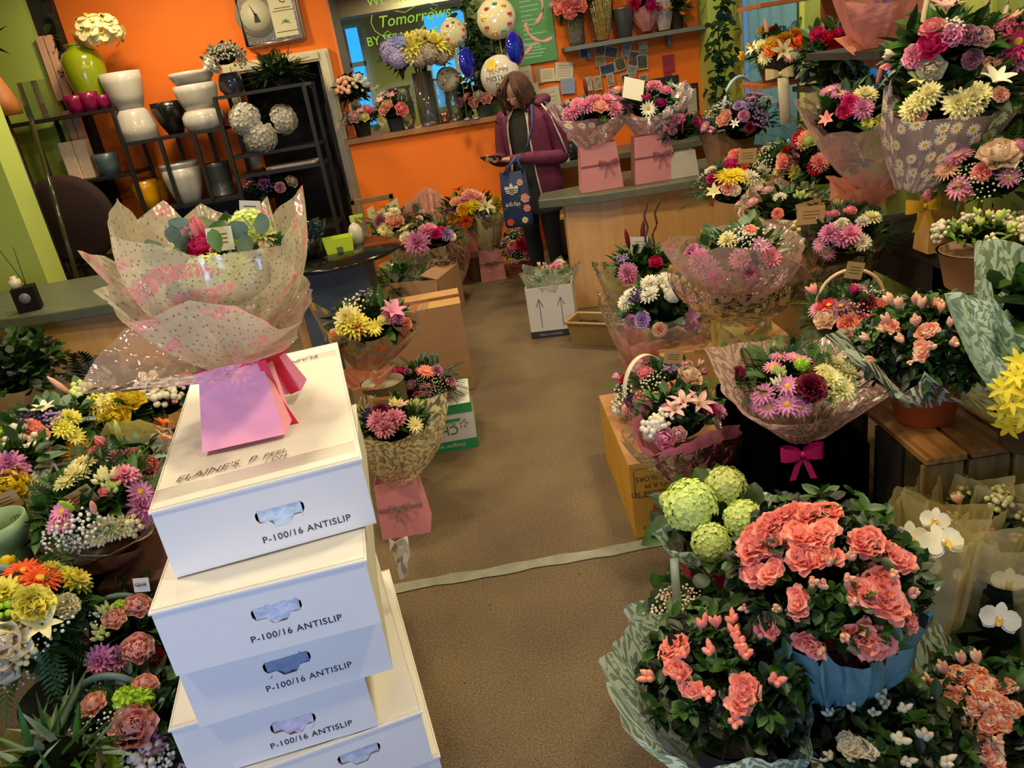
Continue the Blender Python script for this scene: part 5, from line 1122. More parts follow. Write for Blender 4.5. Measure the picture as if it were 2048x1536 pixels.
o = foliage(tb, Vector((.02, -.030, .14)), .11, .14, 26, .05, .014, ['lance'], ['mid', 'olive'], g, name='printed_leaves', depth=(.1, .95)); o.scale = (1, .08, 1); o.location = (0, -.034, 0)

# ================================================================= WRAP MATERIALS
PC['blush'] = 'ffe2c6'; PC['hyd'] = 'dcea8a'; PC['lav'] = 'b8b0e0'; PC['yel2'] = 'f8f06a'; PC['grey'] = 'b8ac98'; PC['dwhite'] = 'c9c4b4'
TEAL = sheet('8aa898', .80, 'swirl', 'd4ece2', .98, gloss=.12, scale=11., key='teal_scroll_paper')
TEALC = sheet('a89a80', .30, 'swirl', 'cfe8dc', .96, gloss=.14, scale=11., key='clear_scroll_film')
PINKSW = sheet('c8988c', .80, 'swirl', 'f0cec4', .96, gloss=.10, scale=13., key='pink_scroll_paper')
CREAMSW = sheet('a89a78', .50, 'swirl', 'ece0b4', .97, gloss=.12, scale=13., key='cream_scroll_film')
DAISY = sheet('b89ab0', .50, 'daisy', 'f4f0ea', .97, gloss=.14, scale=13., key='daisy_film')
DAISYP = sheet('c8a098', .60, 'daisy', 'f4eee0', .97, gloss=.12, scale=12., key='daisy_pink_film')
DAISYW = sheet('cfc2b0', .58, 'daisy', 'f6f2e6', .97, gloss=.14, scale=15., key='daisy_clear_film')
ORG = sheet('c8708e', .84, gloss=.10, rough=.35, key='mauve_organza')
PTISS = sheet('e89a90', .93, gloss=.05, rough=.5, key='pink_tissue')
PEACHT = sheet('f0a080', .93, gloss=.08, rough=.4, key='peach_tissue')
FROST = sheet('c9a8a0', .52, 'dots', 'e08098', .9, gloss=.14, scale=30., key='frosted_dot_film')
FROSTM = sheet('dcd2b8', .64, 'dots', 'ee8c9c', .92, gloss=.10, scale=42., key='frosted_message_film')
SMOKE = sheet('938480', .50, 'bloom', 'd8603a', .75, gloss=.22, rough=.12, scale=11., pcol2='c8b040', key='smoky_printed_film')
YTISS = sheet('d6d07a', .86, gloss=.06, rough=.4, key='lemon_tissue')
CTISS = sheet('dccf94', .92, gloss=.05, rough=.5, key='cream_tissue')
BTISS = sheet('78aeb8', .97, gloss=.08, rough=.35, key='blue_tissue')
KPAP = sheet('8a5a3c', .97, gloss=.05, rough=.5, key='brown_paper')
CELLO = glassy('f4f2ec', .07, .06, crink=16, key='cellophane')
CELLOM = glassy('e8dccc', .26, .10, crink=14, milk='cbb8a0', key='misty_film')
PINKMIST = sheet('d4aca4', .42, gloss=.16, rough=.2, key='pale_pink_film')
AZ = ('rosette', 130, .06, .026, -.5)
LOOSE = (['oval', 'lance', 'fern'], 110, .075, .026, -.3)
# supports hidden under the displays
def plinth(name, label, x0, x1, y0, y1, h, m=None, cat='stand'):
    B = MB(); bx(B, x0, x1, y0, y1, 0, h); o = B.obj(name, m or mat('080706', 1., spec=0, key='black_cloth2'), None, False, bevel=.006); return tag(o, label, cat)
plinth('plant_stand', 'low black stand under the largest coral azalea', .46, .74, 1.27, 1.53, .20)
plinth('display_bench', 'low dark bench under the left-hand bouquets', -1.95, -.90, 2.42, 3.10, .33)
plinth('wooden_crate', 'reddish-brown paper-covered crate under the daisy-print bouquet on the left', -1.36, -.93, 2.05, 2.40, .36, mat('5a3220', .75, var=.35, scale=4., key='brown_paper_cover'), 'crate')
plinth('maple_stool', 'small pale wooden stool at the right end of the counter front', .86, 1.62, 3.55, 4.35, .47, MAPLE)
B = MB()

# ================================================================= BOTTOM RIGHT
b_ = 'azabud'
arr('potted_azalea', 'largest coral azalea, full of ruffled blooms, in blue tissue', 'potted plant', (1655, 1145, 1.40), .205, .20, .165, seed=11, fol=('rosette', 260, .055, .027, -.5), fcols=('dark', 'black', 'mid'), cont=('pot', .10, .075, .17, '8a1a2a'),
    items=[('azalea', 'coral', x, y, s) for x, y, s in ((1500, 1085, 1.15), (1545, 1048, 1.1), (1575, 1032, .9), (1622, 1026, .9), (1665, 1022, .7), (1525, 1090, 1.1), (1600, 1075, 1.05), (1640, 1068, .9), (1600, 1112, 1.05), (1725, 1078, 1.0), (1748, 1094, .8), (1512, 1150, .9), (1545, 1145, .7), (1655, 1112, .7), (1600, 1205, .7), (1790, 1118, .9), (1765, 1188, 1.25), (1735, 1195, 1.0), (1540, 1246, .7), (1735, 1285, 1.2), (1620, 1288, .7), (1820, 1243, .6))] +
    [('azabud', 'peach', x, y, .8) for x, y in ((1660, 1128), (1650, 1175), (1690, 1160), (1502, 1212), (1685, 1268), (1645, 1292), (1705, 1205), (1625, 1168), (1560, 1215), (1780, 1150), (1815, 1190), (1700, 1120))],
    wraps=[dict(m=BTISS, r=.165, z=-.11, n=13, spike=.22, r0=.10, tiep=(0, 0, .0), bulge=.2, crump=.014, name='blue_tissue')])
arr('potted_azalea', 'coral-budded azalea in teal scroll wrap at the front of the floor', 'potted plant', (1452, 1345, 1.36), .185, 0, .15, seed=12, fol=('rosette', 210, .058, .028, -.5), fcols=('dark', 'black', 'mid'), cont=('pot', .10, .075, .15, '6a4a5a'),
    items=[(b_, 'coral', x, y, 1.) for x, y in ((1408, 1257), (1432, 1256), (1424, 1307), (1473, 1274), (1487, 1314), (1466, 1250), (1515, 1272), (1358, 1356), (1309, 1356), (1419, 1390), (1470, 1441), (1501, 1218), (1545, 1366), (1365, 1315), (1480, 1294))] +
    [('azalea', 'coral', x, y, s) for x, y, s in ((1347, 1292, .8), (1358, 1338, .75), (1384, 1382, .6), (1487, 1392, .95), (1505, 1378, .6), (1541, 1244, .5))],
    wraps=[dict(m=TEAL, rim=[(1196, 1325, 1.22), (1225, 1300, 1.36), (1262, 1238, 1.52), (1300, 1225, 1.58), (1400, 1240, 1.62), (1530, 1260, 1.6), (1600, 1370, 1.5), (1628, 1405, 1.30), (1618, 1520, 1.16), (1530, 1520, 1.10), (1450, 1530, 1.08), (1370, 1530, 1.08), (1300, 1500, 1.11), (1240, 1440, 1.14)], tiep=(0, 0, .05), r0=.07, bulge=.16, name='teal_wrap'),
           ])
arr('kalanchoe_basket', 'white kalanchoe basket with a flat grey handle and pink bow', 'basket', (1372, 1228, 1.72), .125, 0, .12, seed=13, fol=('round', 70, .06, .045, -.5), fcols=('dark', 'mid'), cont=('basket', .10, .13, 'c9b890'),
    items=[('kal', 'ivory', x, y, s) for x, y, s in ((1335, 1195, .8), (1345, 1220, .9), (1315, 1240, .9), (1340, 1250, .8), (1320, 1285, .9), (1400, 1230, 1.), (1425, 1238, .8), (1375, 1195, .8), (1370, 1215, .8))],
    hnd=dict(r=.09, h=.20, col='7c8684', w=.022, ax=1.35, flat=True, dx=-.02, dz=.0), wraps=[dict(m=TEAL, r=.16, z=-.05, n=5, spike=.2, tie=.25, r0=.07, name='teal_wrap')])
bow(COL.objects['kalanchoe_basket'], px(1354, 1192, Y=1.68)-Vector(COL.objects['kalanchoe_basket'].location), .035, 'e0a0b0', tails=False)
h_, Cl, bs = arr('potted_hydrangea', 'lime green hydrangea in teal scroll wrap on a crimson bag', 'potted plant', (1428, 1048, 1.92), .165, .0, .12, seed=14, fol=('oval', 46, .12, .075, -.3), fcols=('dark', 'mid'), cont=('bag', .21, .15, .24, 'a80f34', None), core=True,
    items=[('hydrangea', 'hyd', 1381, 1013, 1.05), ('hydrangea', 'hyd', 1452, 974, .85), ('hydrangea', 'hyd', 1488, 1040, .85), ('hydrangea', 'hyd', 1422, 1085, .85), ('hydrangea', 'hyd', 1338, 1000, .4)],
    wraps=[dict(m=TEAL, rim=[(1307, 1068, 1.84), (1355, 1032, 1.95), (1400, 960, 2.1), (1412, 938, 2.12), (1500, 975, 2.1), (1545, 990, 2.0), (1530, 1060, 1.9), (1480, 1095, 1.84), (1470, 1090, 1.78), (1440, 1115, 1.76), (1390, 1110, 1.76), (1340, 1100, 1.78)], tiep=(0, 0, .20), r0=.085, bulge=.15, name='teal_wrap')],
    cards=[(1477, 1014, 1.86, (.05, .035), (0, .1, .1), 'c9bc94')])
B = MB(); c = px(1480, 1063, Y=1.80)-bs; B.lathe([(.001, 0), (.018, 0), (.018, .001), (.001, .001)], 16, c, R=Matrix.Rotation(PI/2.2, 3, 'X')); B.obj('price_sticker', mat('1aa83a', .5, key='green_sticker'), h_)
arr('potted_azalea', 'white-budded azalea in front of the blue tissue pot', 'potted plant', (1755, 1480, 1.28), .19, 0, .13, seed=15, fol=('rosette', 210, .058, .027, -.3), fcols=('dark', 'black', 'mid'), cont=('pot', .10, .075, .09, '6a4a5a'),
    items=[(b_, 'ivory', x, y, s) for x, y, s in ((1663, 1434, .8), (1703, 1421, .9), (1756, 1400, 1.2), (1768, 1415, .9), (1803, 1422, .9), (1625, 1489, .9), (1665, 1517, .9), (1796, 1482, 1.1), (1847, 1479, 1.), (1808, 1524, .8), (1881, 1526, 1.), (1710, 1524, .6), (1745, 1430, .7))] + [('azalea', 'ivory', 1697, 1494, .7), ('azalea', 'ivory', 1728, 1500, .6)],
    wraps=[dict(m=TEALC, rim=[(1640, 1560, 1.08), (1600, 1500, 1.2), (1610, 1420, 1.4), (1700, 1400, 1.5), (1830, 1412, 1.46), (1870, 1430, 1.4), (1956, 1490, 1.26), (1950, 1520, 1.2), (1900, 1580, 1.10), (1800, 1600, 1.05)], tiep=(0, 0, .03), r0=.07, bulge=.15, name='teal_wrap')])
arr('potted_azalea', 'apricot and white azalea crowded with blooms at the lower right corner', 'potted plant', (1968, 1442, 1.33), .165, 0, .14, seed=16, fol=('rosette', 130, .055, .026, -.3), fcols=('dark', 'black', 'mid'), cont=('pot', .09, .07, .08, '6a4a5a'),
    items=[('azalea', 'apric', x, y, s) for x, y, s in ((1850, 1385, .5), (1880, 1372, .6), (1905, 1345, .6), (1935, 1355, .7), (1900, 1395, .8), (1955, 1340, .5), (1960, 1375, .8), (1915, 1425, .9), (1945, 1415, .7), (1990, 1400, .7), (2005, 1370, .6), (1975, 1440, .7), (2000, 1450, .7), (1965, 1490, .7), (1985, 1515, .7), (2020, 1420, .6))] + [(b_, 'apric', x, y, .9) for x, y in ((1862, 1370), (1890, 1350), (1925, 1330), (1955, 1330), (1870, 1400), (1935, 1430), (1965, 1420), (1855, 1410), (1930, 1450), (1995, 1480))],
    wraps=[dict(m=TEALC, rim=[(1800, 1345, 1.38), (1830, 1290, 1.48), (1870, 1235, 1.54), (1910, 1290, 1.52), (1930, 1290, 1.54), (1990, 1290, 1.54), (2048, 1325, 1.47), (2110, 1400, 1.32), (2090, 1530, 1.18), (1980, 1590, 1.10), (1880, 1530, 1.16), (1830, 1440, 1.24)], tiep=(0, 0, .03), r0=.07, bulge=.14, name='teal_wrap')],
    cards=[(2030, 1400, 1.30, (.05, .09), (0, .25, .1), 'b08a60')])
# orchids
OPAP = sheet('dccf98', .62, gloss=.14, rough=.25, key='cream_sleeve_paper')
def orchid(label, x, y, Yd, blooms, seed, hz=.58, lean=.05):
    rng = random.Random(seed); top = px(x, y, Y=Yd); r = thing('potted_orchid', label, 'potted plant', (top.x, Yd, 0), 0, 'white orchids in clear sleeves by the slatted crate'); container(r, ('pot', .065, .05, .11, 'b8b49a', .3), rng)
    B = MB()
    for i in range(6): a = i*1.05+rng.random(); leafgeo(B, Vector((0, 0, .10)), (math.cos(a), math.sin(a), .35), .17, .06, 'oval', rng)
    B.obj('leaves', gmat('dark'), r); B = MB(); B.tube([(0, 0, .1), (.01, 0, .35), (lean, -.02, top.z), (lean*.4, -.08, top.z-.02)], .0035, 6, 0); B.tube([(.01, .01, .1), (.012, .01, top.z)], .003, 5, 1); B.obj('stem', [gmat('olive'), mat('3a2c18', .7, key='stake')], r)
    for bx_, by_, by2, s in blooms:
        p = px(bx_, by_, Y=by2)-Vector(r.location); d = (CAM-px(bx_, by_, Y=by2)).normalized(); n = (d+Vector((rng.uniform(-.5, .5), rng.uniform(-.1, .2), rng.uniform(-.3, .3)))).normalized()
        link('orchid_bloom', fmesh('orchid', 'white'), r, p, n.to_track_quat('Z', 'Y'), s)
    wrapsheet(r, 'clear_sleeve', (0, 0, .03), .06, autorim((0, 0, top.z), .12, .06, 4, .25, 1, rng), glassy('f2ecd8', .09, .05, crink=0, milk='d8cfa0', key='sleeve_film'), seed=seed, bulge=.02, crump=.004)
    wrapsheet(r, 'cream_paper', (0, 0, .03), .065, autorim((0, 0, .40), .125, .02, 4, .3, 1, rng), OPAP, seed=seed+3, bulge=.02, crump=.004)
orchid('white moth orchid in clear sleeve nearest the coral azalea', 1862, 1085, 1.62, ((1885, 1085, 1.50, 1.05), (1820, 1075, 1.56, .9), (1845, 1130, 1.54, .85), (1870, 1040, 1.58, .7), (1852, 1165, 1.5, .7)), 21)
orchid('middle white moth orchid behind lemon tissue paper', 1950, 1120, 1.66, ((1930, 1150, 1.58, .6), (1968, 1090, 1.6, .7), (1925, 1060, 1.66, .6)), 22)
orchid('slim white moth orchid furthest back by the crate front', 1905, 1130, 1.72, ((1905, 1120, 1.66, .6), (1915, 1085, 1.68, .6), (1898, 1160, 1.64, .6)), 26)
orchid('white moth orchid at the right edge with drooping blooms', 2020, 1190, 1.56, ((2000, 1238, 1.44, .9), (2018, 1165, 1.5, .8), (2048, 1190, 1.5, .8)), 23)
arr('cut_flower_bunch', 'blurred apricot spray flowers behind the orchids', 'flower bunch', (1975, 1040, 1.70), .10, 0, .07, seed=24, fol=('lance', 40, .06, .02), cont=('pot', .06, .05, .2, 'a8a088'), fill=(('azabud', 'apric', 1.), ('cluster', 'cream', .8)), nf=14)
# yellow blossoms poking in at the right edge
arr('yellow_branches', 'bright yellow blossom branches poking in at the right edge', 'flower bunch', (2052, 775, 1.52), .07, 0, .10, seed=25, fol=('lance', 10, .05, .02), cont=('pot', .05, .05, .3, '1c241c'), items=[('starflower', 'yellow', x, y, 1.1) for x, y in ((2040, 765), (2025, 785), (2035, 810), (2045, 740), (2028, 840))], core=False)

# ================================================================= MIDDLE RIGHT
r8, Cl, bs = arr('wrapped_bouquet', 'mauve daisy and carnation bouquet in pink scroll paper with magenta bow', 'bouquet', (1590, 765, 2.13), .185, .44, .10, seed=31, zmin=.3, fol=(['oval', 'lance', 'fern'], 90, .07, .03, 0),
    items=[('daisy', 'mauve', x, y, s) for x, y, s in ((1561, 715, 1.1), (1590, 716, 1.), (1545, 735, .9), (1528, 788, 1.15), (1575, 772, 1.15), (1574, 808, 1.3), (1537, 812, 1.2), (1600, 815, 1.), (1511, 806, 1.), (1605, 724, .8))] + [('carnation', 'burg', 1474, 757, 1.1), ('carnation', 'burg', 1622, 776, 1.35), ('freebud', 'hyd', 1558, 748, 1.1), ('freebud', 'ivory', 1556, 768, .9), ('carnation', 'peach', 1488, 816, .7), ('spikebud', 'peach', 1700, 712, .8), ('pom', 'lime', 1604, 730, .8)] +
    [('mum', 'cream', x, y, s) for x, y, s in ((1670, 728, 1.1), (1692, 745, 1.1), (1660, 758, 1.1), (1684, 780, 1.15), (1700, 770, .9), (1650, 742, .9), (1665, 798, .8))],
    wraps=[dict(m=PINKSW, rim=[(1411, 697, 2.08), (1470, 688, 2.28), (1546, 678, 2.38), (1590, 698, 2.40), (1650, 672, 2.38), (1700, 712, 2.3), (1740, 735, 2.25), (1782, 792, 2.10), (1700, 822, 1.99), (1620, 848, 1.95), (1540, 848, 1.95), (1490, 832, 1.97), (1440, 775, 2.02)], tiep=tuple(px(1608, 885, Y=2.14)-px(1590, 765, Y=2.13)+Vector((0, 0, px(1590, 765, Y=2.13).z-.44))), r0=.03, bulge=.08, name='pink_wrap', crump=.006)],
    cards=[(1628, 745, 2.05, (.07, .05), (0, -.4, .1), 'a07848')])
bow(r8, px(1604, 908, Y=1.985)-bs, .062, 'c81e7e', nrm=(-.1, -1, 0))
r9, Cl, bs = arr('wrapped_bouquet', 'pale lily and pink rose bouquet in plum organza on the yellow carton', 'bouquet', (1352, 838, 2.42), .165, .304, .11, seed=32, zmin=.3, fol=(['oval', 'lance'], 90, .06, .03, 0),
    items=[('hydrangea', 'ivory', 1316, 848, .42), ('hydrangea', 'ivory', 1300, 870, .38), ('cluster', 'ivory', 1325, 838, 1.1), ('cluster', 'white', 1308, 858, 1.2), ('rose', 'pink', 1332, 877, 1.25), ('rose', 'pale', 1358, 868, .8), ('lily', 'pale', 1367, 808, .7), ('lily', 'pale', 1396, 812, .7), ('lily', 'pale', 1350, 822, .6), ('carnation', 'hot', 1418, 818, .9), ('mum', 'pink', 1436, 822, 1.), ('daisy', 'dusk', 1334, 818, 1.)],
    wraps=[dict(m=ORG, rim=[(1262, 843, 2.30), (1290, 806, 2.42), (1305, 800, 2.5), (1380, 805, 2.62), (1458, 812, 2.6), (1506, 838, 2.48), (1470, 850, 2.32), (1420, 862, 2.22), (1360, 893, 2.18), (1310, 905, 2.18), (1275, 888, 2.22)], tiep=tuple(px(1400, 972, Y=2.40)-Vector((px(1352, 838, Y=2.42).x, 2.42, .304))), r0=.045, bulge=.2, name='organza_wrap', below=.05),
           dict(m=CELLO, rim=[(1240, 880, 2.28), (1270, 800, 2.45), (1380, 790, 2.65), (1500, 810, 2.55), (1480, 870, 2.3), (1400, 900, 2.17), (1300, 915, 2.15)], tiep=tuple(px(1400, 965, Y=2.40)-Vector((px(1352, 838, Y=2.42).x, 2.42, .304))), r0=.06, bulge=.2, name='cellophane')])
arr('flower_basket', 'mixed basket with a white arched handle on the back of the yellow carton', 'flower basket', (1322, 778, 2.74), .17, .304, .10, seed=33, fol=LOOSE, cont=('basket', .13, .12, '8a6a3c'),
    items=[('rose', 'blush', 1377, 757, 1.6), ('carnation', 'coral', 1350, 780, 1.15), ('rose', 'rosep', 1291, 748, 1.), ('rose', 'pale', 1278, 740, .9), ('rose', 'rosep', 1282, 802, 1.1), ('rose', 'salmon', 1256, 815, .9), ('rose', 'salmon', 1268, 826, .9), ('rose', 'ivory', 1232, 820, 1.), ('statice', 'purple', 1260, 802, .7), ('statice', 'purple', 1295, 815, .9), ('gyp', 'gypw', 1305, 762, 1.2), ('gyp', 'gypw', 1247, 788, 1.2), ('gyp', 'gypw', 1300, 785, 1.1), ('gyp', 'gypw', 1240, 806, .8), ('statice', 'lilac', 1340, 740, .9), ('spikebud', 'peach', 1400, 732, .9), ('carnation', 'pale', 1375, 728, .7), ('daisy', 'yellow', 1415, 775, 1.), ('mum', 'cream', 1425, 795, 1.), ('carnation', 'red', 1250, 758, .8)],
    fill=(('gyp', 'gypw', .9), ('spikebud', 'pink', .9), ('daisy', 'mauve', .9)), nf=14, hnd=dict(r=.105, h=.17, col='d8cfb0', w=.022, ax=.5, flat=True, dx=-.06), cards=[(1347, 714, 2.66, (.075, .05), (0, .25, .15))])
arr('wrapped_bouquet', 'white and purple bouquet in dusty pink tissue and cellophane', 'bouquet', (1325, 620, 3.2), .19, 0, .15, seed=34, zmin=0, fol=(['oval', 'lance', 'round'], 100, .09, .04, -.2),
    items=[('bigmum', 'white', 1300, 567, .9), ('bigmum', 'white', 1330, 560, .8), ('mum', 'white', 1262, 590, 1.2), ('bigmum', 'white', 1252, 605, .8), ('mum', 'white', 1300, 590, 1.3), ('statice', 'purple', 1276, 593, 1.1), ('carnation', 'mauve', 1262, 645, 1.2), ('carnation', 'lilac', 1285, 640, 1.2), ('carnation', 'peach', 1319, 660, 1.1), ('alstro', 'pink', 1378, 632, 1.5), ('carnation', 'pink', 1382, 648, 1.2), ('statice', 'purple', 1405, 625, 1.3), ('freebud', 'salmon', 1375, 603, 1.5), ('cluster', 'ivory', 1352, 575, 1.6), ('rose', 'ivory', 1395, 660, 1.1), ('hydrangea', 'ivory', 1345, 590, .5)],
    wraps=[dict(m=PTISS, r=.19, z=-.10, n=6, spike=.2, tie=.25, r0=.07, name='pink_tissue', bulge=.25), dict(m=CELLO, r=.27, z=.02, n=5, spike=.3, tie=.3, r0=.08, name='cellophane')])
r12, Cl, bs = arr('wrapped_bouquet', 'lily-bud and mauve bouquet standing against the counter front', 'bouquet', (1290, 535, 3.95), .19, 0, .13, seed=35, fol=(['oval', 'lance'], 110, .11, .035, -.3),
    items=[('bigmum', 'mauve', 1255, 545, 1.1), ('bigmum', 'pink', 1262, 560, 1.), ('lilybud', 'burg', 1259, 497, 1.2), ('lilybud', 'burg', 1284, 482, 1.2), ('statice', 'lilac', 1246, 520, 1.1), ('rose', 'hot', 1311, 526, 1.2), ('daisy', 'yellow', 1348, 540, 1.3), ('daisy', 'yellow', 1360, 550, 1.3)], wraps=[dict(m=YTISS, r=.20, z=-.05, n=4, spike=.2, tie=.3, r0=.06), dict(m=CELLOM, r=.26, z=.0, n=5, spike=.25, tie=.3, r0=.07, name='cellophane')], cards=[(1277, 490, 3.98, (.10, .085), (0, .15, .1), 'cfc8b4')])
B = MB()
for (x0, x1, ph) in ((1290, 1296, 0), (1316, 1300, 1.)): B.tube([px(x0+(x1-x0)*t_+3*math.sin(t_*20+ph), 400+140*t_, Y=3.95)-bs for t_ in [i/18 for i in range(19)]], .006, 6)
B.obj('twisted_twig', mat('4a3018', .8, key='twig'), r12)
r13, Cl, bs = arr('wrapped_bouquet', 'mauve bouquet in frosted dotted film standing in a yellow floral bag', 'bouquet', (1475, 505, 2.98), .19, .45, .13, seed=36, zmin=.1, fol=(['round', 'lance'], 90, .07, .035, -.2), fcols=('euc', 'mid'),
    items=[('gyp', 'gypw', 1475, 470, 1.2), ('gyp', 'gypw', 1500, 478, 1.3), ('gyp', 'gypw', 1487, 485, 1.1), ('daisy', 'mauve', 1522, 492, 1.3), ('bigmum', 'mauve', 1400, 520, 1.0), ('bigmum', 'mauve', 1420, 540, .9), ('carnation', 'mauve', 1385, 505, 1.2), ('bigmum', 'rosep', 1540, 515, .9), ('bigmum', 'pink', 1480, 520, .9), ('carnation', 'rosep', 1500, 545, 1.2), ('carnation', 'coral', 1500, 462, .8), ('mum', 'cream', 1455, 480, 1.2)],
    cont=('bag', .22, .16, .16, 'd8c060', None),
    wraps=[dict(m=FROST, rim=[(1322, 491, 2.86), (1337, 474, 3.0), (1400, 470, 3.15), (1483, 440, 3.28), (1571, 452, 3.25), (1612, 478, 3.1), (1600, 530, 2.9), (1530, 503, 2.76), (1440, 492, 2.72), (1380, 512, 2.78)], tiep=(0, 0, .16), r0=.07, bulge=.26, name='frosted_film'),
           dict(m=CELLOM, rim=[(1330, 560, 2.85), (1370, 480, 3.05), (1480, 450, 3.25), (1600, 480, 3.1), (1620, 560, 2.9), (1530, 590, 2.72), (1420, 590, 2.72)], tiep=(0, 0, .12), r0=.12, bulge=.3, name='cellophane')])
ob = [o for o in r13.children if o.name.startswith('gift_bag')][0]
g = random.Random(77); B = MB()
for i in range(36): B.ball((g.uniform(-.10, .10), -.0825, g.uniform(.01, .15)), g.uniform(.006, .014), 6, 3, i % 3, 1)
o = B.obj('printed_blossom', [mat('e08a5a', .7, key='bag_orange'), mat('7aa860', .7, key='bag_green'), mat('e8b0a0', .7, key='bag_pink')], r13); o.scale = (1, .2, 1); o.location = (0, -.0655, 0)
arr('wrapped_bouquet', 'mauve chrysanthemum bouquet in clear film with a green-dotted card', 'bouquet', (1690, 470, 3.2), .19, .45, .12, seed=37, zmin=.1, fol=LOOSE,
    items=[('bigmum', 'mauve', 1660, 466, .9), ('bigmum', 'pink', 1700, 468, .9), ('bigmum', 'mauve', 1684, 478, .8), ('daisy', 'mauve', 1655, 505, 1.1), ('daisy', 'mauve', 1640, 490, 1.1), ('carnation', 'ivory', 1685, 450, 1.), ('rose', 'rosep', 1648, 433, .9), ('rose', 'rosep', 1668, 431, .9), ('rose', 'rosep', 1700, 424, .9), ('freebud', 'hyd', 1675, 410, 1.2), ('mum', 'cream', 1742, 436, 1.2), ('mum', 'ivory', 1725, 444, 1.), ('cluster', 'cream', 1600, 455, 1.2), ('lily', 'cream', 1590, 452, .6), ('statice', 'grey', 1630, 440, 1.2), ('mum', 'ivory', 1725, 485, 1.)],
    cont=('pot', .09, .07, .2, '6a5a4a'), wraps=[dict(m=CELLOM, rim=[(1560, 500, 3.0), (1600, 460, 3.2), (1640, 415, 3.4), (1740, 420, 3.4), (1785, 470, 3.2), (1762, 500, 3.05), (1690, 525, 2.95), (1620, 545, 2.9)], tiep=(-.02, 0, .12), r0=.07, bulge=.25, name='clear_film')], cards=[(1622, 430, 3.15, (.12, .075), (0, .1, .1))])
arr('flower_basket', 'crimson and peach basket with a cream hoop handle on the slatted crate', 'flower basket', (1700, 632, 2.50), .15, .50, .10, seed=38, fol=LOOSE, cont=('basket', .11, .10, '6a4a28'),
    items=[('gerbera', 'red', 1658, 611, .85), ('gerbera', 'dusk', 1682, 612, .8), ('gerbera', 'burg', 1700, 622, .8), ('rose', 'blush', 1654, 640, 1.4), ('carnation', 'coral', 1700, 648, 1.4), ('carnation', 'coral', 1762, 616, 1.2), ('rose', 'peach', 1750, 646, 1.1), ('gerbera', 'hot', 1725, 640, .7), ('daisy', 'mauve', 1717, 576, 1.), ('spikebud', 'hot', 1706, 590, 1.), ('gyp', 'gypw', 1724, 617, .9), ('gyp', 'gypw', 1750, 592, .9), ('daisy', 'mauve', 1634, 620, 1.1), ('spikebud', 'rosep', 1630, 590, 1.1), ('carnation', 'burg', 1735, 605, 1.)],
    hnd=dict(r=.115, h=.155, col='d8b088', w=.012, ax=-.15, dz=.03), cards=[(1709, 541, 2.42, (.065, .055), (0, .3, .15))])
arr('potted_azalea', 'apricot-budded azalea in a terracotta pot on top of the slatted crate', 'potted plant', (1855, 690, 2.02), .185, .50, .14, seed=39, fol=('rosette', 230, .05, .024, -.6), fcols=('dark', 'black', 'mid'), cont=('pot', .105, .08, .15, 'a84a20', .35),
    items=[(b_, 'apric', x, y, s) for x, y, s in ((1829, 611, 1.), (1842, 618, 1.), (1779, 649, 1.), (1785, 612, 1.1), (1800, 618, .9), (1832, 652, 1.), (1741, 681, .8), (1805, 684, 1.), (1858, 699, 1.1), (1905, 690, 1.), (1753, 722, .9), (1928, 655, .9), (1900, 655, .8), (1880, 625, .8), (1770, 665, .8), (1820, 725, .6))] + [('azalea', 'apric', x, y, .7) for x, y in ((1866, 606), (1782, 650), (1852, 660), (1845, 702), (1950, 662), (1938, 650))],
    wraps=[dict(m=TEALC, rim=[(1650, 668, 2.05), (1700, 655, 2.2), (1760, 640, 2.3), (1880, 640, 2.35), (1990, 660, 2.25), (2016, 780, 2.0), (2000, 850, 1.86), (1920, 800, 1.84), (1850, 745, 1.84), (1830, 775, 1.80), (1790, 795, 1.80), (1770, 740, 1.84), (1735, 720, 1.9)], tiep=(0, 0, .11), r0=.10, bulge=.05, name='teal_wrap', crump=.006)], cards=[(1888, 607, 2.12, (.035, .07), (0, .2, .6))])
arr('wrapped_plant', 'plant in shiny teal scroll paper cut by the right edge of the picture', 'potted plant', (2085, 620, 1.78), .14, .50, .12, seed=40, fol=('oval', 40, .1, .06), cont=('pot', .08, .065, .10, '4a3a2a'),
    wraps=[dict(m=TEAL, rim=[(1952, 478, 1.90), (2020, 482, 2.0), (2110, 500, 2.0), (2160, 640, 1.8), (2100, 700, 1.62), (2030, 660, 1.62), (1990, 600, 1.68), (1968, 545, 1.74)], tiep=(.02, 0, .10), r0=.06, bulge=.2, name='teal_wrap'),
           dict(m=TEAL, rim=[(1900, 583, 1.52), (1975, 600, 1.66), (2060, 650, 1.8), (2150, 700, 1.75), (2120, 790, 1.5), (2048, 745, 1.48), (2000, 720, 1.50), (1945, 645, 1.50)], tiep=(.04, .0, .07), r0=.06, bulge=.1, name='teal_wrap')])
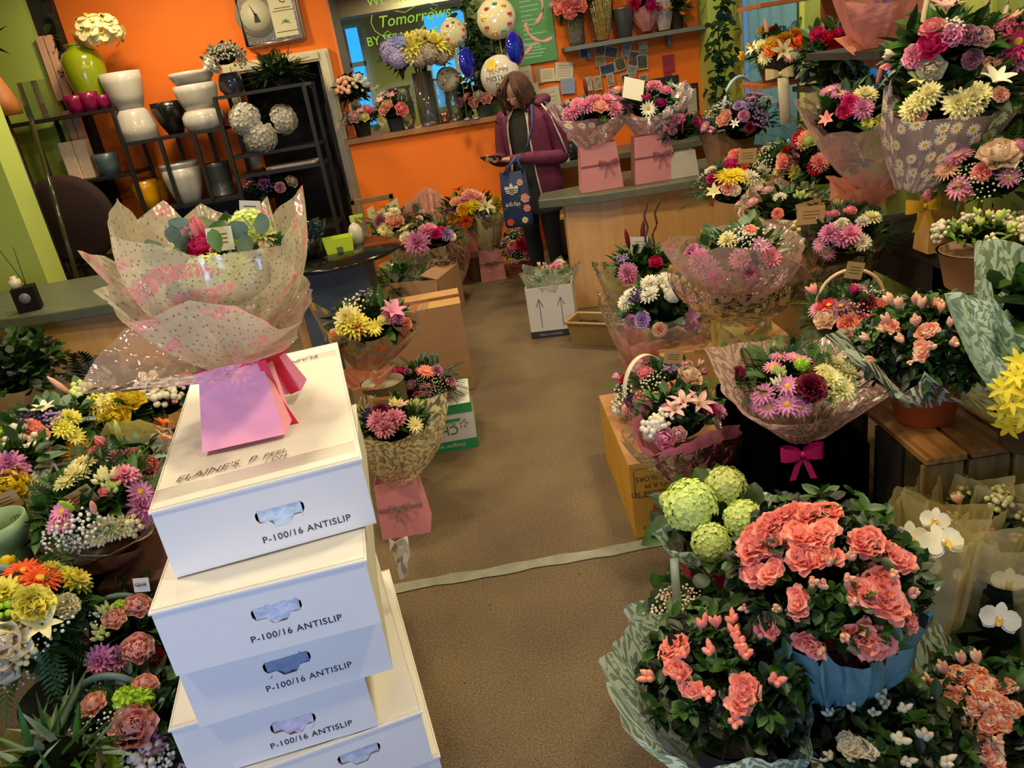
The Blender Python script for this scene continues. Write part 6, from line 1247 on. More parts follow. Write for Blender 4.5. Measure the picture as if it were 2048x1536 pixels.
# ---- tiers along the right wall
arr('flower_basket', 'pink gerbera basket with one big cream-peach rose on the dark side table', 'flower basket', (1978, 352, 2.78), .185, .70, .14, seed=41, fol=(['oval', 'fern', 'lance'], 130, .09, .035, -.4), cont=('basket', .11, .12, '6a5438'),
    items=[('rose', 'blush', 1996, 316, 2.), ('gerbera', 'pink', 1917, 313, 1.), ('gerbera', 'peach', 1895, 338, 1.), ('carnation', 'coral', 1965, 343, 1.1), ('carnation', 'coral', 1931, 388, .8), ('daisy', 'pink', 1918, 375, 1.4), ('daisy', 'mauve', 2016, 354, 1.4), ('daisy', 'pink', 1984, 425, 1.2), ('gyp', 'gypw', 1940, 346, 1.), ('gyp', 'gypw', 1964, 373, 1.1), ('gyp', 'gypw', 2030, 345, 1.), ('rose', 'rosep', 1858, 391, 1.), ('rose', 'pink', 2035, 300, 1.2), ('spikebud', 'pink', 1950, 290, .9), ('cluster', 'lime', 1960, 460, 1.), ('cluster', 'lime', 2010, 458, 1.), ('cluster', 'ivory', 2040, 430, 1.)])
r_, Cl, bs = arr('wrapped_bouquet', 'cream chrysanthemum bouquet in lilac daisy-print film at upper right', 'bouquet', (1895, 200, 2.98), .24, .70, .14, seed=42, zmin=.15, fol=(['oval', 'lance'], 120, .12, .045, -.1),
    items=[('bigmum', 'cream', 1842, 203, 1.), ('bigmum', 'cream', 1858, 188, 1.), ('bigmum', 'cream', 1825, 218, .9), ('bigmum', 'cream', 1918, 207, 1.), ('bigmum', 'cream', 1942, 202, 1.1), ('bigmum', 'cream', 1955, 190, .9), ('alstro', 'hyd', 1846, 160, 1.6), ('carnation', 'salmon', 1840, 230, .9), ('alstro', 'white', 1990, 165, 1.8), ('carnation', 'salmon', 2000, 190, 1.)], cont=('bag', .15, .11, .22, 'c89a58', None),
    wraps=[dict(m=DAISY, rim=[(1768, 175, 2.92), (1800, 140, 3.1), (1870, 110, 3.2), (1960, 90, 3.2), (2055, 115, 3.1), (2050, 205, 2.85), (1985, 228, 2.72), (1900, 238, 2.66), (1820, 242, 2.7), (1785, 235, 2.8)], tiep=tuple(px(1822, 382, Y=2.95)-Vector((px(1895, 200, Y=2.98).x, 2.98, .70))), r0=.06, bulge=.18, name='daisy_film')])
bow(r_, px(1848, 412, Y=2.83)-bs, .07, 'c8961e', rough=.2)
arr('wrapped_bouquet', 'mauve and cream bouquet in pale film with a peach tissue collar', 'bouquet', (1700, 235, 3.36), .19, .70, .14, seed=43, zmin=.1, fol=(['oval', 'lance'], 100, .1, .04, -.2),
    items=[('daisy', 'mauve', 1660, 182, 1.5), ('daisy', 'mauve', 1680, 190, 1.2), ('bigmum', 'mauve', 1724, 217, .9), ('carnation', 'hot', 1700, 205, 1.1), ('carnation', 'hot', 1690, 222, 1.), ('bigmum', 'cream', 1730, 192, 1.), ('lilybud', 'coral', 1753, 172, 1.1), ('tulipbud', 'rosep', 1770, 178, 1.), ('daisy', 'pink', 1820, 172, 1.4), ('alstro', 'coral', 1655, 240, 1.2), ('mum', 'yel2', 1735, 245, .8), ('mum', 'yel2', 1760, 243, .8)], cont=('box', .13, .12, .17, '9aa08a'),
    wraps=[dict(m=PINKMIST, rim=[(1588, 200, 3.2), (1640, 180, 3.42), (1700, 158, 3.52), (1775, 185, 3.4), (1790, 262, 3.16), (1720, 262, 3.08), (1650, 270, 3.1), (1610, 240, 3.14)], tiep=tuple(px(1745, 372, Y=3.36)-Vector((px(1700, 235, Y=3.36).x, 3.36, .70))), r0=.05, bulge=.16, name='pale_film'),
           dict(m=PEACHT, rim=[(1655, 350, 3.3), (1690, 355, 3.25), (1720, 345, 3.4), (1780, 345, 3.45), (1815, 365, 3.4), (1790, 385, 3.28), (1745, 372, 3.22), (1700, 385, 3.22), (1660, 395, 3.26)], tiep=tuple(px(1745, 400, Y=3.36)-Vector((px(1700, 235, Y=3.36).x, 3.36, .70))), r0=.05, name='peach_collar', bulge=.05)])
r21, Cl, bs = arr('wrapped_bouquet', 'bouquet in pink tissue with peach frill at the top edge of the picture', 'bouquet', (1770, -60, 3.55), .22, 1.46, .15, seed=44, zmin=.2, fol=('oval', 60, .1, .04, 0), fill=(('rose', 'pale', 1.2), ('mum', 'lilac', 1.2)), nf=16, cont=('pot', .06, .06, .05, '8a5a4a'),
    wraps=[dict(m=PTISS, rim=[(1655, -40, 3.45), (1700, -80, 3.7), (1770, -110, 3.8), (1850, -90, 3.7), (1890, -20, 3.5), (1860, -10, 3.35), (1780, 5, 3.3), (1690, 5, 3.35)], tiep=tuple(px(1762, 98, Y=3.55)-Vector((px(1770, -60, Y=3.55).x, 3.55, 1.46))), r0=.10, bulge=.2, name='pink_tissue'),
           dict(m=PEACHT, rim=[(1668, 78, 3.45), (1710, 112, 3.4), (1745, 138, 3.4), (1790, 140, 3.4), (1830, 125, 3.45), (1850, 100, 3.6), (1770, 90, 3.7), (1700, 85, 3.6)], tiep=tuple(px(1762, 92, Y=3.55)-Vector((px(1770, -60, Y=3.55).x, 3.55, 1.46))), r0=.10, bulge=.0, crump=.008, name='peach_frill')])
arr('flower_basket', 'pink rose basket with a tall cream handle on the upper wall shelf', 'flower basket', (1885, 95, 3.0), .19, 1.22, .14, seed=45, fol=(['oval', 'lance'], 140, .11, .04, -.5), cont=('basket', .12, .12, '6a5438'),
    items=[('rose', 'rosep', 1867, 62, 1.6), ('rose', 'hot', 1864, 94, 1.6), ('carnation', 'pink', 1830, 113, 1.3), ('rose', 'ivory', 1864, 134, 1.6), ('carnation', 'mauve', 1905, 72, 1.3), ('carnation', 'dusk', 1935, 70, 1.3), ('rose', 'pale', 1962, 76, 1.2), ('carnation', 'dusk', 1945, 118, 1.2), ('rose', 'peach', 1965, 132, 1.2), ('alstro', 'pale', 1893, 22, 1.8), ('spikebud', 'ivory', 1790, 110, 1.2), ('spikebud', 'rosep', 1785, 130, 1.1), ('rose', 'salmon', 1985, 125, 1.1), ('statice', 'gypw', 1905, 55, 1.)], hnd=dict(r=.13, h=.34, col='c8b48a', w=.020, ax=.1, dx=.04))
arr('flower_basket', 'basket with a large magenta gerbera at the right edge of the upper shelf', 'flower basket', (2050, 95, 3.04), .15, 1.22, .12, seed=46, fol=LOOSE, cont=('basket', .11, .11, '6a5438'),
    items=[('gerbera', 'hot', 2038, 84, 1.6), ('bigmum', 'mauve', 2035, 118, 1.), ('alstro', 'peach', 2030, 40, 1.4), ('carnation', 'pink', 2010, 50, 1.2), ('daisy', 'mauve', 2000, 55, 1.2), ('rose', 'salmon', 1985, 100, 1.)], fill=(('gyp', 'gypw', .9), ('daisy', 'mauve', 1.1)), nf=10, hnd=dict(r=.12, h=.28, col='c8b48a', w=.018, ax=.2))
r24, Cl, bs = arr('flower_basket', 'orange gerbera and red rose basket with cream bow on the small wall shelf', 'flower basket', (1560, 112, 4.60), .19, ZSH, .14, seed=47, fol=LOOSE, cont=('basket', .13, .12, '4a3020'),
    items=[('gerbera', 'orange', 1545, 97, 1.1), ('gerbera', 'gold', 1540, 85, 1.), ('rose', 'orange', 1596, 90, 2.2), ('bigmum', 'gold', 1572, 78, 1.), ('lily', 'cream', 1566, 103, .8), ('bigmum', 'cream', 1522, 92, .8), ('lily', 'ivory', 1510, 100, .7), ('lilybud', 'peach', 1535, 70, 1.), ('bigmum', 'gold', 1590, 68, .8), ('mum', 'peach', 1580, 110, 1.2), ('mum', 'cream', 1530, 115, 1.2)], fill=(('spikebud', 'gold', 1.3), ('mum', 'orange', 1.)), nf=10)
bow(r24, px(1560, 148, Y=4.38)-bs, .075, 'd0bc78', nrm=(-.3, -1, 0), tails=False)
B = MB(); ribbon(B, [px(1566, 155, Y=4.37)-bs, px(1568, 190, Y=4.38)-bs, px(1572, 248, Y=4.38)-bs], .06, Vector((1, 0, 0))); B.obj('ribbon_tail', mat('d8c8a0', .5, key='cream_ribbon'), r24, solid=.001)
arr('potted_rose', 'trailing dark-leaved plant with a few red roses beside the orange basket', 'potted plant', (1668, 108, 4.25), .19, px(1668, 165, Y=4.25).z, .17, seed=48, fol=(['oval', 'lance'], 220, .075, .04, -.8), fcols=('dark', 'euc', 'mid'), cont=('pot', .10, .08, .10, '3a2a1a'), items=[('rose', 'hot', 1636, 70, 1.4), ('rose', 'red', 1661, 80, 1.4), ('rose', 'hot', 1680, 70, 1.2), ('rose', 'red', 1668, 103, 1.1), ('spikebud', 'red', 1642, 112, 1.)])
Lr = COL.objects['potted_rose'].location
B = MB(); bx(B, Lr.x-.16, 2.12, 4.1, 4.4, Lr.z-.025, Lr.z); o = B.obj('wall_shelf', DARKW, None, False); tag(o, 'dark wall shelf under the trailing red rose plant', 'shelf')
# terrarium bulb, bulb bowl on the side table
L = px(1868, 492, Z=.70); t2 = thing('glass_teardrop', 'olive glass teardrop vase beside the gold-bowed bag', 'vase', (L.x+.04, L.y+.05, .70)); B = MB(); B.lathe([(.001, 0), (.05, .0), (.07, .03), (.065, .07), (.035, .12), (.018, .16), (.001, .17)], 24); B.obj('body', glassy('b0a840', .35, .06, milk='6a6a20', key='olive_glass_body'), t2)
B = MB(); B.tube([(.07*math.cos(a), .07*math.sin(a), .03) for a in [2*PI*i/20 for i in range(21)]], .004, 6); B.obj('rim_band', mat('b8a030', .3, metal=.6, key='brass'), t2)
L = px(1935, 500, Z=.70); rb, _, _ = arr('bulb_bowl', 'bowl of sprouting bulbs wrapped in pinkish paper on the side table', 'potted plant', (1962, 468, 2.50), .13, .70, .05, seed=49, fol=('blade', 40, .08, .014, .1), fcols=('light', 'lime'), cont=('pot', .125, .10, .13, 'b08a70', .7), fill=(('spikebud', 'hyd', 1.), ('cluster', 'ivory', .9)), nf=16)

# ================================================================= ON AND NEAR THE COUNTER
def counter_bouquet(label, cx, cy, bxp, Yd, items, rim, seed, r=.2):
    rr, Cl, bs = arr('wrapped_bouquet', label, 'bouquet', (cx, cy, Yd), r, .786, .12, seed=seed, zmin=.1, fol=(['oval', 'lance'], 90, .11, .04, -.1), items=items, cont=('bag', .27, .15, px(cx, bxp, Y=Yd-.08).z-.786, 'd88c88', 'b87888', .05),
        wraps=[dict(m=DAISY, rim=rim, tiep=(0, 0, px(cx, bxp, Y=Yd).z-.786), r0=.10, bulge=.16, name='daisy_film')]); return rr, Cl, bs
counter_bouquet('pink carnation bouquet in daisy film, left pink bag on the counter', 1187, 232, 290, 5.16, [('bigmum', 'pink', x, y, 1.1) for x, y in ((1138, 228), (1155, 208), (1188, 203), (1214, 203), (1240, 204), (1258, 212), (1230, 218), (1150, 222), (1172, 212))]+[('rose', 'salmon', 1200, 216, 1.6), ('lilybud', 'burg', 1174, 192, 1.3), ('bigmum', 'rosep', 1195, 200, .8)],
    [(1086, 200, 5.1), (1112, 214, 5.2), (1135, 200, 5.4), (1185, 190, 5.45), (1232, 196, 5.4), (1262, 225, 5.2), (1225, 236, 4.98), (1170, 240, 4.94), (1120, 242, 4.98)], 51)
r27, _, bs = counter_bouquet('bouquet with a white note in daisy film, right pink bag on the counter', 1296, 212, 272, 5.14, [('carnation', 'pink', 1308, 174, 1.6), ('rose', 'pink', 1331, 184, 1.5), ('rose', 'salmon', 1228, 182, 1.4), ('spikebud', 'hot', 1295, 200, 1.5), ('rose', 'hot', 1318, 206, 1.1), ('daisy', 'white', 1297, 218, 1.7), ('daisy', 'white', 1352, 172, 1.7), ('statice', 'lilac', 1215, 180, 1.), ('alstro', 'white', 1372, 190, 1.6)],
    [(1228, 222, 5.1), (1245, 200, 5.4), (1300, 180, 5.5), (1350, 170, 5.45), (1372, 160, 5.3), (1388, 180, 5.15), (1350, 220, 5.0), (1320, 232, 4.94), (1265, 236, 4.96)], 52, .19)
B = MB(); B.box(px(1267, 178, Y=4.98)-bs, (.13, .002, .13), 0, Euler((-.4, .35, .1)).to_matrix()); B.obj('white_note', mat('d8d4c0', .7, key='white_note'), r27, False)
arr('flower_bag', 'small flower posy in a white canvas bag with a pink handle on the counter', 'flower bag', (1360, 262, 5.12), .15, .786, .10, seed=53, fol=LOOSE, cont=('bag', .18, .12, .16, 'c8c0a8', None), items=[('carnation', 'mauve', 1350, 245, 1.2), ('carnation', 'mauve', 1358, 238, 1.1), ('spikebud', 'rosep', 1335, 262, 1.3), ('carnation', 'hot', 1392, 245, 1.), ('carnation', 'dusk', 1345, 262, 1.)], hnd=dict(r=.07, h=.12, col='b02a58', w=.022, ax=.1, flat=True, dx=.05, dy=-.12, dz=.02))
arr('flower_basket', 'lilac and peach basket with a pale blue hoop handle on the counter end', 'flower basket', (1482, 248, 5.0), .24, .786, .17, seed=54, fol=LOOSE, cont=('basket', .14, .12, '7a5a34'), items=[('rose', 'peach', 1448, 242, 1.5), ('rose', 'peach', 1452, 230, 1.2), ('lily', 'white', 1470, 248, .45), ('carnation', 'mauve', 1488, 232, 1.3), ('statice', 'lilac', 1500, 215, 1.6), ('statice', 'lilac', 1520, 240, 1.6), ('carnation', 'lilac', 1478, 212, 1.2), ('spikebud', 'pink', 1430, 260, 1.2), ('carnation', 'burg', 1500, 255, 1.), ('rose', 'rosep', 1402, 250, 1.2)], fill=(('gyp', 'gypw', 1.3), ('statice', 'lilac', 1.2), ('daisy', 'mauve', 1.2)), nf=16, hnd=dict(r=.15, h=.26, col='a8b4bc', w=.022, ax=.5, dz=.05))
L = px(1530, 300, Y=4.75); t2 = thing('kraft_hamper', 'empty kraft hamper box with clear sides at the end of the counter', 'box', (1.60, 5.05, .786), .35); B = MB(); rows = [[Vector((x*k, y*k, z)) for x, y in ((-.13, -.08), (.13, -.08), (.13, .08), (-.13, .08))] for k, z in ((.8, 0), (1.15, .26))]; B.grid(rows, closed=True); B.add([(x*.8, y*.8, .002) for x, y in ((-.13, -.08), (.13, -.08), (.13, .08), (-.13, .08))], [(0, 1, 2, 3)]); B.obj('body', KRAFT, t2, False, solid=.005)
B = MB(); B.tube([rows[1][i % 4]*1.02 for i in range(5)], .006, 6); B.obj('clear_rim', mat('b8b4a8', .2, key='silver_trim'), t2)
arr('flower_basket', 'yellow gerbera posy in a white woven bag with red trim by the counter', 'flower basket', (1468, 378, 3.95), .19, .47, .13, seed=55, fol=LOOSE, cont=('basket', .10, .20, 'b8a888'), items=[('gerbera', 'yellow', 1462, 352, 1.5), ('gerbera', 'yellow', 1480, 350, 1.2), ('bigmum', 'ivory', 1500, 356, 1.), ('bigmum', 'ivory', 1518, 372, .9), ('carnation', 'salmon', 1458, 376, 1.3), ('carnation', 'ivory', 1469, 380, 1.), ('rose', 'hot', 1462, 332, 1.3), ('carnation', 'coral', 1472, 300, 1.2), ('rose', 'rosep', 1467, 318, 1.2), ('alstro', 'cream', 1430, 385, 1.4), ('spikebud', 'red', 1489, 342, 1.), ('carnation', 'hot', 1425, 358, 1.)], fill=(('gyp', 'gypw', 1.), ('mum', 'ivory', 1.)), nf=10, cards=[(1495, 312, 3.9, (.10, .07), (0, .1, .2))], hnd=dict(r=.09, h=.12, col='b0203a', w=.02, ax=.2, flat=True, dz=-.02, dx=-.06, dy=-.1))
arr('flower_basket', 'peach and lemon posy right behind the yellow gerbera posy', 'flower basket', (1568, 345, 4.12), .17, .47, .16, seed=56, fol=LOOSE, cont=('basket', .12, .16, '7a5a34'), items=[('rose', 'peach', 1568, 318, 1.2), ('rose', 'peach', 1572, 330, 1.2), ('carnation', 'coral', 1590, 318, 1.), ('mum', 'yel2', 1592, 345, 1.4), ('statice', 'lilac', 1580, 312, .8), ('mum', 'cream', 1558, 345, 1.), ('rose', 'pale', 1555, 355, 1.), ('mum', 'yel2', 1540, 360, 1.)], fill=(('gyp', 'gypw', 1.1), ('rose', 'peach', 1.)), nf=14)
arr('wrapped_bouquet', 'coral-red bouquet half hidden behind the pale-film bouquet', 'bouquet', (1645, 325, 3.95), .2, 0, .2, seed=57, fol=(['oval', 'lance'], 120, .09, .035, -.4), cont=('pot', .12, .10, .6, '5a3a2a'), items=[('bigmum', 'coral', 1610, 280, 1.), ('carnation', 'red', 1600, 275, 1.2), ('bigmum', 'coral', 1640, 325, .9), ('bigmum', 'red', 1630, 335, .8), ('carnation', 'hot', 1595, 285, 1.), ('rose', 'hyd', 1618, 285, 1.3)], fill=(('carnation', 'coral', 1.3), ('carnation', 'red', 1.2)), nf=8)
arr('wrapped_bouquet', 'bouquet in pink daisy-print film below the lemon posy', 'bouquet', (1572, 415, 3.55), .21, .45, .10, seed=58, zmin=.1, fol=(['oval', 'lance'], 70, .09, .03, -.1), cont=('pot', .08, .07, .12, 'a07868'), items=[('mum', 'ivory', 1560, 395, 1.), ('freebud', 'hyd', 1600, 395, 1.3), ('carnation', 'coral', 1555, 428, .8)], fill=(('mum', 'ivory', 1.), ('rose', 'pale', 1.)), nf=6,
    wraps=[dict(m=DAISYP, rim=[(1478, 400, 3.45), (1500, 372, 3.65), (1560, 355, 3.8), (1620, 380, 3.75), (1660, 400, 3.55), (1650, 430, 3.4), (1600, 440, 3.32), (1540, 440, 3.32), (1490, 430, 3.36)], tiep=(0, 0, .05), r0=.08, bulge=.2, name='daisy_film')], cards=[(1618, 418, 3.36, (.12, .07), (0, -.1, .1))])

# ================================================================= LEFT OF THE AISLE
r36, Cl, bs = arr('wrapped_bouquet', 'pink chrysanthemum bouquet in cream scroll film on a pink bag beside the stack', 'bouquet', (785, 850, 2.72), .155, 0, .10, seed=61, zmin=.15, fol=(['lance', 'oval', 'blade'], 90, .09, .025, -.1), off=(.03, .02),
    items=[('bigmum', 'pink', 757, 842, .85), ('bigmum', 'pink', 788, 838, .85), ('bigmum', 'pink', 770, 856, .8), ('carnation', 'burg', 762, 822, 1.1), ('statice', 'purple', 742, 828, 1.1), ('freebud', 'cream', 790, 812, 1.1), ('rose', 'yellow', 787, 808, .7), ('alstro', 'pale', 803, 815, 1.), ('freebud', 'hyd', 830, 812, 1.1), ('daisy', 'cream', 830, 850, 1.)], cont=('bag', .19, .14, .235, 'ee9cb0', 'b8b0b8'),
    wraps=[dict(m=CREAMSW, rim=[(700, 835, 2.66), (720, 790, 2.82), (790, 800, 2.92), (830, 800, 2.9), (896, 786, 2.84), (888, 850, 2.7), (850, 880, 2.58), (790, 885, 2.54), (730, 880, 2.56)], tiep=(0, 0, .22), r0=.06, bulge=.22, name='scroll_film')], cards=[(762, 806, 2.68, (.09, .045), (0, .1, .1))])
arr('flower_basket', 'hot pink rose and coral gerbera basket on the green-banded carton', 'flower basket', (845, 768, 3.42), .155, .236, .11, seed=62, fol=(['oval', 'lance', 'fern'], 150, .07, .03, -.5), cont=('basket', .11, .10, '3a2c1c'),
    items=[('rose', 'hot', 797, 752, 1.4), ('rose', 'hot', 792, 762, 1.2), ('gerbera', 'coral', 852, 743, .9), ('daisy', 'mauve', 852, 781, 1.1), ('daisy', 'mauve', 803, 780, 1.), ('daisy', 'dusk', 822, 770, 1.), ('gyp', 'gypw', 878, 769, 1.1), ('gyp', 'gypw', 868, 778, .9), ('carnation', 'mauve', 901, 765, .9), ('spikebud', 'rosep', 898, 772, .9), ('carnation', 'mauve', 874, 742, 1.), ('spikebud', 'hot', 836, 790, 1.), ('gyp', 'ivory', 842, 765, .7), ('spikebud', 'red', 783, 788, .9), ('carnation', 'dusk', 815, 745, .7), ('daisy', 'mauve', 780, 778, .9)])
r38, Cl, bs = arr('wrapped_bouquet', 'yellow chrysanthemum bouquet in smoky printed film with a peach tissue frill', 'bouquet', (738, 648, 3.05), .175, 0, .12, seed=63, zmin=.1, fol=(['oval', 'lance'], 110, .08, .035, -.4),
    items=[('bigmum', 'cream', 697, 640, 1.1), ('bigmum', 'yel2', 712, 652, 1.1), ('carnation', 'yel2', 690, 656, 1.2), ('alstro', 'mauve', 785, 626, 1.6), ('carnation', 'mauve', 778, 635, 1.1), ('carnation', 'mauve', 795, 636, 1.), ('gyp', 'ivory', 706, 615, 1.3), ('carnation', 'coral', 716, 658, 1.), ('rose', 'cream', 765, 642, .8), ('daisy', 'yel2', 748, 655, 1.1), ('carnation', 'salmon', 670, 672, 1.), ('gyp', 'lilac', 730, 595, 1.), ('carnation', 'coral', 812, 648, .8)], cont=('pot', .09, .08, .5, 'b8b094'),
    wraps=[dict(m=SMOKE, rim=[(610, 592, 3.0), (660, 625, 3.12), (700, 610, 3.25), (770, 605, 3.28), (820, 606, 3.2), (856, 600, 3.1), (840, 650, 2.95), (800, 690, 2.88), (740, 690, 2.84), (680, 675, 2.86), (640, 650, 2.9)], tiep=tuple(px(735, 735, Y=3.02)-Vector((px(738, 648, Y=3.05).x, 3.05, 0))), r0=.05, bulge=.18, name='smoky_film'),
           dict(m=PEACHT, rim=[(678, 740, 2.92), (705, 735, 2.98), (730, 708, 2.98), (745, 740, 3.1), (790, 728, 3.1), (778, 752, 2.96), (750, 775, 2.86), (695, 776, 2.86)], tiep=tuple(px(735, 770, Y=3.02)-Vector((px(738, 648, Y=3.05).x, 3.05, 0))), r0=.03, bulge=.05, name='peach_frill', crump=.004)])
# back floor group
arr('wrapped_bouquet', 'wide mauve and hot pink bouquet in brown film on the floor by the low wall', 'bouquet', (862, 478, 5.85), .27, 0, .14, seed=64, zmin=.1, fol=(['oval', 'lance'], 90, .1, .04, -.1), cont=('pot', .12, .10, .14, '8a6a50'),
    items=[('bigmum', 'mauve', 835, 486, 1.9), ('bigmum', 'pink', 858, 461, 1.4), ('bigmum', 'mauve', 848, 464, 1.2), ('carnation', 'hot', 873, 468, 1.6), ('bigmum', 'lilac', 893, 468, 1.1), ('mum', 'white', 902, 472, 1.2), ('rose', 'peach', 815, 482, 1.3), ('mum', 'ivory', 810, 474, 1.5), ('lily', 'cream', 812, 462, .9), ('rose', 'hot', 882, 461, 1.4), ('spikebud', 'peach', 806, 490, 1.5)],
    wraps=[dict(m=CELLOM, rim=[(762, 472, 5.7), (800, 462, 6.0), (850, 445, 6.2), (910, 450, 6.1), (928, 458, 5.9), (905, 488, 5.65), (860, 500, 5.5), (800, 503, 5.55)], tiep=(0, 0, .08), r0=.14, bulge=.3, name='brown_film')])
arr('flower_basket', 'peach rose and white posy basket in front of the cream card', 'flower basket', (782, 452, 6.2), .18, 0, .14, seed=65, fol=LOOSE, cont=('basket', .16, .28, 'b09a68'), items=[('rose', 'peach', 785, 446, 2.), ('rose', 'peach', 795, 442, 1.8), ('carnation', 'dusk', 761, 438, 1.5), ('carnation', 'dusk', 757, 446, 1.3), ('mum', 'ivory', 788, 424, 1.6), ('mum', 'ivory', 776, 432, 1.4), ('mum', 'cream', 767, 458, 1.6), ('mum', 'cream', 775, 466, 1.4)])
arr('wrapped_bouquet', 'tall sheets of pale pink paper around a bunch on the floor, centre back', 'bouquet', (846, 448, 6.35), .13, 0, .10, seed=66, fol=(['oval', 'fern'], 20, .12, .04), cont=('pot', .09, .08, .2, '8a6a50'), fill=(('mum', 'ivory', 1.2), ('carnation', 'pale', 1.)), nf=8,
    wraps=[dict(m=sheet('dcb8a4', .82, gloss=.15, rough=.2, key='pink_paper_sheet'), rim=[(800, 425, 6.2), (812, 405, 6.4), (852, 372, 6.6), (888, 392, 6.5), (886, 440, 6.25), (850, 452, 6.15), (815, 450, 6.15)], tiep=(0, 0, .08), r0=.07, bulge=.15, name='pink_film'), dict(m=CELLO, rim=[(795, 430, 6.2), (850, 380, 6.6), (895, 400, 6.5), (890, 460, 6.2), (820, 470, 6.1)], tiep=(0, 0, .05), r0=.07, bulge=.15, name='cellophane')])
r42, Cl, bs = arr('wrapped_bouquet', 'orange, yellow and salmon bouquet in cream paper against the low wall', 'bouquet', (938, 425, 6.45), .26, 0, .17, seed=67, zmin=.0, fol=(['oval', 'lance'], 110, .1, .04, -.3), cont=('pot', .12, .1, .2, '8a6a50'),
    items=[('bigmum', 'salmon', 940, 393, 1.5), ('bigmum', 'salmon', 955, 398, 1.5), ('bigmum', 'pink', 930, 402, 1.2), ('bigmum', 'yellow', 936, 416, 1.3), ('carnation', 'gold', 926, 420, 1.8), ('bigmum', 'yellow', 948, 410, 1.2), ('carnation', 'orange', 897, 442, 2.), ('carnation', 'orange', 932, 442, 1.8), ('statice', 'purple', 902, 428, 1.8), ('bigmum', 'peach', 909, 457, 1.4), ('carnation', 'gold', 905, 436, 1.5), ('rose', 'peach', 912, 405, 1.6), ('statice', 'purple', 968, 428, 1.8), ('carnation', 'yellow', 993, 404, 1.8), ('lily', 'cream', 970, 415, 1.), ('alstro', 'orange', 918, 380, 1.7), ('mum', 'hyd', 980, 420, 1.6)],
    wraps=[dict(m=PINKMIST, r=.22, z=-.02, n=6, spike=.3, tie=.3, r0=.1, name='pale_film')])
arr('wrapped_bouquet', 'cream-paper bouquet on a pink bag on the floor left of the woman', 'bouquet', (968, 438, 6.35), .13, 0, .10, seed=68, zmin=.2, fol=(['oval'], 40, .08, .03), fill=(('mum', 'cream', 1.4), ('carnation', 'hyd', 1.2)), nf=8, cont=('bag', .21, .17, .26, 'c88078', 'a87068'), 
    wraps=[dict(m=CTISS, rim=[(935, 415, 6.3), (955, 432, 6.2), (985, 430, 6.2), (1000, 425, 6.3), (985, 405, 6.5), (950, 400, 6.5)], tiep=(0, 0, .24), r0=.06, bulge=.2, name='cream_paper'), dict(m=CELLOM, r=.16, z=.0, n=5, spike=.3, tie=.6, r0=.07, name='cellophane')])
arr('potted_posy', 'small red and pink posy in a pink pot on the floor behind the arrow carton', 'potted plant', (1036, 497, 6.2), .15, 0, .16, seed=69, fol=LOOSE, cont=('pot', .09, .07, .12, 'a86a50'), items=[('carnation', 'red', 1044, 490, 1.8), ('carnation', 'coral', 1025, 491, 1.5), ('carnation', 'dusk', 1020, 500, 1.4), ('gyp', 'gypw', 1030, 475, 1.5), ('gyp', 'gypw', 1032, 515, 1.2), ('carnation', 'salmon', 1056, 510, 1.4), ('carnation', 'rosep', 1050, 500, 1.3)], fill=(('gyp', 'gypw', 1.2), ('carnation', 'rosep', 1.2)), nf=8)

# ================================================================= LEDGE AND SHELVES
def vase(name, label, x, y, yw, z, prof, m, cat='vase'): 
    p = px(x, y, Y=yw); return lathe_thing(name, label, cat, (p.x, yw, z), [('body', prof, m)])
VG = glassy('eef4ee', .10, .04, milk='c8ccc0', key='vase_glass2')
arr('potted_posy', 'pale pink rose posy in a grey pot at the left end of the ledge', 'potted plant', (722, 240, 6.98), .14, LEDGE, .10, seed=71, fol=LOOSE, cont=('pot', .075, .06, .11, '22262a'), items=[('rose', 'pale', 710, 236, 1.8), ('rose', 'rosep', 735, 222, 1.7), ('rose', 'pale', 722, 226, 1.4), ('rose', 'cream', 728, 235, 1.4), ('rose', 'yel2', 727, 235, 1.)], fill=(('mum', 'ivory', 1.1),), nf=5)
arr('potted_posy', 'pink alstroemeria and cream posy left of the glass vases on the ledge', 'potted plant', (787, 222, 6.98), .17, LEDGE, .15, seed=72, fol=(['lance', 'oval'], 120, .1, .025, -.3), fcols=('olive', 'mid', 'dark'), cont=('pot', .075, .06, .11, '3a4a50'), items=[('rose', 'rosep', 802, 220, 1.8), ('rose', 'peach', 775, 212, 1.7), ('alstro', 'pale', 782, 195, 1.8), ('alstro', 'hyd', 750, 175, 1.7), ('mum', 'cream', 765, 242, 1.4), ('carnation', 'dusk', 785, 185, 1.5), ('rose', 'peach', 768, 222, 1.5)], fill=(('alstro', 'pale', 1.4), ('spikebud', 'cream', 1.2)), nf=10)
rv, Cl, bs = arr('vase_of_hydrangeas', 'tall glass vase of blue, yellow and silver blooms on the ledge', 'vase', (836, 108, 6.95), .29, LEDGE, .15, seed=73, zmin=-.1, fol=(['oval'], 150, .12, .05, -.7), fcols=('dark', 'black', 'mid'), core=True, items=[('hydrangea', 'lav', 785, 103, 1.5), ('hydrangea', 'blue', 803, 92, 1.4), ('hydrangea', 'lav', 798, 115, 1.3), ('bigmum', 'yel2', 822, 92, 2.2), ('bigmum', 'cream', 845, 80, 2.1), ('bigmum', 'yel2', 866, 88, 2.2), ('bigmum', 'yel2', 884, 92, 2.), ('bigmum', 'cream', 828, 108, 1.8), ('hydrangea', 'grey', 858, 108, 1.3), ('hydrangea', 'grey', 880, 112, 1.1), ('hydrangea', 'grey', 838, 118, 1.), ('mum', 'cream', 900, 105, 1.8)])
zt_ = px(836, 145, Y=6.95).z-LEDGE
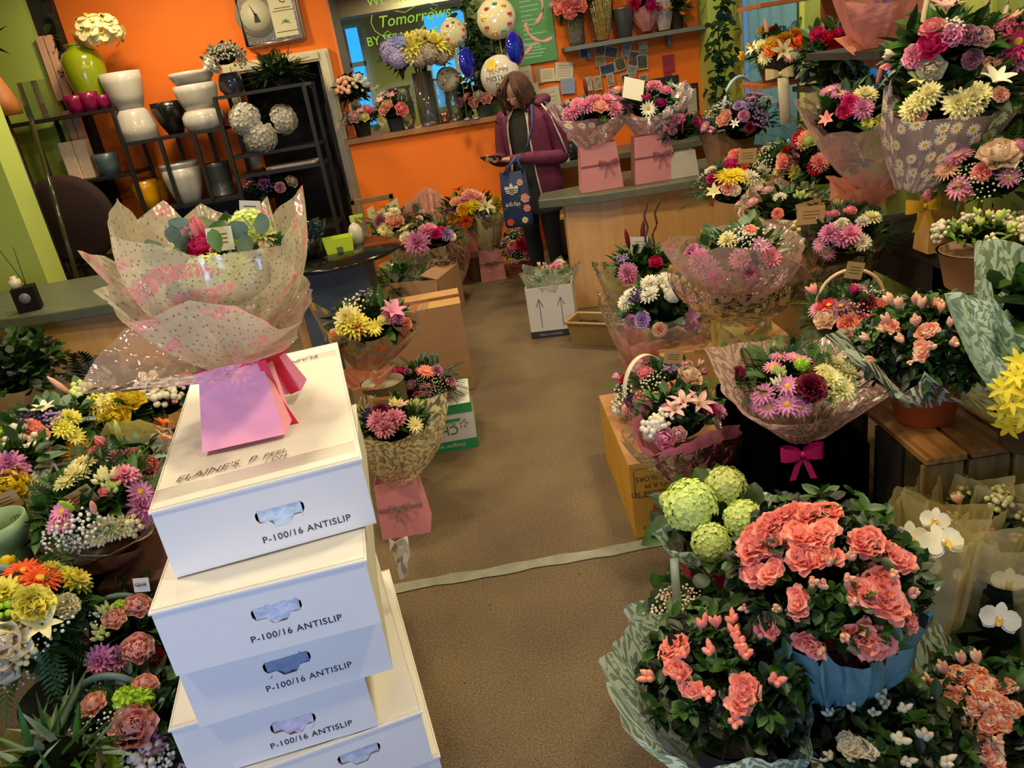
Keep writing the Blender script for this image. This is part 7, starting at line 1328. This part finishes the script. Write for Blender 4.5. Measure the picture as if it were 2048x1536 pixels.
B = MB(); B.lathe([(.001, .005), (.075, .005), (.085, .03), (.085, zt_), (.08, zt_), (.08, .04), (.001, .03)], 28); B.obj('glass_body', VG, rv)
B = MB(); g = random.Random(3)
for i in range(22): a = g.uniform(0, 6.28); q = g.uniform(0, 6.28); B.tube([(.06*math.cos(a), .06*math.sin(a), .03), (.05*math.cos(q), .05*math.sin(q), zt_+.05)], .005, 5)
B.obj('stems', gmat('mid'), rv)
for x, y, s, lb in ((812, 235, 1., 'clear glass vase left of the tall hydrangea vase'), (885, 232, 1.05, 'clear glass vase right of the tall hydrangea vase'), (912, 228, .8, 'small clear glass vase near the peach posy')):
    vase('glass_vase', lb, x, y, 7.0, LEDGE, [(.001, 0), (.06*s, 0), (.085*s, .08), (.09*s, .2*s), (.075*s, .3*s), (.09*s, .34*s), (.085*s, .34*s), (.07*s, .3*s), (.08*s, .1), (.001, .02)], VG)
arr('potted_posy', 'peach rose posy in a blue-grey pot at the right end of the ledge', 'potted plant', (965, 200, 6.98), .15, LEDGE, .10, seed=74, fol=(['oval', 'lance'], 130, .08, .03, -.4), cont=('pot', .07, .055, .10, '5a6a70'), items=[('rose', 'salmon', 972, 198, 1.7), ('rose', 'ivory', 957, 192, 1.5), ('rose', 'salmon', 948, 204, 1.4), ('rose', 'rosep', 935, 195, 1.3), ('rose', 'dusk', 920, 205, 1.4)])
arr('potted_foliage', 'mixed green foliage plant behind the peach posy on the ledge', 'potted plant', (925, 190, 7.08), .15, LEDGE, .14, seed=75, fol=(['oval', 'lance'], 120, .09, .035, -.3), fcols=('dark', 'mid', 'light'), cont=('pot', .06, .05, .10, '2a2a2a'), items=[('carnation', 'dusk', 918, 205, 1.3)])
L = px(890, 240, Y=6.92); t2 = thing('owl_figurine', 'small red-brown owl figurine on the ledge before the vases', 'figurine', (L.x, 6.92, LEDGE)); B = MB(); B.lathe([(.001, 0), (.03, 0), (.036, .03), (.03, .055), (.032, .075), (.02, .095), (.001, .1)], 16); B.obj('body', mat('6a2a1a', .3, key='owl_glaze'), t2)
B = MB(); B.ball((-.012, -.028, .075), .010, 8, 5); B.ball((.012, -.028, .075), .010, 8, 5); B.lathe([(.001, 0), (.018, .0), (.014, .02), (.001, .025)], 10, (0, -.02, .02)); B.obj('eyes', mat('c9bca8', .4, key='owl_eye'), t2)
arr('potted_posy', 'dried pampas and dark leaves standing in the serving opening at left', 'potted plant', (705, 180, 7.1), .13, LEDGE, .14, seed=76, fol=('oval', 90, .1, .05, -.6), fcols=('black', 'dark'), cont=('pot', .05, .05, .10, '2a2a2a'), items=[('cluster', 'peach', 690, 172, 2.2), ('cluster', 'ivory', 718, 165, 2.)])
# shelves
arr('orchid_spray', 'cream orchid spray arching out of the tall olive vase', 'flower bunch', (197, 58, 6.8), .17, gv.location.z+.485, .10, seed=77, fol=('oval', 6, .06, .03, 0), core=False, zmin=-.3, items=[('orchid', 'cream', x, y, 1.5) for x, y in ((160, 40), (175, 35), (165, 60), (160, 80), (150, 75), (180, 55), (190, 70), (205, 45), (210, 35), (200, 65), (225, 55), (235, 70), (245, 80), (215, 75), (170, 90), (175, 75), (222, 48), (238, 62), (185, 45), (195, 85))])
arr('vase_posy', 'white rose and grey foliage posy in a glass vase on the top shelf', 'vase', (448, 115, 6.8), .16, zC, .10, seed=78, fol=(['oval', 'round'], 120, .08, .03, -.3), fcols=('euc', 'dark'), items=[('rose', 'white', 422, 125, 2.), ('rose', 'white', 432, 132, 1.8), ('rose', 'ivory', 418, 138, 1.6), ('mum', 'dwhite', 452, 95, 1.5), ('statice', 'grey', 465, 102, 2.), ('statice', 'grey', 440, 108, 2.), ('mum', 'dwhite', 478, 110, 1.5), ('statice', 'grey', 478, 120, 1.6)])
B = MB(); B.lathe([(.001, 0), (.07, 0), (.10, .04), (.095, .10), (.075, .16), (.07, .16), (.09, .10), (.001, .01)], 24); B.obj('glass_body', glassy('a8b4d0', .35, .04, milk='56607a', key='blue_glass'), COL.objects['vase_posy'])
arr('potted_fern', 'dark green bushy fern on the top right shelf', 'potted plant', (558, 150, 6.8), .20, zC, .15, seed=79, fol=(['fern', 'lance'], 150, .11, .03, -.3), fcols=('dark', 'mid', 'black'), cont=('pot', .08, .07, .07, '1a1a1a'))
arr('hydrangea_pot', 'three dusty white hydrangea heads on the dark shelf beside the doorway', 'potted plant', (522, 248, 6.75), .20, zN, .13, seed=80, fol=('oval', 60, .09, .05, -.5), fcols=('black', 'dark'), cont=('pot', .07, .06, .08, '15151a'), items=[('hydrangea', 'dwhite', 492, 240, 1.9), ('hydrangea', 'dwhite', 565, 240, 1.8), ('hydrangea', 'dwhite', 520, 272, 1.9)])
arr('dried_posy', 'dusky purple dried flowers low on the shelf beside the doorway', 'potted plant', (545, 378, 6.7), .22, .62, .13, seed=81, fol=(['oval', 'lance'], 110, .1, .03, -.5), fcols=('black', 'dark'), cont=('pot', .09, .08, .12, '20201c'), items=[('rose', 'grey', 582, 365, 1.8), ('carnation', 'dusk', 560, 375, 1.5), ('statice', 'wine', 520, 350, 2.), ('statice', 'purple', 530, 372, 2.)], fill=(('carnation', 'wine', 1.4), ('statice', 'dusk', 1.5)), nf=12)
B = MB(); bx(B, -.2, .2, -.1, .1, 0, .02); o = B.obj('book', mat('c9b8a8', .6, key='book_cover'), None, False, loc=(px(590, 345, Y=6.75).x, 6.75, zQ)); tag(o, 'pale book lying on the dark shelf by the doorway', 'book')
# grey shelf across the orange wall
def gsh(x): return px(x, 60, Y=7.05).x
r_, _, _ = arr('vase_of_roses', 'patterned glass vase of coral roses at the left of the grey shelf', 'vase', (1146, 12, 7.04), .15, ZGS, .12, seed=82, fol=(['oval'], 90, .1, .045, -.5), fcols=('dark', 'mid'), items=[('rose', 'coral', 1122, 15, 2.), ('rose', 'coral', 1140, 22, 1.8), ('rose', 'rosep', 1150, 5, 2.), ('rose', 'coral', 1162, 12, 1.8), ('rose', 'salmon', 1108, 12, 1.5), ('rose', 'coral', 1130, 2, 1.6)])
B = MB(); B.lathe([(.001, 0), (.06, 0), (.07, .02), (.075, .24), (.07, .24), (.06, .03), (.001, .02)], 24); B.obj('glass_body', glassy('c0b8a0', .5, .06, crink=30, milk='8a8468', key='etched_glass'), r_)
for i, (x, lb, c, me_) in enumerate(((1205, 'crumpled gold foil cone on the grey shelf', 'b89a50', .7), (1330, 'clear-wrapped pale bunch near the right end of the grey shelf', 'b8a898', .2))):
    t2 = thing('foil_cone', lb, 'wrap', (gsh(x), 7.06, ZGS)); wrapsheet(t2, 'foil', (0, 0, .01), .04, autorim((0, 0, .33), .10, .04, 5, .3, 1, random.Random(i)), mat(c, .18, metal=me_, bump=.7, bscale=25., key='crumpled_foil_'+c), seed=i, bulge=.05)
t2 = thing('tin_bucket', 'galvanised tin bucket on the grey shelf', 'bucket', (gsh(1249), 7.06, ZGS)); B = MB(); B.lathe([(.001, 0), (.06, 0), (.09, .22), (.095, .225), (.088, .225), (.06, .01), (.001, .01)], 28); B.obj('body', mat('8a8a86', .3, metal=.8, bump=.2, bscale=12., key='galvanised'), t2)
B = MB(); B.tube([(-.09, 0, .2), (-.07, -.03, .33), (0, -.03, .38), (.07, -.03, .33), (.09, 0, .2)], .003, 5); B.obj('bail_handle', mat('6a6a66', .3, metal=.8, key='wire'), t2)
arr('wrapped_bunch', 'pink-wrapped bunch with crimson ribbons on the grey shelf', 'bouquet', (1290, 10, 7.06), .13, ZGS, .10, seed=83, fol=('oval', 40, .08, .03), items=[('carnation', 'red', 1270, 8, 1.6), ('rose', 'hot', 1300, 10, 1.6), ('carnation', 'coral', 1258, 2, 1.4), ('tulipbud', 'red', 1312, 15, 1.4)], wraps=[dict(m=PTISS, r=.13, z=-.02, n=4, spike=.2, tie=.1, r0=.03, name='pink_wrap')])
arr('orange_blooms', 'hanging orange blooms at the right end of the grey shelf', 'flower bunch', (1352, 10, 7.06), .12, ZGS, .14, seed=84, fol=(['lance'], 60, .12, .03, -.8), fcols=('dark', 'olive'), items=[('lilybud', 'gold', 1345, 15, 1.4), ('lilybud', 'gold', 1372, 8, 1.3), ('lilybud', 'orange', 1360, 25, 1.2)], cont=('pot', .06, .05, .14, '2a2218'))
# ivy garlands
def ivy(label, pts, Yd, seed, n=150, w=.08):
    g = random.Random(seed); q = [px(a, b, Y=Yd) for a, b in pts]; t2 = thing('ivy_garland', label, 'garland', tuple(q[-1])); B = MB(); L0 = q[-1]; B.tube([p-L0 for p in q], .006, 5, 1)
    for i in range(n):
        s_ = g.uniform(0, len(q)-1.001); k = int(s_); p = q[k].lerp(q[k+1], s_-k)-L0+Vector((g.uniform(-w, w), g.uniform(-.10, 0), g.uniform(-.05, .05)))
        leafgeo(B, p, (g.uniform(-1, 1), g.uniform(-1, .0), g.uniform(-1, .2)), g.uniform(.05, .09), .055, 'oval', g, 0)
    B.obj('ivy_leaves', [gmat('dark'), mat('2a2414', .8, key='vine')], t2)
ivy('dark ivy garland hanging down the right side of the serving opening', [(925, -20), (935, 60), (945, 120), (940, 180), (945, 215)], 7.05, 91, 170)
ivy('ivy garland trailing down the lime pilaster at the right end of the orange wall', [(1450, -20), (1436, 60), (1440, 120), (1432, 180), (1430, 230)], 6.6, 92, 150, .09)
ivy('soft green hanging leaves behind the upper white balloon', [(985, -10), (985, 60), (990, 110), (985, 150)], 6.95, 93, 130, .12)
ivy('dark dried foliage hanging in the recess beside the lime pilaster', [(100, -20), (112, 60), (128, 120), (136, 170)], 7.05, 94, 30, .03)

# ================================================================= LEFT FOREGROUND
arr('wrapped_bouquet', 'cream bouquet in daisy-print film and brown paper at the lower left', 'bouquet', (185, 1010, 2.20), .20, .36, .13, seed=101, zmin=.05, fol=(['lance', 'oval', 'fern'], 130, .09, .035, -.1), cont=('pot', .09, .08, .06, '5a3a28'),
    items=[('bigmum', 'cream', 150, 950, .8), ('mum', 'cream', 165, 930, 1.2), ('mum', 'cream', 135, 965, 1.1), ('freebud', 'cream', 208, 960, 1.4), ('freebud', 'hyd', 222, 980, 1.2), ('kal', 'gypw', 172, 1052, 1.2), ('kal', 'gypw', 140, 1066, 1.2), ('kal', 'gypw', 112, 1078, 1.1), ('kal', 'gypw', 150, 1080, 1.), ('daisy', 'mauve', 280, 984, 1.3), ('mum', 'mauve', 283, 1012, 1.3), ('mum', 'mauve', 280, 1034, 1.2), ('daisy', 'mauve', 124, 1024, 1.2), ('daisy', 'pink', 128, 1046, 1.1), ('daisy', 'pink', 108, 1052, .9), ('lilybud', 'salmon', 190, 1028, .9), ('lilybud', 'lime', 150, 1020, .8), ('mum', 'pink', 248, 951, 1.2), ('mum', 'pink', 262, 950, 1.), ('mum', 'cream', 216, 1056, 1.3), ('mum', 'cream', 240, 1052, 1.2), ('cluster', 'cream', 262, 1050, 1.), ('mum', 'cream', 195, 1068, 1.1), ('rose', 'rosep', 212, 985, .7)],
    wraps=[dict(m=DAISYW, rim=[(58, 985, 2.25), (70, 935, 2.35), (102, 912, 2.42), (125, 950, 2.46), (180, 930, 2.5), (250, 940, 2.5), (318, 945, 2.42), (322, 1040, 2.15), (295, 1075, 2.04), (220, 1108, 1.98), (150, 1108, 1.98), (68, 1095, 2.04), (48, 1040, 2.12)], tiep=(0, 0, .04), r0=.10, bulge=.22, name='daisy_film'),
           dict(m=KPAP, r=.175, z=-.12, n=5, spike=.12, tie=.1, r0=.10, name='brown_paper', bulge=.2)], cards=[(163, 996, 2.10, (.085, .06), (0, -.35, .1))])
arr('wrapped_bouquet', 'yellow rose and chrysanthemum bouquet wrapped in lemon paper', 'bouquet', (232, 815, 2.92), .20, .33, .13, seed=102, zmin=0, fol=(['lance', 'oval', 'round'], 130, .11, .04, -.3), fcols=('dark', 'mid', 'euc'), cont=('pot', .08, .07, .1, '3a3a28'),
    items=[('mum', 'cream', 212, 808, 1.5), ('mum', 'yel2', 195, 812, 1.2), ('rose', 'yellow', 262, 803, 1.8), ('rose', 'yellow', 250, 798, 1.4), ('rose', 'yellow', 228, 838, 1.8), ('mum', 'yel2', 230, 800, 1.3), ('cluster', 'hyd', 165, 785, 1.3), ('lilybud', 'peach', 142, 790, 1.1), ('statice', 'yel2', 190, 800, 1.1), ('daisy', 'white', 190, 845, 1.2)],
    wraps=[dict(m=YTISS, rim=[(160, 790, 2.95), (190, 770, 3.1), (260, 785, 3.15), (308, 792, 3.05), (332, 802, 2.95), (325, 855, 2.75), (280, 840, 2.68), (215, 842, 2.66), (185, 905, 2.62), (160, 860, 2.72)], tiep=(0, 0, .05), r0=.07, bulge=.15, name='lemon_paper')])
arr('wrapped_bouquet', 'pink tulip-bud and spray rose bouquet against the stack of cartons', 'bouquet', (258, 918, 2.50), .13, .33, .08, seed=103, zmin=0, fol=(['round', 'lance'], 35, .07, .03, -.2), fcols=('euc', 'mid', 'dark'), cont=('pot', .07, .06, .08, '3a3a28'),
    items=[('tulipbud', 'rosep', 214, 898, 1.4), ('lilybud', 'hyd', 241, 885, 1.), ('rose', 'rosep', 193, 912, 1.1), ('rose', 'rosep', 296, 930, 1.), ('rose', 'pink', 265, 912, 1.), ('gyp', 'gypw', 270, 925, .9), ('alstro', 'apric', 325, 880, 1.2), ('alstro', 'apric', 320, 862, 1.2), ('carnation', 'mauve', 232, 918, 1.), ('alstro', 'orange', 335, 840, 1.2)], wraps=[dict(m=DAISYW, rim=[(190, 930, 2.42), (200, 880, 2.6), (260, 862, 2.75), (310, 868, 2.72), (345, 860, 2.6), (330, 930, 2.45), (300, 950, 2.38), (230, 950, 2.36)], tiep=(0, 0, .04), r0=.07, bulge=.2, name='daisy_film')])
arr('wrapped_bouquet', 'lemon chrysanthemum and gerbera bouquet with a coral carnation at far left', 'bouquet', (105, 868, 2.70), .20, .33, .13, seed=104, zmin=-.1, fol=(['oval', 'round', 'lance'], 150, .08, .04, -.3), fcols=('dark', 'euc', 'mid'), cont=('pot', .08, .07, .1, '3a3a28'),
    items=[('mum', 'yel2', 138, 836, 1.2), ('mum', 'yel2', 128, 858, 1.2), ('daisy', 'yel2', 150, 873, 1.2), ('mum', 'yel2', 122, 848, 1.), ('gerbera', 'gold', 155, 903, 1.1), ('statice', 'purple', 62, 842, 1.2), ('carnation', 'coral', 62, 859, 1.3), ('carnation', 'salmon', 82, 868, 1.), ('cluster', 'ivory', 47, 872, 1.6), ('cluster', 'ivory', 68, 886, 1.4), ('cluster', 'ivory', 28, 888, 1.2), ('alstro', 'ivory', 90, 822, 1.4), ('statice', 'lilac', 108, 840, 1.), ('alstro', 'pink', 92, 895, 1.2), ('alstro', 'pink', 82, 912, 1.2), ('statice', 'purple', 22, 872, 1.), ('pom', 'lime', 14, 868, 1.3)])
arr('wrapped_bouquet', 'mauve chrysanthemum and yellow rose bouquet cut by the left edge', 'bouquet', (22, 945, 2.42), .17, 0, .13, seed=105, zmin=-.1, fol=(['oval', 'lance'], 110, .09, .035, -.3), cont=('pot', .12, .10, .45, '3a3a28'),
    items=[('bigmum', 'mauve', 18, 928, 1.), ('mum', 'mauve', 38, 938, 1.1), ('rose', 'yellow', 22, 968, 1.9), ('rose', 'yellow', 36, 975, 1.4), ('daisy', 'white', 52, 968, 1.4), ('mum', 'mauve', 5, 945, 1.2), ('statice', 'purple', 25, 1018, 1.1), ('carnation', 'mauve', 5, 960, 1.)], wraps=[dict(m=YTISS, r=.19, z=-.06, n=5, spike=.2, tie=.5, r0=.09, name='lemon_paper')], cards=[(8, 1005, 2.22, (.10, .06), (0, -.2, .1))])
arr('wrapped_bouquet', 'cream stock and eucalyptus bunch behind the stack of cartons', 'bouquet', (325, 795, 3.0), .17, .33, .13, seed=106, zmin=-.1, fol=(['round', 'oval'], 150, .06, .04, -.3), fcols=('euc', 'dark', 'mid'), cont=('pot', .08, .07, .1, '3a3a28'), items=[('cluster', 'ivory', 292, 776, 1.6), ('cluster', 'ivory', 308, 772, 1.5), ('cluster', 'ivory', 322, 790, 1.5), ('cluster', 'ivory', 345, 778, 1.4), ('rose', 'coral', 372, 760, 1.), ('spikebud', 'salmon', 345, 805, 1.)])
arr('dark_shrub', 'dark green potted shrub on the floor under the left counter', 'potted plant', (28, 740, 3.75), .26, 0, .20, seed=107, fol=('round', 260, .06, .045, -.6), fcols=('dark', 'mid', 'black'), cont=('pot', .16, .12, .30, '1c1c18'))
arr('potted_fern', 'black-leaved fern sprigs behind the lemon bouquet', 'potted plant', (208, 775, 3.3), .12, 0, .10, seed=108, fol=('fern', 22, .13, .06, .1), fcols=('black',), cont=('pot', .09, .07, .3, '2a2a20'))
# sage green bucket
L = px(14, 1120, Y=2.08); t2 = thing('sage_bucket', 'empty sage green plastic flower bucket at the left edge', 'bucket', (L.x-.0, 2.08, 0)); hz = px(14, 1040, Y=2.08).z
B = MB(); B.lathe([(.001, 0), (.07, 0), (.085, hz*.9), (.095, hz*.93), (.097, hz), (.088, hz), (.08, hz*.9), (.065, .01), (.001, .01)], 36); B.obj('body', mat('7f9a70', .4, var=.06, key='sage_plastic'), t2)
# baskets lower left
arr('flower_basket', 'yellow and white basket with one large orange gerbera at lower left', 'flower basket', (62, 1238, 1.88), .175, 0, .16, seed=111, zmin=-.2, fol=(['lance', 'fern', 'oval'], 190, .075, .03, -.7), cont=('basket', .13, .13, '2a2018'),
    items=[('gerbera', 'orange', 80, 1157, 1.3), ('gerbera', 'orange', 48, 1141, 1.), ('mum', 'yel2', 150, 1162, 1.4), ('mum', 'yel2', 12, 1186, 1.5), ('carnation', 'yel2', 66, 1209, 1.8), ('carnation', 'cream', 134, 1212, 1.2), ('alstro', 'cream', 84, 1248, 1.5), ('rose', 'ivory', 12, 1283, 2.1), ('rose', 'ivory', 5, 1322, 1.9), ('gyp', 'gypw', 106, 1233, 1.2), ('gyp', 'gypw', 62, 1285, 1.1), ('gyp', 'gypw', 24, 1356, 1.2), ('cluster', 'cream', 38, 1308, 1.1), ('mum', 'yel2', 105, 1138, 1.), ('rose', 'yellow', 15, 1130, 1.), ('mum', 'yel2', 130, 1150, .9), ('cluster', 'lime', 5, 1230, 1.1)], hnd=dict(r=.15, h=.16, col='6a7a68', w=.026, ax=.2, dx=-.10, flat=False, dz=.06))
arr('flower_basket', 'mauve and salmon basket with a green hoop handle beside the cartons', 'flower basket', (240, 1278, 1.95), .165, 0, .15, seed=112, zmin=-.2, fol=(['lance', 'fern', 'oval'], 190, .07, .03, -.7), cont=('basket', .12, .12, '2a2018'),
    items=[('mum', 'mauve', 202, 1320, 1.3), ('mum', 'dusk', 240, 1318, 1.2), ('mum', 'dusk', 238, 1364, 1.1), ('rose', 'salmon', 275, 1298, 1.5), ('rose', 'salmon', 262, 1306, 1.2), ('rose', 'peach', 228, 1240, 1.1), ('rose', 'salmon', 275, 1216, 1.3), ('carnation', 'red', 312, 1314, .8), ('freebud', 'hyd', 205, 1272, 1.2), ('freebud', 'hyd', 210, 1225, 1.1), ('gyp', 'gypw', 202, 1244, 1.), ('carnation', 'burg', 180, 1268, .9), ('gyp', 'gypw', 195, 1375, 1.1), ('pom', 'lime', 240, 1210, .6)], hnd=dict(r=.11, h=.18, col='506458', w=.02, ax=.3, dx=.02), cards=[])
arr('flower_basket', 'salmon rose and lime button basket with a green hoop handle, lowest left', 'flower basket', (262, 1450, 1.72), .185, 0, .15, seed=113, zmin=-.1, fol=(['round', 'lance', 'oval'], 170, .07, .035, -.6), fcols=('dark', 'euc', 'mid'), cont=('basket', .12, .08, '2a2018'),
    items=[('rose', 'salmon', 268, 1456, 1.9), ('pom', 'lime', 253, 1399, 1.3), ('pom', 'lime', 284, 1399, 1.2), ('pom', 'lime', 212, 1516, 1.8), ('rose', 'peach', 190, 1412, 1.2), ('carnation', 'burg', 258, 1476, .9), ('mum', 'dusk', 300, 1487, 1.2), ('gyp', 'gypw', 225, 1450, 1.), ('gyp', 'gypw', 235, 1468, 1.), ('gyp', 'gypw', 232, 1490, 1.), ('cluster', 'ivory', 290, 1512, 1.1), ('cluster', 'ivory', 270, 1530, 1.1), ('gyp', 'gypw', 165, 1440, 1.), ('rose', 'pale', 370, 1516, .9), ('statice', 'gypw', 320, 1515, 1.), ('rose', 'salmon', 290, 1372, 1.1)],
    hnd=dict(r=.10, h=.13, col='506458', w=.02, ax=.0, dx=-.02, dz=.08))
arr('wrapped_bouquet', 'grassy bouquet in olive dotted paper at the bottom left corner', 'bouquet', (95, 1540, 1.50), .15, 0, .09, seed=114, fol=(['blade', 'lance'], 46, .20, .022, .1), fcols=('euc', 'mid', 'dark'), cont=('pot', .07, .06, .06, '3a3a28'), core=True,
    wraps=[dict(m=sheet('a8a468', .90, 'dots', 'd8808a', .9, gloss=.08, scale=30., key='olive_dot_paper'), rim=[(-10, 1475, 1.55), (35, 1458, 1.62), (90, 1452, 1.66), (150, 1462, 1.62), (200, 1500, 1.5), (180, 1560, 1.38), (90, 1600, 1.32), (0, 1570, 1.36)], tiep=(0, 0, .04), r0=.07, bulge=.2, name='dotted_paper')])
L = px(283, 1170, Y=1.93); t2 = thing('price_card', 'white handwritten price card on a black wire stake', 'sign', (L.x, 1.93, 0)); B = MB(); B.box((0, 0, L.z), (.045, .0015, .042), 0, Euler((-.2, .1, .0)).to_matrix()); B.obj('card', mat('cfcab8', .7, key='price_card'), t2, False)
B = MB(); B.tube([(0, .004, 0), (0, .002, L.z-.015), (-.012, .0, L.z-.012), (-.012, -.002, L.z), (.012, -.002, L.z), (.012, 0, L.z-.012), (0, .002, L.z-.014)], .0015, 5); B.obj('wire_stake', BLACK, t2)
text('handwriting', '£20.00', (-.018, -.0035, L.z+.002), (1, 0, -.1), (0, -.15, 1), .013, PEN, t2)
L = px(143, 1418, Y=1.72); t2 = thing('wooden_label', 'cut-out wooden plant label standing in the lowest baskets', 'sign', (L.x, 1.72, 0)); B = MB(); B.box((0, 0, L.z), (.028, .004, .07)); B.lathe([(.001, -.002), (.012, -.002), (.012, .002), (.001, .002)], 12, (0, 0, L.z+.036), R=Matrix.Rotation(PI/2, 3, 'X')); B.box((0, 0, L.z*.5-.01), (.004, .004, L.z-.02)); B.obj('label', mat('c8a078', .6, key='plywood'), t2, False)
text('writing', 'LOVE', (-.012, -.003, L.z+.012), (1, 0, 0), (0, 0, 1), .011, PEN, t2)

# ================================================================= THE BOUQUET ON THE STACK
rm, Cl, bs = arr('wrapped_bouquet', 'big bouquet in frosted message-print film on a pink bag, atop the cartons', 'bouquet', (440, 560, 1.84), .20, .955, .12, seed=121, zmin=.2, fol=(['round', 'oval'], 40, .07, .05, .45), fcols=('euc', 'mid'), off=(.03, .08), core=True,
    items=[('hydrangea', 'hyd', 500, 462, .7), ('hydrangea', 'hyd', 420, 560, .8), ('tulipbud', 'rosep', 392, 492, 1.4), ('tulipbud', 'rosep', 404, 478, 1.3), ('rose', 'hot', 412, 503, 1.2), ('rose', 'hyd', 460, 482, 1.1), ('bigmum', 'cream', 400, 560, .9), ('bigmum', 'hyd', 470, 540, .9), ('rose', 'white', 370, 480, .9), ('bigmum', 'cream', 520, 470, .8)],
    wraps=[dict(m=FROSTM, rim=[(232, 394, 1.98), (278, 440, 2.06), (326, 400, 2.12), (366, 432, 2.12), (402, 408, 2.12), (430, 424, 2.12), (505, 438, 2.08), (532, 392, 2.08), (545, 432, 2.02), (604, 368, 1.95), (592, 425, 1.90), (560, 490, 1.72), (520, 500, 1.64), (455, 508, 1.60), (400, 512, 1.58), (352, 500, 1.60), (300, 490, 1.66), (222, 470, 1.80), (215, 440, 1.88)], tiep=tuple(px(478, 722, Y=1.74)-Vector((px(440, 560, Y=1.84).x-.03, 1.76, .955))), r0=.05, bulge=.30, name='frosted_film', crump=.006),
           dict(m=FROSTM, rim=[(153, 499, 1.80), (228, 522, 1.95), (330, 540, 2.1), (450, 540, 2.15), (560, 520, 2.05), (618, 556, 1.9), (605, 640, 1.72), (560, 660, 1.60), (540, 650, 1.56), (470, 610, 1.52), (380, 600, 1.54), (300, 640, 1.58), (245, 640, 1.62), (190, 582, 1.68), (225, 570, 1.75)], tiep=tuple(px(478, 728, Y=1.74)-Vector((px(440, 560, Y=1.84).x-.03, 1.76, .955))), r0=.05, bulge=.16, name='outer_film', crump=.006),
           dict(m=glassy('f4ecea', .50, .06, crink=13, milk='dcc0b8', key='crackly_cellophane'), rim=[(155, 775, 1.62), (245, 655, 1.82), (330, 610, 2.0), (450, 590, 2.1), (560, 590, 2.0), (622, 580, 1.85), (596, 680, 1.66), (560, 700, 1.58), (500, 728, 1.53), (430, 742, 1.50), (330, 752, 1.50), (230, 778, 1.52)], tiep=tuple(px(486, 726, Y=1.72)-Vector((px(440, 560, Y=1.84).x-.03, 1.76, .955))), r0=.05, bulge=.10, name='cellophane', crump=.012, nt=12, seg=140)])
B = MB(); leafgeo(B, px(440, 505, Y=1.66)-bs, (-.05, .1, 1), .075, .034, 'oval', random.Random(2)); B.obj('broad_leaf', gmat('light'), rm)
# eucalyptus discs
g = random.Random(5)
for x, y, s in ((362, 455, 1.), (368, 490, 1.1), (385, 500, .8), (350, 478, .8), (482, 470, 1.1), (498, 500, 1.), (510, 515, .9), (505, 450, .8), (530, 458, .9), (378, 475, .7)):
    B = MB(); leafgeo(B, px(x, y+10, Y=1.72)-bs, (g.uniform(-.5, .5), -.3, 1), .05*s, .045*s, 'round', g); B.obj('eucalyptus_leaf', gmat('euc'), rm)
card(rm, px(440, 478, Y=1.70)-bs, (.055, .05), (-.2, .05, .05), 'd8d0bc'); card(rm, px(500, 420, Y=1.98)-bs, (.05, .045), (-.2, .2, .05), 'd0d0d8')
text('handwriting', 'SR', px(424, 492, Y=1.695)-bs, (1, 0, 0), (0, .2, 1), .02, PEN, rm)
# the pink bag and its ribbons
f0, f1 = px(405, 905, Z=.957)-bs, px(570, 868, Z=.957)-bs; uu = (f1-f0); uu.z = 0; wb = uu.length; uu.normalize(); nn = Vector((-uu.y, uu.x, 0))
t0, t1 = px(398, 752, Y=1.70)-bs, px(522, 722, Y=1.72)-bs; dep_ = .08
P8 = [f0, f1, f1+nn*dep_+uu*.012, f0+nn*dep_, t0, t1, t1+nn*.07+uu*.012, t0+nn*.07]
B = MB(); B.add(P8, [(3, 2, 1, 0), (0, 1, 5, 4), (1, 2, 6, 5), (2, 3, 7, 6), (3, 0, 4, 7)]); B.obj('gift_bag', mat('ffaac6', .6, var=.05, scale=4., key='pink_bag_card'), rm, False, solid=.002)
RIB = mat('e0204c', .35, var=.1, scale=12., key='red_pink_ribbon')
B = MB(); off = -nn*.004
ribbon(B, [t0+off-uu*.004, t0.lerp(t1, .5)+off, t1+off], .024, Vector((0, 0, 1))); ribbon(B, [t1+off, t1+nn*.04+uu*.03+Vector((0, 0, -.002)), t1+nn*.085+uu*.056], .024, Vector((0, 0, 1)))
B.obj('ribbon_band', RIB, rm)
q = [px(522, 722, Y=1.70), px(545, 770, Y=1.71), px(555, 800, Y=1.70), px(590, 850, Y=1.68), px(597, 872, Y=1.66)]
B = MB(); ribbon(B, [v-bs for v in q], .020, Vector((.95, .1, .25)).normalized()); B.obj('ribbon_tail', RIB, rm)
q = [px(540, 700, Y=1.80), px(560, 735, Y=1.82), px(590, 785, Y=1.80)]
B = MB(); ribbon(B, [v-bs for v in q], .024, Vector((.95, .1, .25)).normalized()); B.obj('ribbon_tail', RIB, rm)
P4 = [px(520, 722, Y=1.84)-bs, px(555, 712, Y=1.84)-bs, px(603, 780, Y=1.82)-bs, px(562, 792, Y=1.80)-bs]
B = MB(); B.add([P4[3], P4[2], P4[2]+Vector((0, .07, 0)), P4[3]+Vector((0, .07, 0)), P4[0], P4[1], P4[1]+Vector((0, .05, 0)), P4[0]+Vector((0, .05, 0))], [(0, 1, 5, 4), (1, 2, 6, 5), (2, 3, 7, 6), (3, 0, 4, 7)]); B.obj('bag_side_flap', mat('d87cae', .6, key='pink_bag_side'), rm, False, solid=.002)
WP = mat('f0b8c8', .5, key='ribbon_print')
for k in range(3):
    p = t0.lerp(t1, .12+.3*k)+off*2-Vector((0, 0, .004)); text('ribbon_text', 'Just for you', p, (t1-t0), (0, 0, 1), .011, WP, rm, shear=.3)
